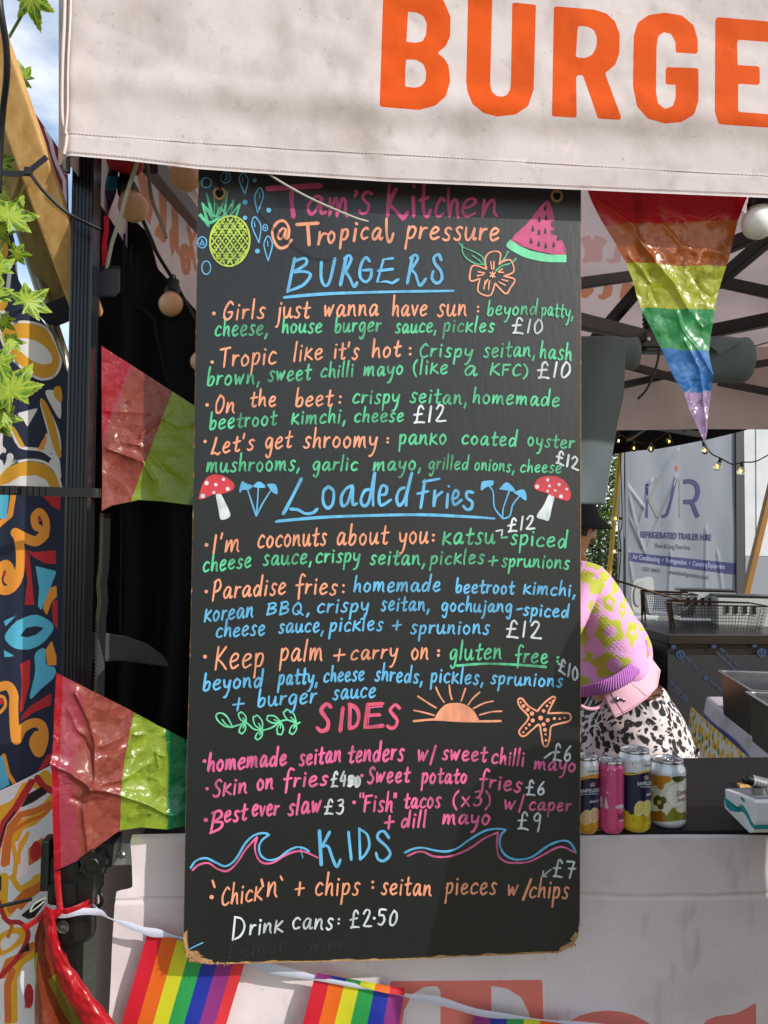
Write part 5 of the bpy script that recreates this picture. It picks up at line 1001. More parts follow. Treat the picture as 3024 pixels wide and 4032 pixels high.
h1 = festoon(fs, 525, 815, .16, 58/FPX*1.37, (-.35, .1, 1), m_bulb); h2 = festoon(fs, 730, 692, .14, 62/FPX*1.35, (.15, 0, 1), m_bulb); h3 = festoon(fs, 673, 1198, .26, 47/FPX*1.47, (.04, .1, 1), m_bulb); h4 = festoon(fs, 790, 1424, .26, 40/FPX*1.47, (.3, .1, 1), m_bulb)
mb = MB(); mb.tube(path3([PX(420, 560, .16), h1, PX(590, 930, .2), PX(620, 1000, .22), h3, PX(760, 1240, .26), h4], 10), .0036, 8); mb.tube(path3([PX(700, 560, .14), h2, PX(820, 600, .14)], 6), .0036, 8); mb.build('cable', m_rub, fs, smooth=True)
fr = thing('festoon_light', 'white globe bulb in a black holder hanging under the valance at the right', 'string lights', tuple(PX(2990, 800, .05)))
h5 = festoon(fr, 2988, 876, .0, 66/FPX*1.26, (.05, 0, 1), m_bulbw); mb = MB(); mb.tube(path3([PX(2700, 700, .06), h5, PX(3200, 780, .06)], 8), .0036, 8); mb.build('cable', m_rub, fr)

# ============================================================ plastic pennants
m_pen = {}
def plastic(name, cols, al=.25, cr=.35): return M(name, '#888888', .27, stripe=cols, trans=.4, alpha_trans=al, crinkle=cr*.75, spec=.7, coat=.45)
PLC = ['#b81520', '#b35f24', '#bcc23a', '#3aa05c', '#3f86d2', '#b294c0']
def ridged(p, s, seed):
    n = noise.noise(p*s+Vector((seed, 0, 0))); n2 = noise.noise(p*s*2.3+Vector((0, seed, 4))); n3 = noise.noise(p*s*5+Vector((3, seed, 0)))
    return (1-abs(n)*2)*.6+(1-abs(n2)*2)*.3+(1-abs(n3)*2)*.13
def pennant(f2, nu, nv, stripef, Yf, mat, name, label, seed, amp, calm, creases=()):
    """f2(u, v) -> photo px on the sheet; creases: (px polyline, depth, width px)"""
    mb = MB(); st = []; uv = []
    def f(u, v):
        x, y = f2(u, v); st.append(stripef(u, v, x, y)); uv.append((x, y)); p = PX(x, y, Yf(u, v)); am = amp*calm(u, v)
        return p+Vector((0, am*(ridged(p, 6, seed)-.5)+am*.16*ridged(p, 30, seed), 0))
    mb.grid(f, nu, nv); uv = np.array(uv)
    for pts, dep, w in creases:
        d = -sdf(uv, [('s', pts, 0)]); off = dep*np.exp(-d/w)
        for k in np.nonzero(np.abs(off) > 1e-5)[0]: mb.v[k].y += float(off[k])
    mb.at = {'stripe': st}; return tag(mb.build(name, mat, smooth=True), label, 'pennant', 'rainbow pennants hung round the stall')
def edges(Lf, Rt):
    n = len(Lf)-1
    def f2(u, v):
        k = v*n; i = min(int(k), n-1); t = k-i; a = [Lf[i][j]*(1-t)+Lf[i+1][j]*t for j in (0, 1)]; b = [Rt[i][j]*(1-t)+Rt[i+1][j]*t for j in (0, 1)]
        return a[0]+(b[0]-a[0])*u, a[1]+(b[1]-a[1])*u
    return f2
def strip(xl, xr, top, bot): 
    def f2(u, v): x = xl(v)+(xr-xl(v))*u; a, b = interp(top, x), interp(bot, x); return x, a+(b-a)*v
    return f2
PLU = ['#c0162e', '#ba4a5c', '#b3574a', '#a6bf3c', '#93ab30', '#1f8a54']
TP = TR(2224, 700, 2.07375)
# big one hanging under the valance at the right
pl = TP([(120, 20), (165, 110), (330, 390), (500, 690), (570, 870), (625, 1060), (780, 1390), (905, 1659), (970, 1747), (1132, 2145)]); pr = TP([(1520, 40), (1485, 170), (1420, 340), (1320, 720), (1270, 905), (1225, 1080), (1175, 1420), (1205, 1640), (1200, 1735), (1150, 2148)])
rows_ = [0, .32, 1, 2, 2.5, 3, 4, 4.8, 5, 6]
TZ = TR(2205, 669, 1.6056)
BC = [(TZ([(160, 140), (300, 240), (460, 365), (480, 440), (600, 590), (720, 730), (800, 900)]), -0.0096, 16), (TZ([(430, 545), (520, 640), (575, 710), (560, 800)]), -0.0048, 9), (TZ([(620, 220), (760, 280), (900, 310), (1020, 250)]), -0.0036, 10), (TZ([(640, 350), (760, 480), (850, 520), (1000, 520), (1060, 560)]), -0.0036, 9),
      (TZ([(600, 590), (560, 700), (620, 840)]), 0.0042, 14), (TZ([(820, 640), (900, 760), (960, 800)]), 0.0036, 14), (TZ([(730, 900), (760, 1000), (860, 1130), (960, 1300)]), -0.0048, 12), (TZ([(820, 900), (900, 1000), (950, 960)]), -0.0036, 8), (TZ([(780, 1080), (870, 1250), (900, 1400), (920, 1650)]), -0.0042, 10)]
pennant(edges(pl, pr), 110, 190, lambda u, v, x, y: min(5.99, max(0, float(np.interp(v*9, range(10), rows_))+.02*math.sin(u*9))), lambda u, v: .02+.03*v, plastic('big_pennant_plastic', PLC, .25, .5), 'rainbow_pennant', 'large shiny plastic rainbow pennant pointing down, under the valance right of the board', 3, .010, lambda u, v: .3+.7*min(1, v*2), BC)
# upper one between leg and board
def st_up(u, v, x, y):
    c = x*.93+y*.36; return float(np.interp(c, [850, 996, 1000, 1185, 1188, 1330, 1400, 1404, 1700], [.3, .99, 2.0, 2.99, 3.01, 3.98, 3.99, 5, 5.9]))
L1 = [(396, 1350), (398, 1500), (396, 1700), (400, 1850), (402, 2022)]; R1 = [(850, 1650), (850, 1760), (850, 1850), (850, 1950), (850, 2005)]
def up_row(u, v): return 0
UC = [(T2([(790, 1600), (900, 1640), (1040, 1690), (1130, 1840)]), -0.0072, 14), (T2([(1020, 1500), (1140, 1400), (1180, 1380)]), -0.0054, 10), (T2([(1060, 1610), (1200, 1760), (1330, 1843)]), 0.0060, 14), (T2([(760, 1320), (900, 1330), (1100, 1340)]), -0.0024, 10), (T2([(1180, 1380), (1300, 1440), (1400, 1420)]), -0.0036, 12), (T2([(940, 1560), (1010, 1570), (1060, 1640)]), -0.0048, 9)]
pennant(strip(lambda v: 400, 850, [(400, 1362), (770, 1600), (850, 1652)], [(400, 2012), (440, 1990), (545, 1968), (640, 1974), (760, 1990), (850, 2000)]), 90, 120, st_up, lambda u, v: .075+.05*u*(1-u), plastic('upper_pennant_plastic', PLU, .3, .42), 'rainbow_pennant', 'crumpled see-through rainbow pennant tied halfway up the leg, overlapping the coat', 11, .009, lambda u, v: .15+.9*v, UC)
# lower one in front of the leg
def st_lo(u, v, x, y):
    e = [interp([(2650, 222), (3000, 205), (3430, 212)], y)+8, interp([(2640, 262), (2760, 330), (2900, 310), (3060, 285), (3390, 308)], y), interp([(2700, 545), (2815, 525), (3000, 490), (3270, 470)], y), interp([(2800, 660), (2890, 648), (3010, 660), (3265, 655)], y)]
    return float(np.interp(x, [e[0]-20, e[0]+18, e[0]+19, e[1], e[1]+.5, e[2], e[2]+.5, e[3], e[3]+.5, e[3]+120], [0, .99, 1, 1.99, 2, 2.99, 3.01, 3.98, 5.0, 5.9]))
LC = [(T4([(370, 740), (520, 800), (690, 910), (890, 960), (1080, 1030), (1230, 1110), (1320, 1110)]), -0.0108, 20), (T4([(690, 905), (800, 870), (890, 860), (1080, 740)]), -0.0060, 18), (T4([(560, 240), (640, 420), (700, 600), (695, 900)]), -0.0072, 14), (T4([(680, 930), (610, 1060), (620, 1200), (650, 1400)]), -0.0072, 12), (T4([(590, 560), (650, 680), (690, 860)]), 0.0060, 12),
      (T4([(740, 620), (880, 560), (960, 480)]), -0.0048, 12), (T4([(1090, 850), (1160, 780), (1140, 670), (1180, 690)]), -0.0060, 9), (T4([(500, 360), (560, 500), (600, 540)]), -0.0042, 9), (T4([(980, 540), (1060, 530), (1140, 480)]), -0.0048, 10), (T4([(520, 1000), (600, 1040), (680, 1020)]), 0.0054, 14)]
pennant(strip(lambda v: interp([(0, 222), (.2, 213), (.45, 205), (.75, 207), (1, 212)], v), 815, [(205, 2640), (222, 2648), (735, 2915), (820, 2960)], [(205, 3440), (212, 3432), (310, 3388), (400, 3322), (470, 3272), (560, 3258), (660, 3266), (735, 3252), (820, 3240)]), 110, 140, lambda u, v, x, y: st_lo(u, v, x, y), lambda u, v: -.018+.06*u, plastic('lower_pennant_plastic', PLU, .28, .5), 'rainbow_pennant', 'large crumpled rainbow pennant tied low on the leg, just above the bracket', 23, .009, lambda u, v: .35+.65*math.sin(min(1, u*1.6)*3.14)*(1.2-v*.6), LC)
# trim the lower pennant's bottom: it is drawn by its own edge rows above
# ============================================================ red ribbon, twisted red pennant, bunting
m_red = M('red_plastic_sheet', '#b5101f', .28, trans=.35, spec=.6, coat=.2, crinkle=.3)
rr = thing('red_tie', 'red plastic ribbon knotted round the black corner bracket', 'ribbon tie', tuple(PX(225, 3585, -.01)))
def ribbon(pts, w, Yo=0, tw=0, n=8, nrm=(0, -1, 0)):
    P = path3(pts, n); mb = MB(); N = len(P); vs = []
    for i, p in enumerate(P):
        t = (P[min(i+1, N-1)]-P[max(i-1, 0)]).normalized(); s = t.cross(Vector(nrm)).normalized(); ww = w(i/(N-1)) if callable(w) else w; a = tw*i/(N-1)
        s2 = s*math.cos(a)+Vector(nrm)*math.sin(a)
        for k in range(5): vs.append(p+s2*ww*(k/4-.5)+Vector(nrm)*(ww*.12*(1-(k-2)**2/4)))
    mb.add(vs, [(i*5+k, i*5+k+1, i*5+k+6, i*5+k+5) for i in range(N-1) for k in range(4)]); return mb
for pts, w in (([PX(225, 3430, -.018), PX(229, 3500, -.019), PX(236, 3570, -.02), PX(240, 3585, -.02)], .009), ([PX(235, 3582, -.018), PX(270, 3585, -.021), PX(330, 3562, -.014), PX(368, 3535, .01), PX(370, 3512, .03)], .008), ([PX(240, 3588, -.02), PX(290, 3592, -.018), PX(350, 3570, -.005), PX(372, 3540, .02)], .006), ([PX(190, 3570, -.015), PX(160, 3610, -.014), PX(120, 3640, -.013), PX(88, 3652, -.012)], .008), ([PX(185, 3580, -.013), PX(140, 3625, -.012), PX(95, 3660, -.01)], .007), ([PX(238, 3582, -.022), PX(215, 3600, -.022), PX(185, 3590, -.018)], .012)): ribbon(pts, w).build('ribbon', m_red, rr, smooth=True)
mb = MB(); mb.tube(path3([PX(178, 3535, -.01), PX(135, 3560, -.008), PX(120, 3590, -.008), PX(150, 3570, -.012), PX(172, 3550, -.012)], 6), .0012, 5); mb.build('loose_thread', m_cord, rr)
mb = MB()
def twist(u, v):
    y = 3585+v*560; xl = interp([(3585, 172), (3630, 170), (3700, 180), (3800, 205), (3900, 245), (4032, 320), (4150, 400)], y); xr = interp([(3585, 222), (3630, 220), (3700, 225), (3800, 275), (3900, 345), (4032, 452), (4150, 560)], y)
    a = (u-.5)*math.pi; return PX((xl+xr)/2+(xr-xl)/2*math.sin(a), y, -.02-math.cos(a)*.016)+Vector((.002*noise.noise(Vector((u*6, v*9, 8))), .003*noise.noise(Vector((u*3, v*14, 1)))+.004*ridged(Vector((u*.35+v*.25, v*.5, 0)), 9, 2), .0))
mb.grid(twist, 24, 80); tag(mb.build('red_pennant', m_red, smooth=True), 'twisted glossy red plastic pennant hanging from the knot at the bracket', 'pennant', 'rainbow pennants hung round the stall')
mb = MB(); st = []
def hang(u, v):
    y = 3600+v*520; xl = interp([(3600, 165), (3700, 128), (3800, 116), (3900, 118), (4120, 130)], y); xr = interp([(3600, 215), (3700, 205), (3800, 225), (3900, 270), (4120, 420)], y); x = xl+(xr-xl)*u; st.append(2.2 if x+(y-3800)*.25 < 150 and y > 3780 else (1.2 if u > .55 and y > 3850 else .3)); p = PX(x, y, .01)
    return p+Vector((0, .018*math.sin(u*8+v*3)+.008*noise.noise(p*20), 0))
mb.grid(hang, 40, 80); mb.at = {'stripe': st}; tag(mb.build('rainbow_pennant', plastic('hanging_pennant_plastic', ['#94452c', '#9c8f3c', '#b5ba34'], .4, .25), smooth=True), 'see-through brown and olive pennant hanging below the knot over the white printed fabric', 'pennant', 'rainbow pennants hung round the stall')

bt = thing('bunting', 'white ribbon bunting with fabric rainbow flags strung across the counter cloth', 'bunting', tuple(PX(700, 3700, .02)))
m_rib = M('white_satin_ribbon', '#c9cee0', .4, trans=.3, bump=.08, bs=60)
def rw(a): return .010+.004*math.sin(a*37)+.003*math.sin(a*61+1)
YB_ = .034
ribbon([PX(225, 3603, -.016), PX(300, 3590, -.018), PX(385, 3592, -.004), PX(430, 3615, .01), PX(500, 3640, .025), PX(570, 3665, .03), PX(640, 3678, YB_), PX(720, 3695, YB_), PX(880, 3745, YB_), PX(1040, 3805, YB_), PX(1240, 3850, YB_), PX(1420, 3885, YB_), PX(1590, 3918, YB_), PX(1740, 3945, YB_), PX(1890, 3988, YB_), PX(2060, 4008, YB_), PX(2260, 4030, YB_), PX(2500, 4060, YB_)], lambda a: .0085+.0045*math.sin(a*26)+.002*math.sin(a*61), 0, 0, 10).build('ribbon', m_rib, bt, smooth=True)
ribbon([PX(360, 3550, .02), PX(375, 3575, .0), PX(388, 3592, -.006)], .007).build('ribbon', m_rib, bt, smooth=True)
RB = ['#c8172c', '#e0661a', '#d3d02a', '#2a9a4c', '#1c2f9c', '#8a2f7c', '#d8343c']
m_flag = M('printed_rainbow_polyester', '#888888', .55, stripe=RB, trans=.25, weave=.2, bump=.06, bs=40)
def flag(tl, tr, bl, br, nst, off, YY, seed, s0=0):
    mb = MB(); st = []
    def f(u, v):
        x = (tl[0]*(1-u)+tr[0]*u)*(1-v)+(bl[0]*(1-u)+br[0]*u)*v; y = (tl[1]*(1-u)+tr[1]*u)*(1-v)+(bl[1]*(1-u)+br[1]*u)*v; st.append(min(6.999, s0+u*nst) if not off else max(0.001, 5.999-u*5.998)); p = PX(x, y, YY)
        return p+Vector((0, .006*noise.noise(Vector((p.x*14, p.z*6, seed)))*min(1, v*3)+.004*math.sin(u*6+seed)*v, 0))
    mb.grid(f, 60, 30); mb.at = {'stripe': st}; mb.build('rainbow_flag', m_flag, bt, smooth=True)
flag((582, 3668), (968, 3775), (440, 4170), (850, 4170), 6.75, 0, .042, 1)
flag((1238, 3848), (1590, 3918), (1155, 4170), (1545, 4170), 6, 0, .040, 5)
flag((1250, 3832), (1596, 3893), (1240, 3852), (1592, 3920), 6, 1, .031, 6)
flag((1872, 3984), (2260, 4032), (1830, 4190), (2220, 4220), 6, 1, .04, 9)
# ============================================================ right: things inside the stall and behind it
K3 = TR(2224, 1700, 2.07375); K4 = TR(2224, 2300, 2.07375); K5 = TR(2224, 2800, 2.07375); K2 = TR(2224, 1200, 2.07375)
def P3(f, pt, Y): q = f([pt])[0]; return PX(q[0], q[1], Y)
# grey rolled fabric under the roof
m_grey = M('grey_felt_cloth', '#626e73', .9, bump=.25, bs=14, bd=.01, weave=.3, trans=.08, var=.25, vs=6)
gf = thing('rolled_blind', 'grey cloth blind rolled up under the roof, its long panel hanging beside the board', 'blind', tuple(PX(2380, 1330, .9)))
mb = MB()
def gpan(u, v):
    a = K2([(135, 255+20*u)])[0]; xl = 2180; xr = interp([(1320, 2224+520/2.074), (1400, 2224+500/2.074), (1560, 2224+480/2.074), (1660, 2224+430/2.074), (1770, 2224+390/2.074), (1985, 2224+320/2.074)], 1322+v*660)
    x = xl+(xr-xl)*u; p = PX(x, 1322+8*u+v*658, .72)
    return p+Vector((0, .012*noise.noise(Vector((p.x*9, p.z*2, 3)))+.004*math.sin(u*7+v*2), 0))
mb.grid(gpan, 50, 60); mb.build('hanging_panel', m_grey, gf, smooth=True, solid=.003)
def roll(x0, y0, x1, y1, Y, r, name, turns=2.2, flap=None):
    a, b = PX(x0, y0, Y), PX(x1, y1, Y+.0); ax = (b-a).normalized(); n = Vector((0, 1, 0)); u = ax.cross(n).normalized(); mb = MB(); N = 70
    mb.grid(lambda s, t: a+(b-a)*s+(n*math.cos(t*turns*6.28)+u*math.sin(t*turns*6.28))*(r*(1-.12*t*turns)+.004*noise.noise(Vector((s*4, t*9, 2)))), 12, N); mb.build(name, m_grey, gf, smooth=True, solid=.003)
roll(2200, 1390, 2501, 1392, .80, .045, 'rolled_part'); roll(2700, 1418, 2929, 1420, .84, .066, 'rolled_part')
mb = MB(); mb.add([PX(2780, 1350, .755), PX(2835, 1395, .752), PX(2915, 1345, .752), PX(2950, 1357, .76), PX(2920, 1338, .765), PX(2800, 1325, .765)], [(0, 1, 2, 5), (2, 3, 4), (2, 4, 5)]); mb.build('loose_corner', m_grey, gf, solid=.002)
# thin cord stays
mb = MB(); mb.tube([PX(2930, 1375, .9), PX(3120, 1320, .9)], .0025, 6); tag(mb.build('thin_cord', m_cord2), 'thin brown cord running from the grey roll to the right edge', 'cord')
mb = MB(); mb.tube(path3([PX(2595, 1375, 1.1), PX(2590, 1420, 1.1), PX(2575, 1470, 1.1), PX(2545, 1535, 1.1), PX(2510, 1572, 1.1)], 8), [.0042]*16+[.0038]*16+[.0012], 8); tag(mb.build('cable_tie', m_plast, smooth=True), 'black cable tie tail dangling below the roof hub', 'cable tie')

# dark second canopy behind
m_dark = M('black_canopy_cloth', '#060607', .9, trans=.0, spec=.2, bump=.2, bs=10)
dc = thing('dark_canopy', 'black canopy roof behind the stall, its lower edge curving above the trailer', 'canopy', tuple(PX(2650, 1700, 4.4)))
mb = MB(); LO = [(1800, 1800), (2414, 1790), (2500, 1776), (2600, 1765), (2700, 1748), (2800, 1728), (2880, 1708), (3024, 1672), (3400, 1600)]
def dcan(u, v): x = 1900+u*1500; y = interp(LO, x); return PX(x, y+(1500-y)*v, 4.4)+Vector((0, .05*math.sin(u*30)*(1-v), 0))
mb.grid(dcan, 60, 10); mb.build('valance', m_dark, dc, smooth=True, solid=.004)
a, b = PX(1900, 1560, 4.4), PX(3400, 1560, 4.4); mb = MB(); mb.grid(lambda u, v: a+(b-a)*u+Vector((0, -1.7*v, .25*math.sin(v*1.5))), 20, 8); mb.build('roof', m_dark, dc, smooth=True, solid=.004)
mb = MB()
for q in ((2430, 1655, 3.6, 2760, 1712, 4.0), (2440, 1640, 3.9, 2420, 1740, 3.9), (2470, 1730, 4.2, 2560, 1668, 3.4)): mb.bar(PX(*q[:3]), PX(*q[3:]), .03, .035)
mb.build('frame_bar', M('dark_frame_bar', '#15151a', .5), dc)
# fairy lights
fl = thing('fairy_lights', 'string of small warm clear bulbs swagged under the black canopy and down its post', 'string lights', tuple(PX(2700, 1800, 4.0)))
m_fg = M('clear_glass_bulb', '#e8d8b0', .05, spec=.6); t = m_fg.node_tree; b_ = t.nodes['Principled BSDF']; b_.inputs['Transmission Weight'].default_value = 1.0; b_.inputs['IOR'].default_value = 1.12
m_fil = M('glowing_filament', '#ffc860', .4, emit=9)
def fairy(x, y, Y, dirv=(0, 0, -1), s=1.0):
    c = PX(x, y, Y); d = Vector(dirv).normalized(); r = .022*s; mb = MB(); mb.lathe([(r*math.sin(t), -r*1.15*math.cos(t)) for t in [math.pi*i/12 for i in range(11)]]+[(r*.45, r*1.35)], c, -d, 16); g = mb.build('bulb', m_fg, fl, smooth=True)
    mb = MB(); mb.sphere(c, r*.24, 10, (1, 1, 1.8)); mb.build('filament', m_fil, g, smooth=True); mb = MB(); mb.lathe([(r*.5, r*1.2), (r*.5, r*2.3), (0, r*2.4)], c, -d, 12); mb.build('socket', m_plast, g)
    return c-d*r*2.4
FLP = [(2694, 1690, 3.9), (2435, 1735, 4.2), (2496, 1765, 4.3), (2563, 1768, 4.3), (2635, 1738, 4.2)]
hs = [fairy(*q) for q in FLP]; mb = MB(); P = sorted(hs, key=lambda p: p.x); mb.tube(path3([PX(2400, 1690, 4.2)]+P[:4]+[PX(2720, 1665, 3.9)], 6), .004, 6)
sw = [fairy(2224+1143/2.074, 1200+1190/2.074, 3.6, (.15, 0, -1)), fairy(2224+1245/2.074, 1200+1320/2.074, 3.6, (-.5, 0, -1), 1.1), fairy(2224+1437/2.074, 1200+1360/2.074, 3.6, (-.2, 0, -1), 1.15)]
mb.tube(path3([PX(2755, 1730, 3.6), sw[0], PX(2800, 1785, 3.6), sw[1], PX(2885, 1828, 3.6), sw[2], PX(2980, 1815, 3.6), PX(3060, 1770, 3.6)], 8), .0045, 6)
s2 = [fairy(2224+415/2.074, 1700+708/2.074, 4.6, (-1, 0, 0)), fairy(2224+405/2.074, 1700+977/2.074, 4.6, (-1, 0, -.2))]
mb.tube(path3([PX(2440, 1745, 4.6), s2[0], PX(2440, 2100, 4.6), s2[1], PX(2436, 2300, 4.6)], 6), .0045, 6); mb.build('cable', m_rub, fl, smooth=True)
# yellow poles
m_yel = M('yellow_painted_pole', '#b9930e', .5, var=.4, vs=9, vcol='#8f6f0c', bump=.05)
mb = MB(); mb.tube(path3([PX(2452, 1725, 4.9), PX(2440, 1800, 4.9), PX(2415, 2080, 4.9), PX(2392, 2330, 4.9), PX(2360, 2640, 4.9)], 6), .019, 12); tag(mb.build('yellow_pole', m_yel, smooth=True), 'bright yellow pole standing in front of the green bushes', 'pole')
mb = MB(); mb.bar(PX(3055, 1840, 4.2), PX(2930, 2360, 4.2), .045, .045, bev=.006); mb.bar(PX(2930, 2360, 4.2), PX(2880, 2600, 4.2), .045, .045); tag(mb.build('yellow_strut', M('dull_yellow_metal', '#8a5f12', .5, var=.4, vs=7)), 'dull yellow strut leaning before the pale panels at the right edge', 'strut')
# trailer with curtain
Yc = 7.0
tr = thing('trailer', 'grey refrigerated trailer with a creased curtain lettered in navy behind the stall', 'trailer', tuple(PX(2680, 2560, Yc)))
m_cur = M('creased_grey_vinyl', '#747a86', .5, bump=.12, bs=5, bd=.02, spec=.5, var=.25, vs=1.5, vcol='#6a707c'); m_navy = M('navy_print', '#2a2c5c', .5); m_gr = M('grey_green_print', '#6e786f', .5); m_or = M('red_print', '#a8432c', .5); m_txt = M('dark_print', '#3d4150', .5); m_pale = M('pale_print', '#8d93b4', .5)
mb = MB(); CRE = [K3(q) for q in ([(490, 180), (500, 420), (560, 700), (640, 960)], [(915, 160), (800, 330), (690, 420)], [(905, 380), (840, 560), (720, 820), (660, 980)], [(700, 420), (600, 770)], [(500, 430), (640, 620)], [(540, 730), (620, 930)], [(495, 900), (555, 1230)], [(860, 1000), (845, 1300)], [(1150, 800), (1145, 1300)], [(1250, 1000), (1290, 1320)])]
def curd(p, x, y):
    d = 0
    for q in CRE: 
        dd = min(math.hypot(x-a[0], y-a[1]) if 0 else abs((b[0]-a[0])*(a[1]-y)-(a[0]-x)*(b[1]-a[1]))/max(1, math.hypot(b[0]-a[0], b[1]-a[1]))+max(0, min(a[1], b[1])-y)*.3+max(0, y-max(a[1], b[1]))*.3+max(0, min(a[0], b[0])-x-4)*.5+max(0, x-max(a[0], b[0])-4)*.5 for a, b in zip(q[:-1], q[1:])); d -= .012*math.exp(-(dd/6)**2)
    return d+.010*noise.noise(Vector((p.x*4, p.z*1.5, 2)))+.005*math.sin(p.x*16+noise.noise(Vector((p.z, p.x*2, 1)))*2)
def cur(u, v): x = 2452+u*452; y = 1660+v*960; p = PX(x, y, Yc); return p+Vector((0, curd(p, x, y), 0))
def PXo(x, y, Y, k=0):
    if not callable(Y): return PX(x, y, Y)
    p = PX(x, y, Yc); return p+Vector((0, Y(p, x, y)-k, 0))
mb.grid(cur, 120, 160); cu_ = mb.build('curtain', m_cur, tr, smooth=True)
mb = MB(); c = PX(2440, 2100, Yc); mb.bar(PX(2446, 1760, Yc-.02), PX(2438, 2640, Yc-.02), .05, .05, bev=.006); mb.bar(PX(2466, 1770, Yc-.03), PX(2470, 2640, Yc-.03), .02, .03); mb.build('frame_post', M('grey_frame', '#70757c', .45, metal=.4), tr)
mb = MB(); mb.slab([PX(x, y, Yc-.03) for x, y in ((2898, 1640), (2928, 1640), (2936, 2640), (2902, 2640))], .06); mb.build('edge_strip', M('dark_grey_strip', '#34363b', .6), tr)
m_pan = M('white_panel', '#c2c5c8', .5, var=.5, vs=3, vcol='#a5a9ad', bump=.1, bs=6); m_pan2 = M('grey_panel', '#7d838c', .5)
mb = MB(); mb.slab([PX(x, y, Yc-.02) for x, y in ((2929, 1640), (2975, 1630), (2978, 2188), (2935, 2188))], .05); mb.slab([PX(x, y, Yc-.03) for x, y in ((2977, 1630), (3200, 1600), (3200, 2192), (2980, 2189))], .05); mb.build('side_panel', m_pan, tr)
mb = MB(); mb.slab([PX(x, y, Yc-.02) for x, y in ((2935, 2190), (3200, 2194), (3200, 2650), (2938, 2650))], .05); mb.build('lower_panel', m_pan2, tr)
def ptext(mb, body, p0, p1, h, Y, f=lambda q: q, sx_fit=True, bold=.012, shear=0):
    vs, fs = txt_mesh(body, 1.0, 'LEFT', bold, shear); xs = [v[0] for v in vs]; a, b = f([p0, p1]); w = max(xs)-min(xs); m0 = min(xs); H = h/ (f([(0, 0)])[0][1]-f([(0, 1)])[0][1]) * -1 if f else h
    out = []
    for x, y in vs:
        t = (x-m0)/w; out.append(PXo(a[0]+(b[0]-a[0])*t, a[1]+(b[1]-a[1])*t-y/.72*h*abs(f([(0, 1)])[0][1]-f([(0, 0)])[0][1]), Y, .002))
    mb.add(out, fs)
def pstroke(mb, pts, w, Y, f, k=0):
    Q = catmull(f(pts), 6) if len(pts) > 2 else [tuple(a+(b-a)*i/12 for a, b in zip(f(pts)[0], f(pts)[1])) for i in range(13)]; n = len(Q); vs = []
    for i in range(n):
        a, b = Q[max(i-1, 0)], Q[min(i+1, n-1)]; dx, dy = b[0]-a[0], b[1]-a[1]; l = math.hypot(dx, dy) or 1
        vs += [PXo(Q[i][0]-dy/l*w/2, Q[i][1]+dx/l*w/2, Y, k), PXo(Q[i][0]+dy/l*w/2, Q[i][1]-dx/l*w/2, Y, k)]
    mb.add(vs, [(2*i, 2*i+1, 2*i+3, 2*i+2) for i in range(n-1)])
Yt = lambda p, x, y: curd(p, x, y)-.004
mb = MB(); pstroke(mb, [(668, 425), (668, 702)], 10, Yt, K3); pstroke(mb, [(905, 370), (880, 480), (850, 610), (825, 680), (788, 692)], 12, Yt, K3)
pstroke(mb, [(970, 408), (1030, 405), (1075, 440), (1082, 510), (1050, 565), (970, 572)], 17, Yt, K3, .001); pstroke(mb, [(1035, 570), (1085, 698)], 15, Yt, K3, .002)
lg_ = mb.build('logo_lettering', m_navy, tr)
mb = MB(); pstroke(mb, [(765, 400), (690, 560)], 8, Yt, K3); pstroke(mb, [(690, 555), (762, 700)], 12, Yt, K3, .001); pstroke(mb, [(943, 390), (943, 700)], 10, Yt, K3); mb.build('logo_lettering', m_gr, tr)
mb = MB(); mb.flat([PXo(x, y, Yt) for x, y in K3(ell(912, 298, 12, 24))[:-1]]); mb.build('logo_dot', m_or, tr)
mb = MB(); ptext(mb, 'REFRIGERATED TRAILER HIRE', (612, 862), (1195, 888), 52, Yt, K3, bold=.02); mb.build('lettering', m_navy, tr)
mb = MB(); ptext(mb, 'Short & Long Term Hire', (738, 945), (1025, 963), 36, Yt, K3); ptext(mb, '01271 344410', (635, 1135), (778, 1152), 34, Yt, K3); ptext(mb, 'www.kjrefrigeration.co.uk', (845, 1158), (1175, 1205), 36, Yt, K3); mb.build('lettering', m_txt, tr)
mb = MB(); mb.grid(lambda u, v: PXo(*K3([(500+u*905+v*6, 982+93*u+v*(70+23*u))])[0], Yt), 120, 6); band_ = mb.build('navy_band', m_navy, tr)
mb = MB(); ptext(mb, 'Air Conditioning  \u2022  Refrigeration  \u2022  Catering Equipment', (550, 1038), (1308, 1122), 40, Yt, K3); mb.build('lettering', m_pale, band_)
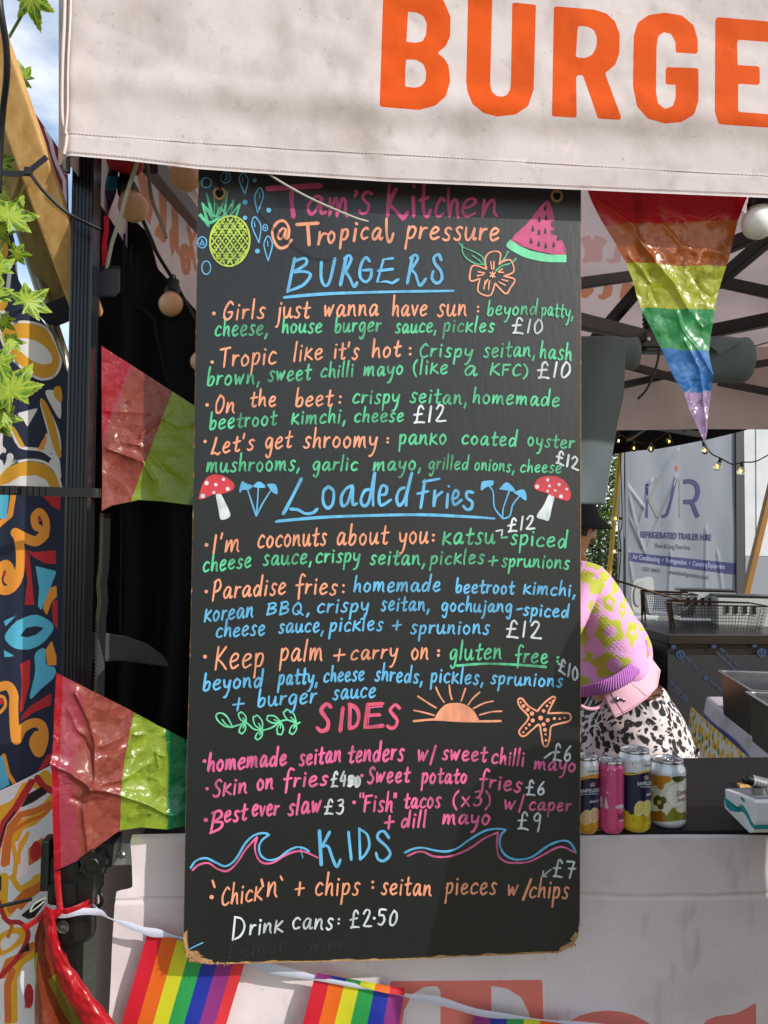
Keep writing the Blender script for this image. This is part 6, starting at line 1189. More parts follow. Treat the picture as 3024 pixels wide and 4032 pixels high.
# bushes
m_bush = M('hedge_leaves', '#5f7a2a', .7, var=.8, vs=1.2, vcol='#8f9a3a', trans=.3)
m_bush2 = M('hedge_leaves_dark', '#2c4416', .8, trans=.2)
def bush(x, y, Y, rx, ry, n, seed, label):
    o = thing('bush', label, 'bush', tuple(PX(x, y+ry, Y)), 'bushes behind the stall'); rnd = random.Random(seed)
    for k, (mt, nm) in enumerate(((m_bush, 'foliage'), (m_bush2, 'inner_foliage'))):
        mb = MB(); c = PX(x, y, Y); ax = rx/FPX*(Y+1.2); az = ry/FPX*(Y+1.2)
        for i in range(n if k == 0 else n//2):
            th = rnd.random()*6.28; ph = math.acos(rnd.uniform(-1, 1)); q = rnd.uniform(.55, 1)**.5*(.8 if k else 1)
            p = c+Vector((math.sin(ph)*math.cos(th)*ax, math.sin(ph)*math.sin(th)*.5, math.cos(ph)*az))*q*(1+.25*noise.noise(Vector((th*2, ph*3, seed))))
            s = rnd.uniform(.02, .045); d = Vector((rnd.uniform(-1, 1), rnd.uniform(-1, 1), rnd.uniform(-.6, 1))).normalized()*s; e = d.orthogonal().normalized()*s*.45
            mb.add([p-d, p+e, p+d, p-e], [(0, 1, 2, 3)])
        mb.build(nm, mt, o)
    mb = MB(); b0 = c-Vector((0, 0, c.z)); mb.tube([b0, c], [.04, .015], 8); mb.build('stem', M('bark', '#4a3a28', .9), o)
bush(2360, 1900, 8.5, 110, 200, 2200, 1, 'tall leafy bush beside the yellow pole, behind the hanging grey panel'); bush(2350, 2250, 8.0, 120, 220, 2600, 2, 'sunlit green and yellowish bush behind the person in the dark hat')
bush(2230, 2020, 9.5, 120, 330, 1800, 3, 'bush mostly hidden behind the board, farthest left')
# white plastic chair
cw = thing('white_chair', 'white plastic chair with a rounded back behind the fryer baskets', 'chair', tuple(PX(2530, 2560, 4.6)))
m_wp = M('white_plastic', '#a9adb0', .4)
mb = MB(); mb.slab([PX(x, y, 4.6) for x, y in catmull(K3([(545, 1400), (545, 1290), (575, 1215), (640, 1195), (718, 1200), (728, 1400), (690, 1470), (575, 1470)]), 5, True)], .03); o = mb.build('backrest', m_wp, cw); md = o.modifiers.new('b', 'BEVEL'); md.width = .01; md.segments = 3; md.limit_method = 'ANGLE'
mb = MB(); c = PX(2533, 2420, 4.85); mb.box(c, (.42, .45, .035), bev=.01); mb.build('seat', m_wp, cw)
for sx in (-1, 1):
    for sy in (-1, 1): mb = MB(); mb.tube([Vector((c.x+sx*.18, c.y+sy*.19, c.z)), Vector((c.x+sx*.21, c.y+sy*.22, 0))], [.02, .016], 8); mb.build('leg', m_wp, cw)
mb = MB(); mb.slab([PX(x, y, 4.59) for x, y in catmull(K3([(575, 1400), (570, 1300), (600, 1240), (650, 1225), (625, 1300), (620, 1420)]), 4, True)], .006); mb.build('back_shade_rib', M('chair_shadow_grey', '#9a9ea1', .5), cw)  # raised slab whose darker grey stands for shadow on the backrest
# fryer counter
m_ss = M('stainless_steel', '#3a3634', .32, metal=.9, bump=.04, bs=90); m_ssd = M('dark_stainless', '#2b2624', .4, metal=.7)
m_film = M('blue_film_on_steel', '#26262c', .45, metal=.3, bump=.05, bs=30); m_fb = M('blue_film_print', '#173560', .5); m_fb2 = M('pale_blue_film_print', '#2b3a58', .5)
Yf2 = 2.5; ZT = PX(2700, 2507, Yf2).z
fc = thing('fryer_counter', 'stainless fryer counter with blue printed film still on its front', 'counter', (PX(2900, 2600, Yf2).x, Yf2+.3, 0))
xl, xr = PX(2626, 2507, Yf2).x, PX(3300, 2510, Yf2).x
mb = MB(); mb.box(((xl+xr)/2, Yf2+.33, (ZT-.02)/2), (xr-xl-.02, .62, ZT-.06)); mb.build('cabinet', m_ssd, fc)
mb = MB(); mb.box(((xl+xr)/2, Yf2+.32, ZT-.012), (xr-xl, .66, .05), bev=.004); mb.build('worktop', m_ss, fc)
mb = MB(); mb.box(((xl+xr)/2, Yf2+.006, ZT/2-.04), (xr-xl-.01, .012, ZT-.1)); mb.build('front_panel', m_film, fc)
mb = MB(); mb.box(((xl-.6+xl)/2-.02, Yf2+.55, ZT-.1), (.6, .6, .06), bev=.004); mb.box(((xl-.6+xl)/2-.02, Yf2+.55, (ZT-.15)/2), (.58, .55, ZT-.17)); mb.build('side_unit', m_ssd, fc)
Yp = Yf2-.004
mb = MB()
for x, y, r in ((945, 575, 36), (1608, 560, 36)):
    o_ = ell(x, y, r, r, 0, 24)[:-1]; i_ = ell(x, y, r*.62, r*.62, 0, 24)[:-1]; vs = [P3(K4, q, Yp) for q in o_+i_]; mb.add(vs, [(k, (k+1) % 24, 24+(k+1) % 24, 24+k) for k in range(24)]); mb.flat([P3(K4, q, Yp-.001) for q in ((x-10, y-22), (x+6, y-14), (x+2, y-4), (x+16, y+2), (x+2, y+22), (x-10, y+4))])
for x, y in ((888, 512), (1218, 505), (1552, 500), (1150, 765)):
    for k in range(4): pstroke(mb, [(x+22*math.cos(k*.785), y+22*math.sin(k*.785)), (x-22*math.cos(k*.785), y-22*math.sin(k*.785))], 3.5, Yp-.0004*k, K4)
mb.build('printed_mark', m_fb, fc)
def rtext(mb, body, c0, c1, h, Y, f):
    vs, fs = txt_mesh(body, 1.0, 'LEFT', .01); xs = [v[0] for v in vs]; w = max(xs)-min(xs); m0 = min(xs); dx, dy = c1[0]-c0[0], c1[1]-c0[1]; l = math.hypot(dx, dy); nx, ny = dy/l, -dx/l
    mb.add([P3(f, (c0[0]+dx*(x-m0)/w+nx*y/.72*h, c0[1]+dy*(x-m0)/w+ny*y/.72*h), Y) for x, y in vs], fs)
mb = MB(); rtext(mb, 'ROLLFILM', (985, 610), (1070, 700), 26, Yp, K4) if 0 else None
rtext(mb, 'IIIII  IIII', (980, 605), (1075, 700), 24, Yp, K4); rtext(mb, 'III IIII IIII', (1265, 535), (1410, 680), 26, Yp, K4); rtext(mb, 'IIIII IIIII', (1238, 565), (1385, 710), 22, Yp, K4); rtext(mb, 'IIII IIIII', (1180, 800), (1300, 910), 26, Yp, K4); rtext(mb, 'III IIII IIII', (850, 800), (1000, 950), 26, Yp, K4); rtext(mb, 'IIII IIII', (880, 870), (985, 965), 20, Yp, K4)
mb.build('printed_mark', m_fb2, fc)
# fryer control boxes
m_wg = M('pale_enamel', '#b2b8b7', .4, bump=.03)
def cbox(p, sz, lab):
    o = thing('fryer', lab, 'fryer', tuple(p)); mb = MB(); mb.box(p+Vector((0, 0, sz[2]/2)), sz, Matrix.Rotation(-.25, 3, 'Z'), .006); bd = mb.build('control_box', m_wg, o)
    mb = MB()
    for k in range(4): mb.box(p+Matrix.Rotation(-.25, 3, 'Z')@Vector((-sz[0]*.36+k*sz[0]*.13, -sz[1]/2-.003, sz[2]*.62)), (.016, .008, .045))
    mb.build('switch', m_plast, bd); mb = MB(); mb.box(p+Vector((0, 0, sz[2]+.006)), (sz[0]*1.02, sz[1]*1.04, .012), Matrix.Rotation(-.25, 3, 'Z'), .003); mb.build('lid', m_ss, o)
cbox(PX(2775, 2428, 3.15), (.30, .16, .15), 'farther fryer with a pale control box, behind the baskets'); cbox(PX(2945, 2470, 2.95), (.36, .16, .17), 'nearer fryer with a pale control box at the right edge')
# wire baskets
m_wire = M('dark_wire', '#3d2f28', .4, metal=.8)
def basket(c, sx, sy, sz, label, ang):
    o = thing('fryer_basket', label, 'basket', tuple(c), 'fryer baskets'); rm = Matrix.Rotation(ang, 3, 'Z'); mb = MB(); cc = lambda x, y, z: c+rm@Vector((x*(.85+.15*z), y*(.85+.15*z), z*sz))
    nx, ny, nz_ = 26, 14, 9
    for k in range(nx+1):
        x = -sx/2+sx*k/nx
        for y in (-sy/2, sy/2): mb.tube([cc(x, y, 0), cc(x, y, 1)], .0009, 3, False)
    for k in range(ny+1):
        y = -sy/2+sy*k/ny
        for x in (-sx/2, sx/2): mb.tube([cc(x, y, 0), cc(x, y, 1)], .0009, 3, False)
    for j in range(nz_): 
        z = j/nz_; q = [cc(-sx/2, -sy/2, z), cc(sx/2, -sy/2, z), cc(sx/2, sy/2, z), cc(-sx/2, sy/2, z), cc(-sx/2, -sy/2, z)]; mb.tube(q, .0009, 3, False)
    for k in range(nx+1): x = -sx/2+sx*k/nx; mb.tube([cc(x, -sy/2, 0), cc(x, sy/2, 0)], .0009, 3, False)
    mb.build('wire_mesh', m_wire, o); mb = MB(); q = [cc(-sx/2, -sy/2, 1), cc(sx/2, -sy/2, 1), cc(sx/2, sy/2, 1), cc(-sx/2, sy/2, 1), cc(-sx/2, -sy/2, 1)]; mb.tube(q, .004, 6); mb.build('rim', m_wire, o)
    mb = MB(); mb.tube([cc(-sx/2, -.012, 1), cc(-sx/2, -.012, 0)-rm@Vector((.01, 0, .04))], .005, 6); mb.tube([cc(-sx/2, .05, 1), cc(-sx/2-.02, .05, 0)-rm@Vector((.0, 0, .06))], .005, 6); mb.box(cc(-sx/2-.012, .02, .5), (.014, .012, sz*1.15), rm); mb.tube([cc(-sx/2-.01, .02, 1.1), cc(sx*.4, .02, 1.05)], .005, 6); mb.build('handle', m_wire, o)
basket(PX(2632, 2420, 3.05), .28, .16, .12, 'farther wire fryer basket standing upright before the white chair', -.2); basket(PX(2815, 2490, 2.72), .46, .22, .15, 'nearer long wire fryer basket resting across the counter', -.15)
mb = MB(); mb.tube(path3([PX(2424, 2285, 2.9), PX(2500, 2308, 2.9), PX(2600, 2340, 2.9), PX(2720, 2372, 2.9)], 6), .006, 6); tag(mb.build('basket_rod', m_wire, smooth=True), 'thin dark rod slanting above the farther fryer basket', 'rod')

# lemon cloth table and trays
ZL = .85
lt = thing('side_table', 'table with a pale top cloth carrying steel trays inside the stall', 'table', tuple(PZ(3000, 2950, ZL).xy)+(0,))
tl, tr_ = PZ(2783, 2748, ZL), PZ(3090, 3015, ZL)
mb = MB(); x2 = 2.3; mb.box(((tl.x+.03+x2)/2, (tl.y+tr_.y)/2, ZL-.02), (x2-tl.x-.03, tl.y-tr_.y-.02, .03)); mb.build('top', M('plywood_top', '#8a7350', .7), lt)
mb = MB()
for x in (tl.x+.1, 2.2):
    for y in (tr_.y+.1, tl.y-.1): mb.bar((x, y, 0), (x, y, ZL-.04), .035, .035)
mb.build('support_leg', m_blk, lt)
m_top2 = M('pale_oilcloth', '#b9b4bd', .5, bump=.15, bs=12, stain=[(9, .5, .7, .4, '#77717a', None)], layers=[('hem', '#3f4f9a')])
mb = MB(); hem = []
def topc(u, v):
    y = tr_.y+(tl.y-tr_.y)*v; s = u; xe = tl.x+(tr_.x-tl.x)*(1-v)
    if s < .12: k = 1-s/.12; p = Vector((xe-.012*k-.01*math.sin(v*9)*k, y, ZL+.004-.075*k)); hem.append(1.5 if s < .02 else -1)
    else: p = Vector((xe+(x2-xe)*(s-.12)/.88, y, ZL+.004+.002*noise.noise(Vector((s*9, v*9, 1))))); hem.append(-1)
    return p
mb.grid(topc, 60, 40); mb.at = {'hem': hem}; tag(mb.build('table_cloth', m_top2, smooth=True), 'pale cloth with a blue hem spread on the table under the steel trays', 'tablecloth')
m_lem = M('lemon_print_cotton', '#c4c1b5', .8, weave=.3, layers=[('leaf', '#2c4a22'), ('lemon', '#c9a015')], edge=1.2)
mb = MB(); q2 = []
def lem(u, v):
    y = tr_.y+(tl.y+.12-tr_.y)*u; xe = tl.x+(tr_.x-tl.x)*(1-u); z = ZL-.06-v*.75; bul = .055*math.sin(min(1, v*1.6)*1.57); q2.append((u*900, v*750))
    return Vector((xe-.004-bul-.03*math.sin(u*11+v)*v, y, z))
mb.grid(lem, 240, 170); rnd = random.Random(4); LE, LF = [], []
for i in range(21):
    for k in range(14):
        x, y = i*46+rnd.uniform(-8, 8)+(k % 2)*23, k*50+rnd.uniform(-8, 8); a = rnd.uniform(.3, 2.8); c_, s_ = math.cos(a), math.sin(a); LE.append(('s', [(x-7*c_, y-7*s_), (x+7*c_, y+7*s_)], 13)); LE.append(('c', x+19*c_, y+19*s_, 4))
        a += rnd.uniform(.8, 2.2); c_, s_ = math.cos(a), math.sin(a); LF.append(('s', [(x+14*c_, y+14*s_), (x+32*c_, y+32*s_)], 6.5))
mb.at = {'lemon': sdf(q2, LE), 'leaf': sdf(q2, LF)}; tag(mb.build('lemon_skirt', m_lem, smooth=True, solid=.002), 'lemon printed cloth hanging down the side of the tray table', 'tablecloth')
m_tray = M('dull_steel_tray', '#8f8d8d', .26, metal=.95, bump=.03, bs=60)
def tray(bl, fl, wid, z, dep, label):
    B, F = PZ(*bl, z), PZ(*fl, z); dy = (B-F); dx = Vector((dy.y, -dy.x, 0)).normalized()*wid; o = thing('steel_tray', label, 'tray', tuple((B+F+dx)/2-Vector((0, 0, dep))), 'steel trays on the table')
    def ring(ins, zz, rr=.02, n=5):
        out = []; cs_ = [F, F+dx, B+dx, B]; ux = dx.normalized(); uy = dy.normalized()
        for i, (sx, sy) in enumerate(((1, 1), (-1, 1), (-1, -1), (1, -1))):
            cc = cs_[i]+ux*sx*(ins+rr)+uy*sy*(ins+rr); a0 = (math.pi*1, math.pi*1.5, 0, math.pi*.5)[i]
            for k in range(n+1): a = a0+math.pi/2*k/n; out.append(cc+ux*math.cos(a)*rr+uy*math.sin(a)*rr+Vector((0, 0, zz-z)))
        return out
    rs = [ring(.016, z-.004-dep), ring(.012, z-.02), ring(.012, z-.004), ring(0, z-.004), ring(0, z), ring(.012, z), ring(.013, z-.003), ring(.014, z-.02), ring(.024, z-dep)]
    mb = MB(); N = len(rs[0]); vs = [p for r in rs for p in r]; mb.add(vs, [(j*N+k, j*N+(k+1) % N, (j+1)*N+(k+1) % N, (j+1)*N+k) for j in range(len(rs)-1) for k in range(N)]+[tuple((len(rs)-1)*N+k for k in range(N))]); mb.build('pan', m_tray, o, smooth=False); return o
tray((2819, 2637), (2952, 2718), .5, 1.0, .145, 'deep steel tray, the farther of the two on the pale cloth'); tray((2926, 2720), (3100, 2828), .5, 1.0, .14, 'deep steel tray, the nearer of the two on the pale cloth')

# ============================================================ drinks cans, reader, marker on the counter
m_lid = M('can_lid_metal', '#b5b8bb', .28, metal=1, bump=.02, bs=200)
def can(label, cx, cy, rpx, h, mat_layers, base, name='drink_can', neck=.86, shoulder=.010, texts=()):
    p = PZ(cx, cy, ZC); D = (p-CAM).dot(FWD); r = rpx/FPX*D; o = thing(name, label, 'drink can', tuple(p), 'drinks cans on the counter')
    prof = [(r*.80, 0), (r*.86, .0015), (r*.98, .006), (r, .009)]+[(r, .009+(h-.009-shoulder-.004)*k/60) for k in range(1, 61)]+[(r*(1-(1-neck)*(.5-.5*math.cos(math.pi*k/6))), h-.004-shoulder+shoulder*k/6) for k in range(1, 7)]
    mb = MB(); mb.lathe(prof, p, (0, 0, 1), 96); pj = PROJ(mb.np()); mb.at = {k: sdf(pj, s) for k, s, c in mat_layers}
    m = M('printed_'+name, base, .3, metal=.25, coat=.4, layers=[(k, c) for k, s, c in mat_layers], edge=.7, spec=.6); body = mb.build('body', m, o, smooth=True)
    rt = r*neck; mb = MB(); mb.lathe([(rt*.99, h-.006), (rt*1.03, h-.003), (rt*1.03, h), (rt*.96, h+.0005), (rt*.93, h-.003), (rt*.9, h-.0045), (rt*.55, h-.0035), (0, h-.0035)], p, (0, 0, 1), 48); lid = mb.build('lid', m_lid, o, smooth=True)
    mb = MB(); q = [p+Vector((math.cos(a)*.0075, math.sin(a)*.0105-.002, h-.0015)) for a in [2*math.pi*k/20 for k in range(21)]]; mb.tube(q, .0016, 6); mb.box(p+Vector((0, .004, h-.0022)), (.012, .009, .0016)); mb.build('ring_pull', m_lid, lid, smooth=True)
    for (nm, tcol, items) in texts:
        mb = MB()
        for (body_, x0, y0, x1, y1, hh, shear) in items:
            vs, fs = txt_mesh(body_, 1, 'LEFT', .015, shear); xs = [v[0] for v in vs]; w = max(xs)-min(xs); m0 = min(xs); a = K5([(x0, y0), (x1, y1)]); out = []
            for x, y in vs:
                px_ = a[0][0]+(a[1][0]-a[0][0])*(x-m0)/w; py_ = a[0][1]+(a[1][1]-a[0][1])*(x-m0)/w-y/.72*hh/2.074
                q = PX(px_, py_, p.y-r); dx = max(-.999, min(.999, (px_-cx)/rpx)); out.append(Vector((p.x+dx*(r+.0004)*1.0, p.y-math.sqrt(1-dx*dx)*(r+.0004), q.z if 0 else PX(px_, py_, p.y-r*math.sqrt(1-dx*dx)).z)))
            mb.add(out, fs)
        mb.build(nm, M('can_print_'+nm, tcol, .4), body)
    return o
def star(x, y, r): return ('p', [(x+(r if k % 2 == 0 else r*.42)*math.sin(k*math.pi/5), y-(r if k % 2 == 0 else r*.42)*math.cos(k*math.pi/5)) for k in range(10)])
def pp(*pts): return ('p', K5(list(pts)))
def dots(x0, x1, y0, y1, n, seed): 
    rnd = random.Random(seed); return [('c', *K5([(rnd.uniform(x0, x1), rnd.uniform(y0, y1))])[0], rnd.uniform(1.0, 2.2)) for _ in range(n)]
can('orange and navy soft drink can half hidden by the edge of the board', 2303, 3268, 53, .125,
    [('white', [pp((0, 380), (290, 380), (290, 520), (0, 560))], '#d6d9dd'), ('speck', dots(100, 280, 420, 470, 26, 1), '#c98a40'), ('foam', [pp((0, 560), (60, 555), (140, 540), (200, 520), (280, 510), (280, 548), (200, 548), (100, 575), (0, 590))], '#cf9436'), ('banner', [pp((100, 470), (260, 462), (290, 500), (130, 520))], '#e2e4e6'), ('bottom', [pp((0, 850), (130, 852), (150, 870), (180, 850), (290, 830), (290, 1010), (0, 1010))], '#c8901f'), ('fruit', [('p', K5(ell(178, 868, 46, 60, .3))), ('p', K5(ell(240, 850, 36, 62, .2)))], '#d9b184'), ('rind', [('s', K5(ell(178, 868, 46, 60, .3)), 1.6), ('s', K5(ell(240, 850, 36, 62, .2)), 1.6), ('s', K5([(178, 868), (200, 815)]), .8), ('s', K5([(178, 868), (140, 880)]), .8), ('s', K5([(178, 868), (195, 915)]), .8)], '#e8dcc2'), ('ring', [('s', K5([(0, 962), (290, 940)]), 1.2)], '#7d5a20'), ('star', [star(*K5([(226, 600)])[0], 13)], '#d8d8d8'), ('star2', [star(*K5([(226, 600)])[0], 10)], '#c9432a')], '#101840',
    texts=(('white_lettering', '#cfd3da', (('SANPELLEGRINO', 70, 668, 330, 655, 30, 0), ('ITALIAN SPARKLING DRINKS', 80, 686, 320, 676, 10, 0), ('ARANCIATA', 160, 752, 268, 738, 20, 0), ('DAL', 170, 612, 200, 611, 9, 0))), ('navy_lettering', '#20284a', (('TASTEFULLY LIGHT', 142, 505, 300, 492, 18, 0),))))
can('slim pink drink can between the two navy citrus cans', 2405, 3268, 50, .118,
    [('snow', [('s', K5([(350+8*math.cos(a), 480+8*math.sin(a)), (350-8*math.cos(a), 480-8*math.sin(a))]), 1) for a in (0, 1, 2)]+[('s', K5([(407+10*math.cos(a), 482+10*math.sin(a)), (407-10*math.cos(a), 482-10*math.sin(a))]), 1) for a in (0, 1.05, 2.1)]+[('s', K5([(380+11*math.cos(a), 515+11*math.sin(a)), (380-11*math.cos(a), 515-11*math.sin(a))]), 1) for a in (0, 1.05, 2.1)]+[('c', *K5([q])[0], 2.2) for q in ((330, 520), (366, 548), (352, 604), (345, 630), (370, 680), (420, 470), (440, 500))]+[('s', K5([(348+13*math.cos(a), 665+13*math.sin(a)), (348-13*math.cos(a), 665-13*math.sin(a))]), 1) for a in (0, 1.05, 2.1)], '#e7c3d0'),
     ('ice', [pp((288, 690), (305, 700), (308, 790), (288, 780)), pp((328, 700), (340, 710), (345, 740), (360, 800), (325, 790)), pp((410, 780), (445, 765), (480, 760), (480, 790), (430, 800))], '#d5cdd8'), ('side', [('s', K5([(284, 480), (286, 590)]), 3), ('s', K5([(288, 830), (290, 980)]), 3)], '#a83a62')], '#d04a80', name='drink_can', neck=.9, shoulder=.007,
    texts=(('black_lettering', '#15151a', (('RAZZ', 396, 880, 486, 868, 42, -.1), ('250ml', 392, 976, 425, 973, 10, 0))), ('white_lettering', '#e6d4dc', (('ORGANIC', 420, 818, 480, 800, 14, 0), ('RASPBERRY', 402, 905, 482, 895, 12, 0)))))
can('tall lemon yellow and navy soft drink can, tallest of the row', 2499, 3259, 62, .134,
    [('white', [pp((430, 330), (700, 330), (700, 480), (600, 505), (520, 500), (430, 520))], '#d6dade'), ('speck', dots(490, 690, 380, 500, 46, 3), '#b0a068'), ('foam', [pp((430, 505), (510, 500), (560, 512), (620, 500), (700, 470), (700, 490), (620, 512), (560, 522), (430, 522))], '#d8b22a'), ('banner', [pp((550, 425), (580, 432), (700, 425), (700, 455), (580, 468), (560, 460))], '#e2e5e8'), ('leaf', [('s', K5([(552, 420), (575, 440), (580, 465), (556, 450), (552, 420)]), 1)], '#2f3f6a'), ('bottom', [pp((430, 800), (510, 815), (540, 850), (580, 830), (620, 855), (700, 840), (700, 1000), (430, 1000))], '#cdb214'), ('fruit', [('p', K5(ell(612, 795, 42, 62, .35))), ('p', K5(ell(670, 790, 36, 64, .2)))], '#d7c96a'), ('rind', [('s', K5(ell(612, 795, 42, 62, .35)), 1.8), ('s', K5(ell(670, 790, 36, 64, .2)), 1.6), ('s', K5([(612, 795), (645, 755)]), .8), ('s', K5([(612, 795), (575, 805)]), .8)], '#e6e0b0'), ('ring', [('s', K5([(550, 872), (700, 860)]), 1), ('s', K5([(550, 900), (700, 892)]), 1), ('s', K5([(550, 872), (565, 886), (550, 900)]), 1)], '#8d7a10'), ('star', [star(*K5([(664, 543)])[0], 13)], '#d8d8d8'), ('star2', [star(*K5([(664, 543)])[0], 10)], '#c9432a')], '#101840',
    texts=(('white_lettering', '#cfd3da', (('SANPELLEGRINO', 540, 608, 745, 596, 30, 0), ('ITALIAN SPARKLING DRINKS', 565, 625, 740, 618, 10, 0), ('LIMONATA', 612, 694, 715, 680, 20, 0), ('DAL', 615, 557, 642, 556, 9, 0))), ('navy_lettering', '#20284a', (('TASTEFULLY LIGHT', 586, 458, 740, 448, 20, 0),)), ('olive_lettering', '#6d6010', (('MADE WITH LEMON JUICE', 578, 892, 700, 882, 9, 0), ('33 cl', 632, 945, 668, 942, 12, 0)))))
can('short cream soda can with brown and green flower shapes, rightmost of the cans', 2628, 3241, 69, .112,
    [('white', [pp((680, 380), (1000, 380), (1000, 545), (680, 545))], '#d3d8de'), ('orange', [('p', sm(K5, [(690, 510), (760, 525), (860, 535), (868, 570), (840, 585), (815, 600), (800, 640), (770, 640), (745, 610), (710, 615), (690, 600)])), ('p', sm(K5, [(690, 640), (720, 660), (720, 700), (690, 710)]))], '#c0801a'), ('olive', [('p', sm(K5, [(875, 540), (990, 530), (985, 550), (950, 575), (905, 580)])), ('p', sm(K5, [(725, 710), (760, 685), (780, 700), (815, 700), (832, 740), (810, 760), (800, 800), (765, 800), (755, 775), (725, 760)]))], '#4a4a1c'), ('dot', [('c', *K5([(770, 746)])[0], 8)], '#b8b52a'), ('brown', [('p', sm(K5, [(690, 780), (715, 810), (745, 820), (780, 810), (820, 840), (830, 870), (815, 905), (690, 890)]))], '#96660f'), ('green', [('p', sm(K5, [(825, 905), (830, 860), (870, 800), (900, 790), (915, 820), (960, 830), (985, 820), (985, 890), (900, 910)]))], '#7d8420'), ('base', [pp((690, 890), (815, 908), (985, 885), (985, 960), (690, 960))], '#d3d8de'), ('circle', [('p', K5(ell(912, 685, 76, 98)))], '#eceae2'), ('ringc', [('s', K5(ell(912, 685, 76, 98)), 1.2)], '#8a8270'), ('curl', [('s', K5([(x, y), (x+14, y+4), (x+12, y+18)]), 1.2) for x, y in ((715, 530), (750, 545), (790, 552), (830, 555), (735, 580), (780, 590), (700, 560))], '#8a560f')], '#dcd9c6', neck=.83, shoulder=.016,
    texts=(('brown_lettering', '#7d4a2a', (('Steep', 842, 702, 970, 664, 48, .25), ('Soda Co.', 852, 745, 985, 715, 32, .25))),))
# card reader
rd = thing('card_reader', 'white card reader with a teal band lying on the black counter', 'card reader', tuple(PZ(2960, 3240, ZC)))
m_wh = M('white_gloss_plastic', '#e2e4e8', .22, coat=.4); m_teal = M('teal_rubber', '#128f94', .4); m_scr = M('dark_screen', '#1b2023', .12, coat=.8); m_gp = M('grey_key_plastic', '#8a8f93', .4)
Xr = PZ(*K5([(1500, 992)])[0], ZC).x
def flank(name, pts, x0, dx, mat, par, bev=.003):
    mb = MB(); mb.slab([PXX(*K5([q])[0], Xr)+Vector((x0, 0, 0)) for q in pts], dx, (1, 0, 0)); o = mb.build(name, mat, par, recalc=True); md = o.modifiers.new('b', 'BEVEL'); md.width = bev; md.segments = 4; md.limit_method = 'ANGLE'; md.angle_limit = R(50); return o
flank('upper_body', [(1302, 634), (1420, 676), (1535, 722), (1556, 745), (1556, 900), (1548, 936), (1520, 900), (1490, 830), (1455, 776), (1430, 766), (1405, 786), (1330, 722), (1308, 704)], 0, .080, m_wh, rd, .005)
flank('teal_band', [(1292, 706), (1308, 706), (1330, 724), (1405, 788), (1430, 768), (1455, 778), (1490, 832), (1520, 902), (1548, 938), (1544, 966), (1508, 930), (1470, 852), (1440, 817), (1400, 822), (1345, 812), (1310, 782)], .001, .078, m_teal, rd, .0015)
flank('lower_body', [(1291, 712), (1308, 784), (1345, 815), (1400, 825), (1440, 820), (1468, 854), (1506, 932), (1540, 968), (1528, 990), (1500, 995), (1400, 895), (1302, 796)], .001, .078, m_wh, rd, .004)
ta, tb = PXX(*K5([(1302, 634)])[0], Xr), PXX(*K5([(1535, 722)])[0], Xr); tv = tb-ta; tn = Vector((1, 0, 0)).cross(tv).normalized()
if tn.z < 0: tn = -tn
def topq(a0, a1, x0, x1, h): return [ta+tv*a0+Vector((x0, 0, 0))+tn*h, ta+tv*a0+Vector((x1, 0, 0))+tn*h, ta+tv*a1+Vector((x1, 0, 0))+tn*h, ta+tv*a1+Vector((x0, 0, 0))+tn*h]
mb = MB(); mb.slab(topq(.08, .70, .009, .071, .0004), .0012, tn); mb.build('screen', m_scr, rd)
mb = MB(); mb.slab(topq(.74, .96, .009, .071, .0004), .0014, tn); mb.build('key_row', m_gp, rd)
mb = MB(); mb.flat([PXX(*K5([q])[0], Xr)+Vector((-.0004, 0, 0)) for q in ((1435, 700), (1462, 712), (1476, 748), (1456, 738), (1438, 718))]); mb.build('side_button', m_teal, rd)
Yr = PZ(2900, 3282, ZC).y
mk = thing('marker_pen', 'fat black marker pen with a barcode label lying behind the card reader', 'marker pen', tuple(P3(K5, (1560, 585), .28)))
Ym = PZ(*K5([(1560, 618)])[0], ZC).y; a, b = P3(K5, (1462, 552), Ym), P3(K5, (1760, 628), Ym); ax = (b-a).normalized()
mb = MB(); L_ = (b-a).length; mb.lathe([(0, 0), (.0085, .0005), (.0105, .003), (.0112, .018), (.0116, .02), (.0116, L_-.004), (.009, L_), (0, L_)], a, ax, 28); mb.build('barrel', m_plast, mk, smooth=True)
m_bar_ = M('grey_label', '#9aa0a4', .5); mb = MB(); mb.lathe([(.0118, L_*.20), (.0118, L_*.62)], a, ax, 28)
bb = mb.build('label_wrap', m_bar_, mk, smooth=True); mb = MB(); x = L_*.22
for k in range(18): w_ = .0006+.0012*((k*7) % 3)/2; mb.lathe([(.01186, x), (.01186, x+w_)], a, ax, 28); x += .0022
mb.build('barcode_stripe', m_plast, bb)
mb = MB(); mb.slab([PZ(*K5([q])[0], ZC+.001) for q in ((1405, 612), (1480, 600), (1540, 622), (1430, 628))], .006, (0, 0, 1)); tag(mb.build('wood_stick', m_wood), 'small light wooden stick lying between the card reader and the marker pen', 'stick')
# pale cloth panels low inside the stall, left
mb = MB(); mb.grid(lambda u, v: PX(540+u*330, 2720+v*640+ (1-u)*240*(1-v), .55)+Vector((0, .02*math.sin(u*9+v*3), 0)), 20, 20); tag(mb.build('side_cloth', M('grey_pink_cloth', '#9c8f92', .85, weave=.3, bump=.1, bs=15), smooth=True), 'pale cloth in the shade behind the lower edge of the coat', 'cloth')
mb = MB(); mb.grid(lambda u, v: Vector((PX(395+u*10, 3400, .12).x+.02*math.sin(u*14)+u*.12, .11+u*1.2, ZC-.02-v*(ZC-.03))), 40, 20); tag(mb.build('side_cloth', M('shaded_pink_cloth', '#a4989a', .85, weave=.3, bump=.1, bs=15), smooth=True), 'pale pink cloth closing the side of the counter behind the bracket', 'cloth')
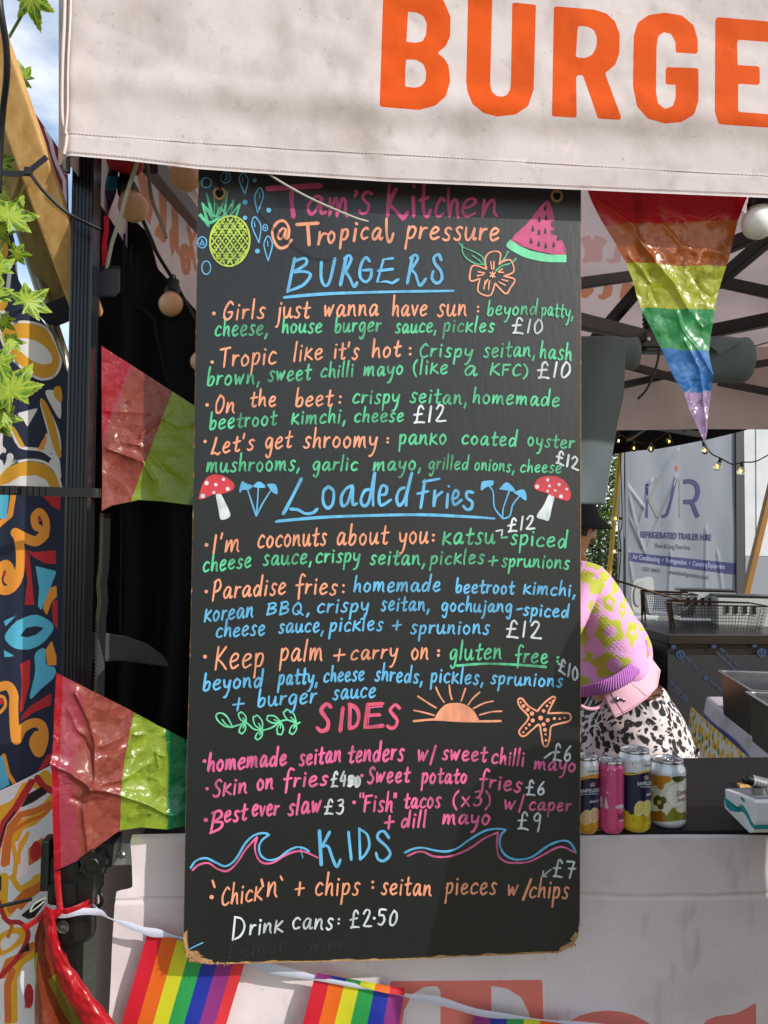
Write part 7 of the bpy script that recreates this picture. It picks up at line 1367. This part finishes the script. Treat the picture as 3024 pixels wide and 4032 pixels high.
# ============================================================ people
def skin_body(name, joints, edges, root, mat, parent):
    names = list(joints); idx = {n: i for i, n in enumerate(names)}; loc = Vector(parent['_w'])
    me = bpy.data.meshes.new(name); me.from_pydata([Vector(joints[n][0])-loc for n in names], [(idx[a], idx[b]) for a, b in edges], [])
    o = bpy.data.objects.new(name, me); COL.objects.link(o); o.parent = parent; me.materials.append(mat)
    md = o.modifiers.new('skin', 'SKIN'); md.use_smooth_shade = True
    if not me.skin_vertices: 
        raise RuntimeError('no skin layer')
    for n in names:
        sv = me.skin_vertices[0].data[idx[n]]; r = joints[n][1]; sv.radius = (r, r) if not isinstance(r, tuple) else r; sv.use_root = (n == root)
    s = o.modifiers.new('sub', 'SUBSURF'); s.levels = 2; s.render_levels = 2
    return o
def hand(J, E, wrist, pre, p, d, spread, s=1.0, curl=.35):
    """five fingers from a palm; d: pointing direction, spread: across the palm"""
    d = Vector(d).normalized(); a = (Vector(spread)-d*Vector(spread).dot(d)).normalized(); nrm = d.cross(a); p = Vector(p)
    J[pre+'palm'] = (p+d*.045*s, (.020*s, .013*s)); J[pre+'knuck'] = (p+d*.085*s, (.026*s, .011*s)); E += [(wrist, pre+'palm'), (pre+'palm', pre+'knuck')]
    for i, (off, l) in enumerate(((-.030, .062), (-.010, .074), (.010, .070), (.029, .054))):
        b = p+d*.095*s+a*off*s; c1 = (d-nrm*curl).normalized(); c2 = (d-nrm*curl*2.4).normalized()
        J[pre+'f%d0' % i] = (b, .0088*s); J[pre+'f%d1' % i] = (b+c1*l*.5*s, .008*s); J[pre+'f%d2' % i] = (b+c1*l*.5*s+c2*l*.5*s, .0068*s); E += [(pre+'knuck', pre+'f%d0' % i), (pre+'f%d0' % i, pre+'f%d1' % i), (pre+'f%d1' % i, pre+'f%d2' % i)]
    t = p+d*.03*s-a*.024*s; J[pre+'t0'] = (t, .011*s); J[pre+'t1'] = (t+(d*.7-a*.7-nrm*.2).normalized()*.035*s, .0095*s); J[pre+'t2'] = (t+(d*.7-a*.7-nrm*.2).normalized()*.035*s+(d-a*.15-nrm*.4).normalized()*.026*s, .0075*s); E += [(pre+'palm', pre+'t0'), (pre+'t0', pre+'t1'), (pre+'t1', pre+'t2')]
def loft(mb, rings, n=40, f=None, cap=False):
    """rings: (centre, half width in the picture plane, half depth); returns vert grid"""
    vs = []; N = len(rings)
    for i, (c, a, b) in enumerate(rings):
        t = (Vector(rings[min(i+1, N-1)][0])-Vector(rings[max(i-1, 0)][0])).normalized(); dY = Vector((0, 1, 0)); dY = (dY-t*dY.dot(t)).normalized(); nn = t.cross(dY)
        for k in range(n):
            q = 2*math.pi*k/n; p = Vector(c)+nn*a*math.cos(q)+dY*b*math.sin(q); vs.append(f(p, i/(N-1), k/n) if f else p)
    mb.add(vs, [(i*n+k, i*n+(k+1) % n, (i+1)*n+(k+1) % n, (i+1)*n+k) for i in range(N-1) for k in range(n)]+([tuple(range(n)), tuple((N-1)*n+k for k in range(n))] if cap else []))
def dense_rings(rs, m=6):
    P = path3([Vector(r[0]) for r in rs], m); out = []
    for i, p in enumerate(P):
        s = i/m; j = min(int(s), len(rs)-2); t = s-j; t = t*t*(3-2*t) if 0 else t
        out.append((p, rs[j][1]*(1-t)+rs[j+1][1]*t, rs[j][2]*(1-t)+rs[j+1][2]*t))
    return out
m_skin = M('skin', '#b98060', .55, var=.2, vs=20, vcol='#a66a4c'); t = m_skin.node_tree; t.nodes['Principled BSDF'].inputs['Subsurface Weight'].default_value = .1; t.nodes['Principled BSDF'].inputs['Subsurface Radius'].default_value = (.01, .004, .002)
def face_parts(parent, c, fwd, upv, s, hairmat, long=False, eyes=True):
    fwd = Vector(fwd).normalized(); upv = (Vector(upv)-fwd*Vector(upv).dot(fwd)).normalized(); sd = fwd.cross(upv)
    mb = MB()
    for k in (-1, 1): mb.sphere(c+fwd*.088*s+sd*k*.031*s+upv*.005*s, .011*s, 12)
    mb.build('eye', M('eye_white', '#d8d5d0', .3), parent, smooth=True)
    mb = MB()
    for k in (-1, 1): mb.sphere(c+fwd*.097*s+sd*k*.031*s+upv*.005*s, .0045*s, 8)
    mb.build('pupil', M('pupil_dark', '#1a120c', .2), parent, smooth=True)
    mb = MB(); mb.tube([c+fwd*.092*s+sd*.022*s-upv*.056*s, c+fwd*.099*s-upv*.054*s, c+fwd*.092*s-sd*.022*s-upv*.056*s], [.003*s, .0065*s, .003*s], 8); mb.build('mouth', M('lips', '#9c5348', .5), parent, smooth=True)
    mb = MB()
    for k in (-1, 1): mb.sphere(c+sd*k*.078*s-upv*.008*s, .026*s, 12, (.4, .7, 1.2))
    mb.build('ear', m_skin, parent, smooth=True)
    # hair cap
    mb = MB(); vs = []
    def hp(u, v):
        th = u*2*math.pi; ph = v*math.pi*(.62 if not long else .8); r = .106*s*(1+.03*noise.noise(Vector((u*40, v*2, 1)))); dirv = upv*math.cos(ph)+(fwd*math.cos(th)*-1+sd*math.sin(th))*math.sin(ph)
        front = max(0, dirv.dot(fwd)); lim = .15
        if front > .35 and dirv.dot(upv) < .45: r *= .72
        return c+upv*.012*s+dirv*r*(1.0 if dirv.dot(upv) > 0 else .93)+upv*(dirv.dot(upv)*.016*s)
    mb.grid(hp, 48, 24); mb.build('hair', hairmat, parent, smooth=True)
def head_joints(J, E, neck, c, fwd, upv, s=1.0):
    fwd = Vector(fwd).normalized(); upv = (Vector(upv)-fwd*Vector(upv).dot(fwd)).normalized()
    J['jaw'] = (c-upv*.06*s+fwd*.018*s, (.062*s, .066*s)); J['mid'] = (c+fwd*.004*s, (.077*s, .090*s)); J['crown'] = (c+upv*.065*s-fwd*.008*s, (.070*s, .082*s)); J['nose'] = (c+fwd*.100*s-upv*.022*s, .011*s); J['tip'] = (c+fwd*.116*s-upv*.030*s, .008*s)
    E += [(neck, 'jaw'), ('jaw', 'mid'), ('mid', 'crown'), ('mid', 'nose'), ('nose', 'tip')]
# ---------- the bending woman in the knitted jumper
Yw = .78
def W2(x, y, dy=0): return PX(x, y, Yw+dy)
SC = 1/FPX*(Yw+1.21)
wn = thing('person', 'person bending forward in a pink and lime flowered jumper and leopard print trousers', 'person', tuple(Vector((W2(2480, 2900).x, Yw, 0))))
J, E = {}, []
hipc = W2(2475, 2880); J['pelvis'] = (hipc, .13); J['waist'] = (W2(2450, 2720), .075); J['chest'] = (W2(2335, 2470), .07); J['upper'] = (W2(2240, 2310), .05); J['neck'] = (W2(2205, 2262), .035)
E += [('pelvis', 'waist'), ('waist', 'chest'), ('chest', 'upper'), ('upper', 'neck')]
hc_ = W2(2130, 2215); head_joints(J, E, 'neck', hc_, (-.7, .1, -.75), (-.7, 0, .7), .95)
for k, (dy, ex) in (('n', (-.17, 0)), ('r', (.15, 0))):
    sh = W2(2290, 2345, dy*.8); J['sh'+k] = (sh, .032); E.append(('upper', 'sh'+k))
    el = W2(2470, 2485, dy+.03) if k == 'r' else W2(2180, 2560, dy); wr = W2(2480, 2610, dy-.02) if k == 'r' else W2(2120, 2740, dy+.05)
    J['el'+k] = (el, .038); J['wr'+k] = (wr, (.026, .022)); E += [('sh'+k, 'el'+k), ('el'+k, 'wr'+k)]; hand(J, E, 'wr'+k, 'h'+k, wr, (wr-el).normalized(), (0, 1, 0))
    hp_ = Vector((hipc.x+.01, Yw+(-.09 if k == 'n' else .09), hipc.z-.07)); J['hip'+k] = (hp_, .095); J['knee'+k] = (Vector((hipc.x-.05, hp_.y, .48)), .058); J['ank'+k] = (Vector((hipc.x+.02, hp_.y, .09)), .038); J['toe'+k] = (Vector((hipc.x-.16, hp_.y, .035)), (.035, .03)); E += [('pelvis', 'hip'+k), ('hip'+k, 'knee'+k), ('knee'+k, 'ank'+k), ('ank'+k, 'toe'+k)]
skin_body('body', J, E, 'pelvis', m_skin, wn)
m_hair = M('blonde_hair', '#b99a5a', .5, var=.6, vs=60, vcol='#7d6132', stretch=(1, 1, .12))
face_parts(wn, hc_, (-.7, .1, -.75), (-.7, 0, .7), .95, m_hair)
mb = MB()
for k in range(60):
    x0 = random.uniform(2200, 2300); dy = random.uniform(-.16, -.11); mb.tube(path3([W2(2190+random.uniform(-20, 30), 2230+random.uniform(-20, 20), -.10), W2(x0-30, 2310+random.uniform(-20, 20), dy), W2(x0+8, 2380+random.uniform(-10, 20), dy), W2(x0+random.uniform(0, 34), 2425+random.uniform(-25, 30), dy)], 6), [.0035]*12+[.003, .0028, .0024, .002, .0016, .001, .0006], 5)
mb.build('loose_hair', m_hair, wn, smooth=True)
# jumper with flower pattern
def fl(x, y, rx, ry, hx, hy, hr, n, seed, rot=0):
    rnd = random.Random(seed); pts = []
    for k in range(40):
        a = 2*math.pi*k/40; r = 1+.16*math.cos(n*a+seed)+.07*math.sin(3*a+seed*2); rq = .86; pts.append((x+rq*rx*r*math.cos(a+rot), y+rq*ry*r*math.sin(a+rot)))
    return ('p', K4(pts), [K4(ell(hx, hy, hr, hr*.95))] if hr else [])
FLW = [fl(255, 20, 75, 75, 230, -40, 0, 5, 1), fl(360, 150, 58, 85, 362, 148, 22, 5, 2, .2), fl(232, 190, 62, 62, 225, 188, 22, 5, 3), fl(360, 385, 135, 135, 372, 388, 50, 5, 4), fl(548, 400, 52, 115, 552, 398, 18, 5, 5, .15), fl(150, 430, 50, 95, 120, 430, 0, 5, 6), fl(370, 660, 175, 112, 405, 662, 62, 5, 7, -.25), fl(180, 590, 60, 52, 150, 580, 22, 5, 8), fl(150, 800, 70, 60, 0, 0, 0, 5, 9), fl(410, 30, 34, 62, 0, 0, 0, 4, 10), fl(470, 210, 36, 78, 470, 212, 16, 5, 11), fl(170, -60, 80, 60, 0, 0, 0, 5, 21), fl(250, -180, 90, 70, 248, -192, 28, 5, 12), fl(320, -60, 46, 60, 0, 0, 0, 5, 13),
       fl(575, 200, 55, 65, 0, 0, 0, 5, 14), fl(632, 345, 36, 50, 632, 342, 14, 5, 15), fl(500, 120, 30, 40, 0, 0, 0, 5, 16), fl(680, 480, 28, 70, 0, 0, 0, 5, 17), fl(680, 570, 30, 40, 0, 0, 0, 5, 18), fl(150, -290, 80, 40, 0, 0, 0, 5, 19), fl(60, 300, 70, 90, 60, 300, 26, 5, 20)]
FLW = [(s[0], s[1], [h for h in s[2]]) for s in FLW]
m_knit = M('pink_lime_knit', '#d9a2cf', .95, layers=[('flower', '#b0b648'), ('rib', '#bd7cc4')], edge=3.5, bump=.5, bs=300, bd=.002, spec=.15)
m_rib = M('lilac_rib_knit', '#bd7cc4', .95, spec=.15)
def knit(p): return .0025*noise.noise(p*16)+.0008*math.sin(p.x*600)*math.sin(p.z*600)
rs = dense_rings([(W2(2410, 2655), 122*SC, .150), (W2(2396, 2625), 136*SC, .166), (W2(2362, 2530), 142*SC, .176), (W2(2324, 2430), 138*SC, .176), (W2(2284, 2335), 126*SC, .165), (W2(2258, 2285), 112*SC, .14), (W2(2225, 2240), 58*SC, .07)], 18)
mb = MB(); loft(mb, rs, 170, lambda p, s, k: p+Vector((knit(p)+.007*noise.noise(p*7)+.004*ridged0(p*9), knit(p)*2+.010*ridged0(Vector((p.x*5+p.z*6, p.y*3, p.z*4-p.x*3)))-.005, .006*noise.noise(p*6+Vector((3, 0, 0)))))); mb.at = {'flower': sdf(PROJ(mb.np()), FLW), 'rib': np.full(len(mb.v), -9.0)}; jm = mb.build('jumper', m_knit, wn, smooth=True)
tr2 = [(2180, 2700), (2284, 2702), (2383, 2676), (2455, 2633), (2513, 2570), (2545, 2520)]; br2 = [(2180, 2745), (2284, 2745), (2373, 2731), (2465, 2697), (2516, 2648), (2556, 2574)]
TRc, BRc = catmull(tr2, 10), catmull(br2, 10)
def ribf(u, v):
    k = u*(len(TRc)-1); i = min(int(k), len(TRc)-2); f_ = k-i; a = [TRc[i][j]*(1-f_)+TRc[i+1][j]*f_ for j in (0, 1)]; b = [BRc[i][j]*(1-f_)+BRc[i+1][j]*f_ for j in (0, 1)]; x, y = a[0]+(b[0]-a[0])*v, a[1]+(b[1]-a[1])*v
    nq = ((x-2420)*.9-(y-2690)*.43)/178; return PX(x, y, Yw-.182*math.sqrt(max(0, 1-nq*nq))-.004-.040*u**4-.0028*math.sin(u*2*math.pi*44)-.003*math.sin(v*3.14))
mb = MB(); mb.grid(ribf, 400, 8); mb.build('hem_rib', m_rib, jm, smooth=True, solid=.003)
rs3 = dense_rings([(W2(2310, 2340, .12), 50*SC, .06), (W2(2400, 2420, .17), 58*SC, .062), (W2(2478, 2485, .19), 60*SC, .06), (W2(2522, 2540, .18), 42*SC, .045), (W2(2540, 2612, .16), 26*SC, .036)], 8)
mb = MB(); loft(mb, rs3, 40, lambda p, s, k: p+Vector((.004*noise.noise(p*14), 0, .004*noise.noise(p*13)))); mb.at = {'flower': sdf(PROJ(mb.np()), FLW), 'rib': np.full(len(mb.v), -9.0)}; mb.build('sleeve', m_knit, jm, smooth=True)
rs3 = dense_rings([(W2(2300, 2300, -.14), 58*SC, .06), (W2(2240, 2430, -.17), 60*SC, .06), (W2(2180, 2560, -.17), 58*SC, .055), (W2(2125, 2730, -.13), 34*SC, .036)], 8)
mb = MB(); loft(mb, rs3, 40); mb.at = {'flower': sdf(PROJ(mb.np()), FLW), 'rib': np.full(len(mb.v), -9.0)}; mb.build('sleeve', m_knit, jm, smooth=True)
# pale pink shirt tail below the jumper
m_shirt = M('pale_pink_twill', '#d9a9b8', .8, weave=.4, bump=.12, bs=14, bd=.004); m_seamp = M('pink_seam', '#b9849a', .8)
te = [(2374, 2735), (2430, 2715), (2490, 2680), (2530, 2635), (2552, 2575)]; be = [(2420, 2828), (2480, 2798), (2545, 2752), (2588, 2705), (2600, 2640)]
def shirt(u, v, off=0):
    k = u*4; i = min(int(k), 3); f_ = k-i; a = [te[i][j]*(1-f_)+te[i+1][j]*f_ for j in (0, 1)]; b = [be[i][j]*(1-f_)+be[i+1][j]*f_ for j in (0, 1)]
    x, y = a[0]+(b[0]-a[0])*v, a[1]+(b[1]-a[1])*v; nq = ((x-2450)*.955-(y-2740)*.295)/(168+60*v); return PX(x, y, Yw-(.168+.014*v)*math.sqrt(max(0, 1-nq*nq))-.004-off+.004*math.sin(u*8)*v)
mb = MB(); mb.grid(shirt, 40, 14); sh_ = mb.build('shirt_tail', m_shirt, wn, smooth=True, solid=.003)
mb = MB()
for pts in ([(.02, .9), (.25, .93), (.5, .93), (.75, .93), (.98, .92)], [(.14, 0), (.14, .5), (.15, 1)], [(.46, 0), (.5, .5), (.53, .95)]): mb.tube(path3([shirt(a, b, .0022) for a, b in pts], 6), .0008, 5)
mb.build('seam', m_seamp, sh_)
mb = MB(); c = shirt(.17, .38, .003); mb.lathe([(0, .003), (.006, .0025), (.007, 0)], c, (0, -1, 0), 16); mb.tube([c+Vector((.004, -.003, .002)), c+Vector((.016, -.004, .001)), c+Vector((.018, -.003, -.004))], .0022, 6); mb.build('stud', m_steel, sh_, smooth=True)
# bare midriff fold and the jumper's drooping front hem
mb = MB(); mb.tube(path3([PX(2288, 2778, Yw-.145), PX(2310, 2790, Yw-.15), PX(2345, 2790, Yw-.152), PX(2372, 2775, Yw-.15), PX(2384, 2755, Yw-.15)], 8), .0045, 8); mb.build('shirt_front_hem', m_shirt, wn, smooth=True)
# trousers
m_leo = None
def leopard():
    m, t, b = _new('leopard_print_cotton'); b.inputs['Roughness'].default_value = .85; c = t.nodes.new('ShaderNodeTexCoord'); wn_ = _noise(t, 16, 3)
    ad = t.nodes.new('ShaderNodeVectorMath'); ad.operation = 'MULTIPLY_ADD'; ad.inputs[1].default_value = (.045, .045, .045); t.links.new(wn_.outputs['Color'], ad.inputs[0]); t.links.new(c.outputs['Object'], ad.inputs[2])
    src = None
    for sc, lo in ((46, .46), (78, .34)):
        v = t.nodes.new('ShaderNodeTexVoronoi'); v.inputs['Scale'].default_value = sc; v.inputs['Randomness'].default_value = .85; t.links.new(ad.outputs[0], v.inputs['Vector']); f = _step(t, v.outputs['Distance'], lo+.04, lo-.04)
        n2 = _noise(t, 40, 3); g = _step(t, n2.outputs['Fac'], .28, .34); mu = t.nodes.new('ShaderNodeMath'); mu.operation = 'MULTIPLY'; t.links.new(f, mu.inputs[0]); t.links.new(g, mu.inputs[1])
        src = _mix(t, mu.outputs[0], C('#cfc6c6') if src is None else src, C('#1f1b1f'))
    n3 = _noise(t, 7, 2); src = _mix(t, _step(t, n3.outputs['Fac'], .5, .8), src, C('#d9b9ae'), 'MULTIPLY'); t.links.new(src, b.inputs['Base Color']); n = _noise(t, 40, 4); _bump(t, b, n.outputs['Fac'], .3, .003); return m
m_leo = leopard()
rs = dense_rings([(W2(2462, 2722), 128*SC, .135), (W2(2470, 2760), 150*SC, .145), (W2(2478, 2830), 198*SC, .165), (W2(2484, 2910), 228*SC, .185), (W2(2484, 2990), 234*SC, .19), (W2(2478, 3070), 225*SC, .185), (W2(2470, 3150), 190*SC, .17)], 8)
def pants_f(p, s, k):
    sm_ = math.exp(-((k-.75)/.012)**2) if 0 else 0
    return p+Vector((.006*noise.noise(p*11), .008*noise.noise(p*9+Vector((0, 5, 0)))+.010*ridged0(Vector((p.x*4-p.z*4, p.y*3, p.z*9+p.x*5)))-.005-.004*math.exp(-(s/.12)**2)*math.sin(k*2*math.pi*28), 0))
mb = MB(); loft(mb, rs, 120, pants_f, True); tz = mb.build('trousers', m_leo, wn, smooth=True)
for k in ('n', 'r'):
    mb = MB(); loft(mb, dense_rings([(J['hip'+k][0]+Vector((0, 0, .05)), .13, .10), (J['hip'+k][0]+Vector((0, 0, -.12)), .12, .09), (J['knee'+k][0], .082, .08), (J['ank'+k][0]+Vector((0, 0, .03)), .07, .065)], 6), 36); mb.build('trouser_leg', m_leo, tz, smooth=True)
# ---------- person in the dark bucket hat
Yh = 2.2
pn = thing('person', 'person in a dark bucket hat standing at the back, mostly hidden by the board', 'person', (PX(2270, 2600, Yh).x, Yh, 0))
J, E = {}, []; c = PX(2262, 2085, Yh); bx = c.x-.03
J['pelvis'] = (Vector((bx, Yh, .92)), .13); J['waist'] = (Vector((bx, Yh, 1.08)), .11); J['chest'] = (Vector((bx+.02, Yh, 1.24)), .12); J['upper'] = (Vector((bx+.02, Yh, c.z-.19)), .085); J['neck'] = (Vector((c.x-.005, Yh, c.z-.11)), .05)
E += [('pelvis', 'waist'), ('waist', 'chest'), ('chest', 'upper'), ('upper', 'neck')]; head_joints(J, E, 'neck', c, (1, .1, -.12), (0, 0, 1), .95)
for k, s in (('n', -1), ('r', 1)):
    sh = Vector((bx+.02, Yh+s*.17, c.z-.215)); el = sh+Vector((.04, s*.03, -.27)); wr = el+Vector((.17, -s*.02, -.14)); J['sh'+k] = (sh, .05); J['el'+k] = (el, .036); J['wr'+k] = (wr, (.026, .022)); E += [('upper', 'sh'+k), ('sh'+k, 'el'+k), ('el'+k, 'wr'+k)]; hand(J, E, 'wr'+k, 'h'+k, wr, wr-el, (0, 1, 0))
    h = Vector((bx, Yh+s*.09, .86)); J['hip'+k] = (h, .09); J['knee'+k] = (Vector((bx+.02, h.y, .48)), .055); J['ank'+k] = (Vector((bx, h.y, .09)), .038); J['toe'+k] = (Vector((bx+.17, h.y, .035)), (.035, .03)); E += [('pelvis', 'hip'+k), ('hip'+k, 'knee'+k), ('knee'+k, 'ank'+k), ('ank'+k, 'toe'+k)]
skin_body('body', J, E, 'pelvis', m_skin, pn); m_dh = M('dark_hair', '#1c130e', .6); face_parts(pn, c, (1, .1, -.12), (0, 0, 1), .95, m_dh)
m_hat = M('navy_hat_cotton', '#0c1220', .9, weave=.4, bump=.15, bs=30)
mb = MB(); mb.lathe([(0, .105), (.06, .103), (.092, .088), (.108, .03), (.116, .0), (.135, -.018), (.168, -.052), (.166, -.056), (.13, -.024), (.11, -.004)], c+Vector((-.005, 0, .06)), (-.06, 0, 1), 40); mb.build('bucket_hat', m_hat, pn, smooth=True)
m_dt = M('dark_top_cotton', '#0d0e14', .9)
mb = MB(); loft(mb, dense_rings([(J['waist'][0]-Vector((0, 0, .12)), .15, .18), (J['waist'][0], .135, .16), (J['chest'][0], .15, .185), (J['upper'][0]-Vector((0, 0, .03)), .125, .17), (J['upper'][0]+Vector((0, 0, .035)), .075, .10)], 6), 40); mb.build('top', m_dt, pn, smooth=True)
mb = MB(); loft(mb, dense_rings([(J['waist'][0]-Vector((0, 0, .08)), .145, .165), (J['pelvis'][0], .16, .19), (J['pelvis'][0]-Vector((0, 0, .14)), .15, .185)], 6), 40, None, True)
for k in ('n', 'r'): loft(mb, dense_rings([(J['hip'+k][0], .105, .095), (J['knee'+k][0], .075, .075), (J['ank'+k][0]+Vector((0, 0, .03)), .06, .06)], 6), 30)
mb.build('trousers', m_dt, pn, smooth=True)
# ---------- customer waiting just outside the picture on the right, whose shadow falls on the board's lower corner
QX, QY = float(CUST[0]), float(CUST[1])
cu = thing('person', 'customer in a dark blue jacket standing in front of the stall at the right', 'person', (QX, QY, 0))
J, E = {}, []; c = Vector((QX, QY, CUST[2])); dz = c.z-1.58
J['pelvis'] = (Vector((QX, QY, .95+dz*.6)), .14); J['waist'] = (Vector((QX, QY, 1.10+dz*.7)), .125); J['chest'] = (Vector((QX, QY, 1.26+dz*.8)), .14); J['upper'] = (Vector((QX, QY, c.z-.20)), .09); J['neck'] = (Vector((QX, QY, c.z-.115)), .052)
E += [('pelvis', 'waist'), ('waist', 'chest'), ('chest', 'upper'), ('upper', 'neck')]; head_joints(J, E, 'neck', c, (.1, 1, -.05), (0, 0, 1))
for k, s in (('n', -1), ('r', 1)):
    sh = Vector((QX+s*.19, QY, c.z-.235)); el = sh+Vector((s*.07, .0, -.28)); wr = el+Vector((-s*.03, .15, -.17)); J['sh'+k] = (sh, .06); J['el'+k] = (el, .042); J['wr'+k] = (wr, (.028, .024)); E += [('upper', 'sh'+k), ('sh'+k, 'el'+k), ('el'+k, 'wr'+k)]; hand(J, E, 'wr'+k, 'h'+k, wr, wr-el, (1, 0, 0))
    h = Vector((QX+s*.09, QY, .88+dz*.5)); J['hip'+k] = (h, .10); J['knee'+k] = (Vector((h.x, QY, .49)), .06); J['ank'+k] = (Vector((h.x, QY, .09)), .04); J['toe'+k] = (Vector((h.x+s*.02, QY+.17, .035)), (.035, .03)); E += [('pelvis', 'hip'+k), ('hip'+k, 'knee'+k), ('knee'+k, 'ank'+k), ('ank'+k, 'toe'+k)]
skin_body('body', J, E, 'pelvis', m_skin, cu); face_parts(cu, c, (.1, 1, -.05), (0, 0, 1), 1, m_dh)
m_jk = M('dark_blue_jacket', '#1c2536', .85, weave=.4, bump=.2, bs=16)
def loftx(mb, rings, n=40):
    vs = []
    for (c_, a, b) in rings:
        for k in range(n): q = 2*math.pi*k/n; vs.append(Vector(c_)+Vector((a*math.cos(q), b*math.sin(q), 0)))
    N = len(rings); mb.add(vs, [(i*n+k, i*n+(k+1) % n, (i+1)*n+(k+1) % n, (i+1)*n+k) for i in range(N-1) for k in range(n)])
mb = MB(); loftx(mb, dense_rings([(J['pelvis'][0]-Vector((0, 0, .06)), .225, .17), (J['waist'][0], .215, .16), (J['chest'][0], .225, .165), (J['upper'][0]-Vector((0, 0, .05)), .225, .14), (J['upper'][0]+Vector((0, 0, .03)), .13, .10), (J['neck'][0], .07, .07)], 6)); jk = mb.build('jacket', m_jk, cu, smooth=True)
for k in ('n', 'r'): mb = MB(); loft(mb, dense_rings([(J['sh'+k][0]+Vector((0, 0, .03)), .075, .075), (J['el'+k][0], .062, .062), (J['wr'+k][0], .045, .045)], 6), 28); mb.build('sleeve', m_jk, jk, smooth=True)
mb = MB()
for k in ('n', 'r'): loft(mb, dense_rings([(J['hip'+k][0]+Vector((0, 0, .08)), .12, .11), (J['hip'+k][0], .11, .105), (J['knee'+k][0], .085, .085), (J['ank'+k][0]+Vector((0, 0, .03)), .07, .07)], 6), 30)
mb.build('trousers', m_den, cu, smooth=True)
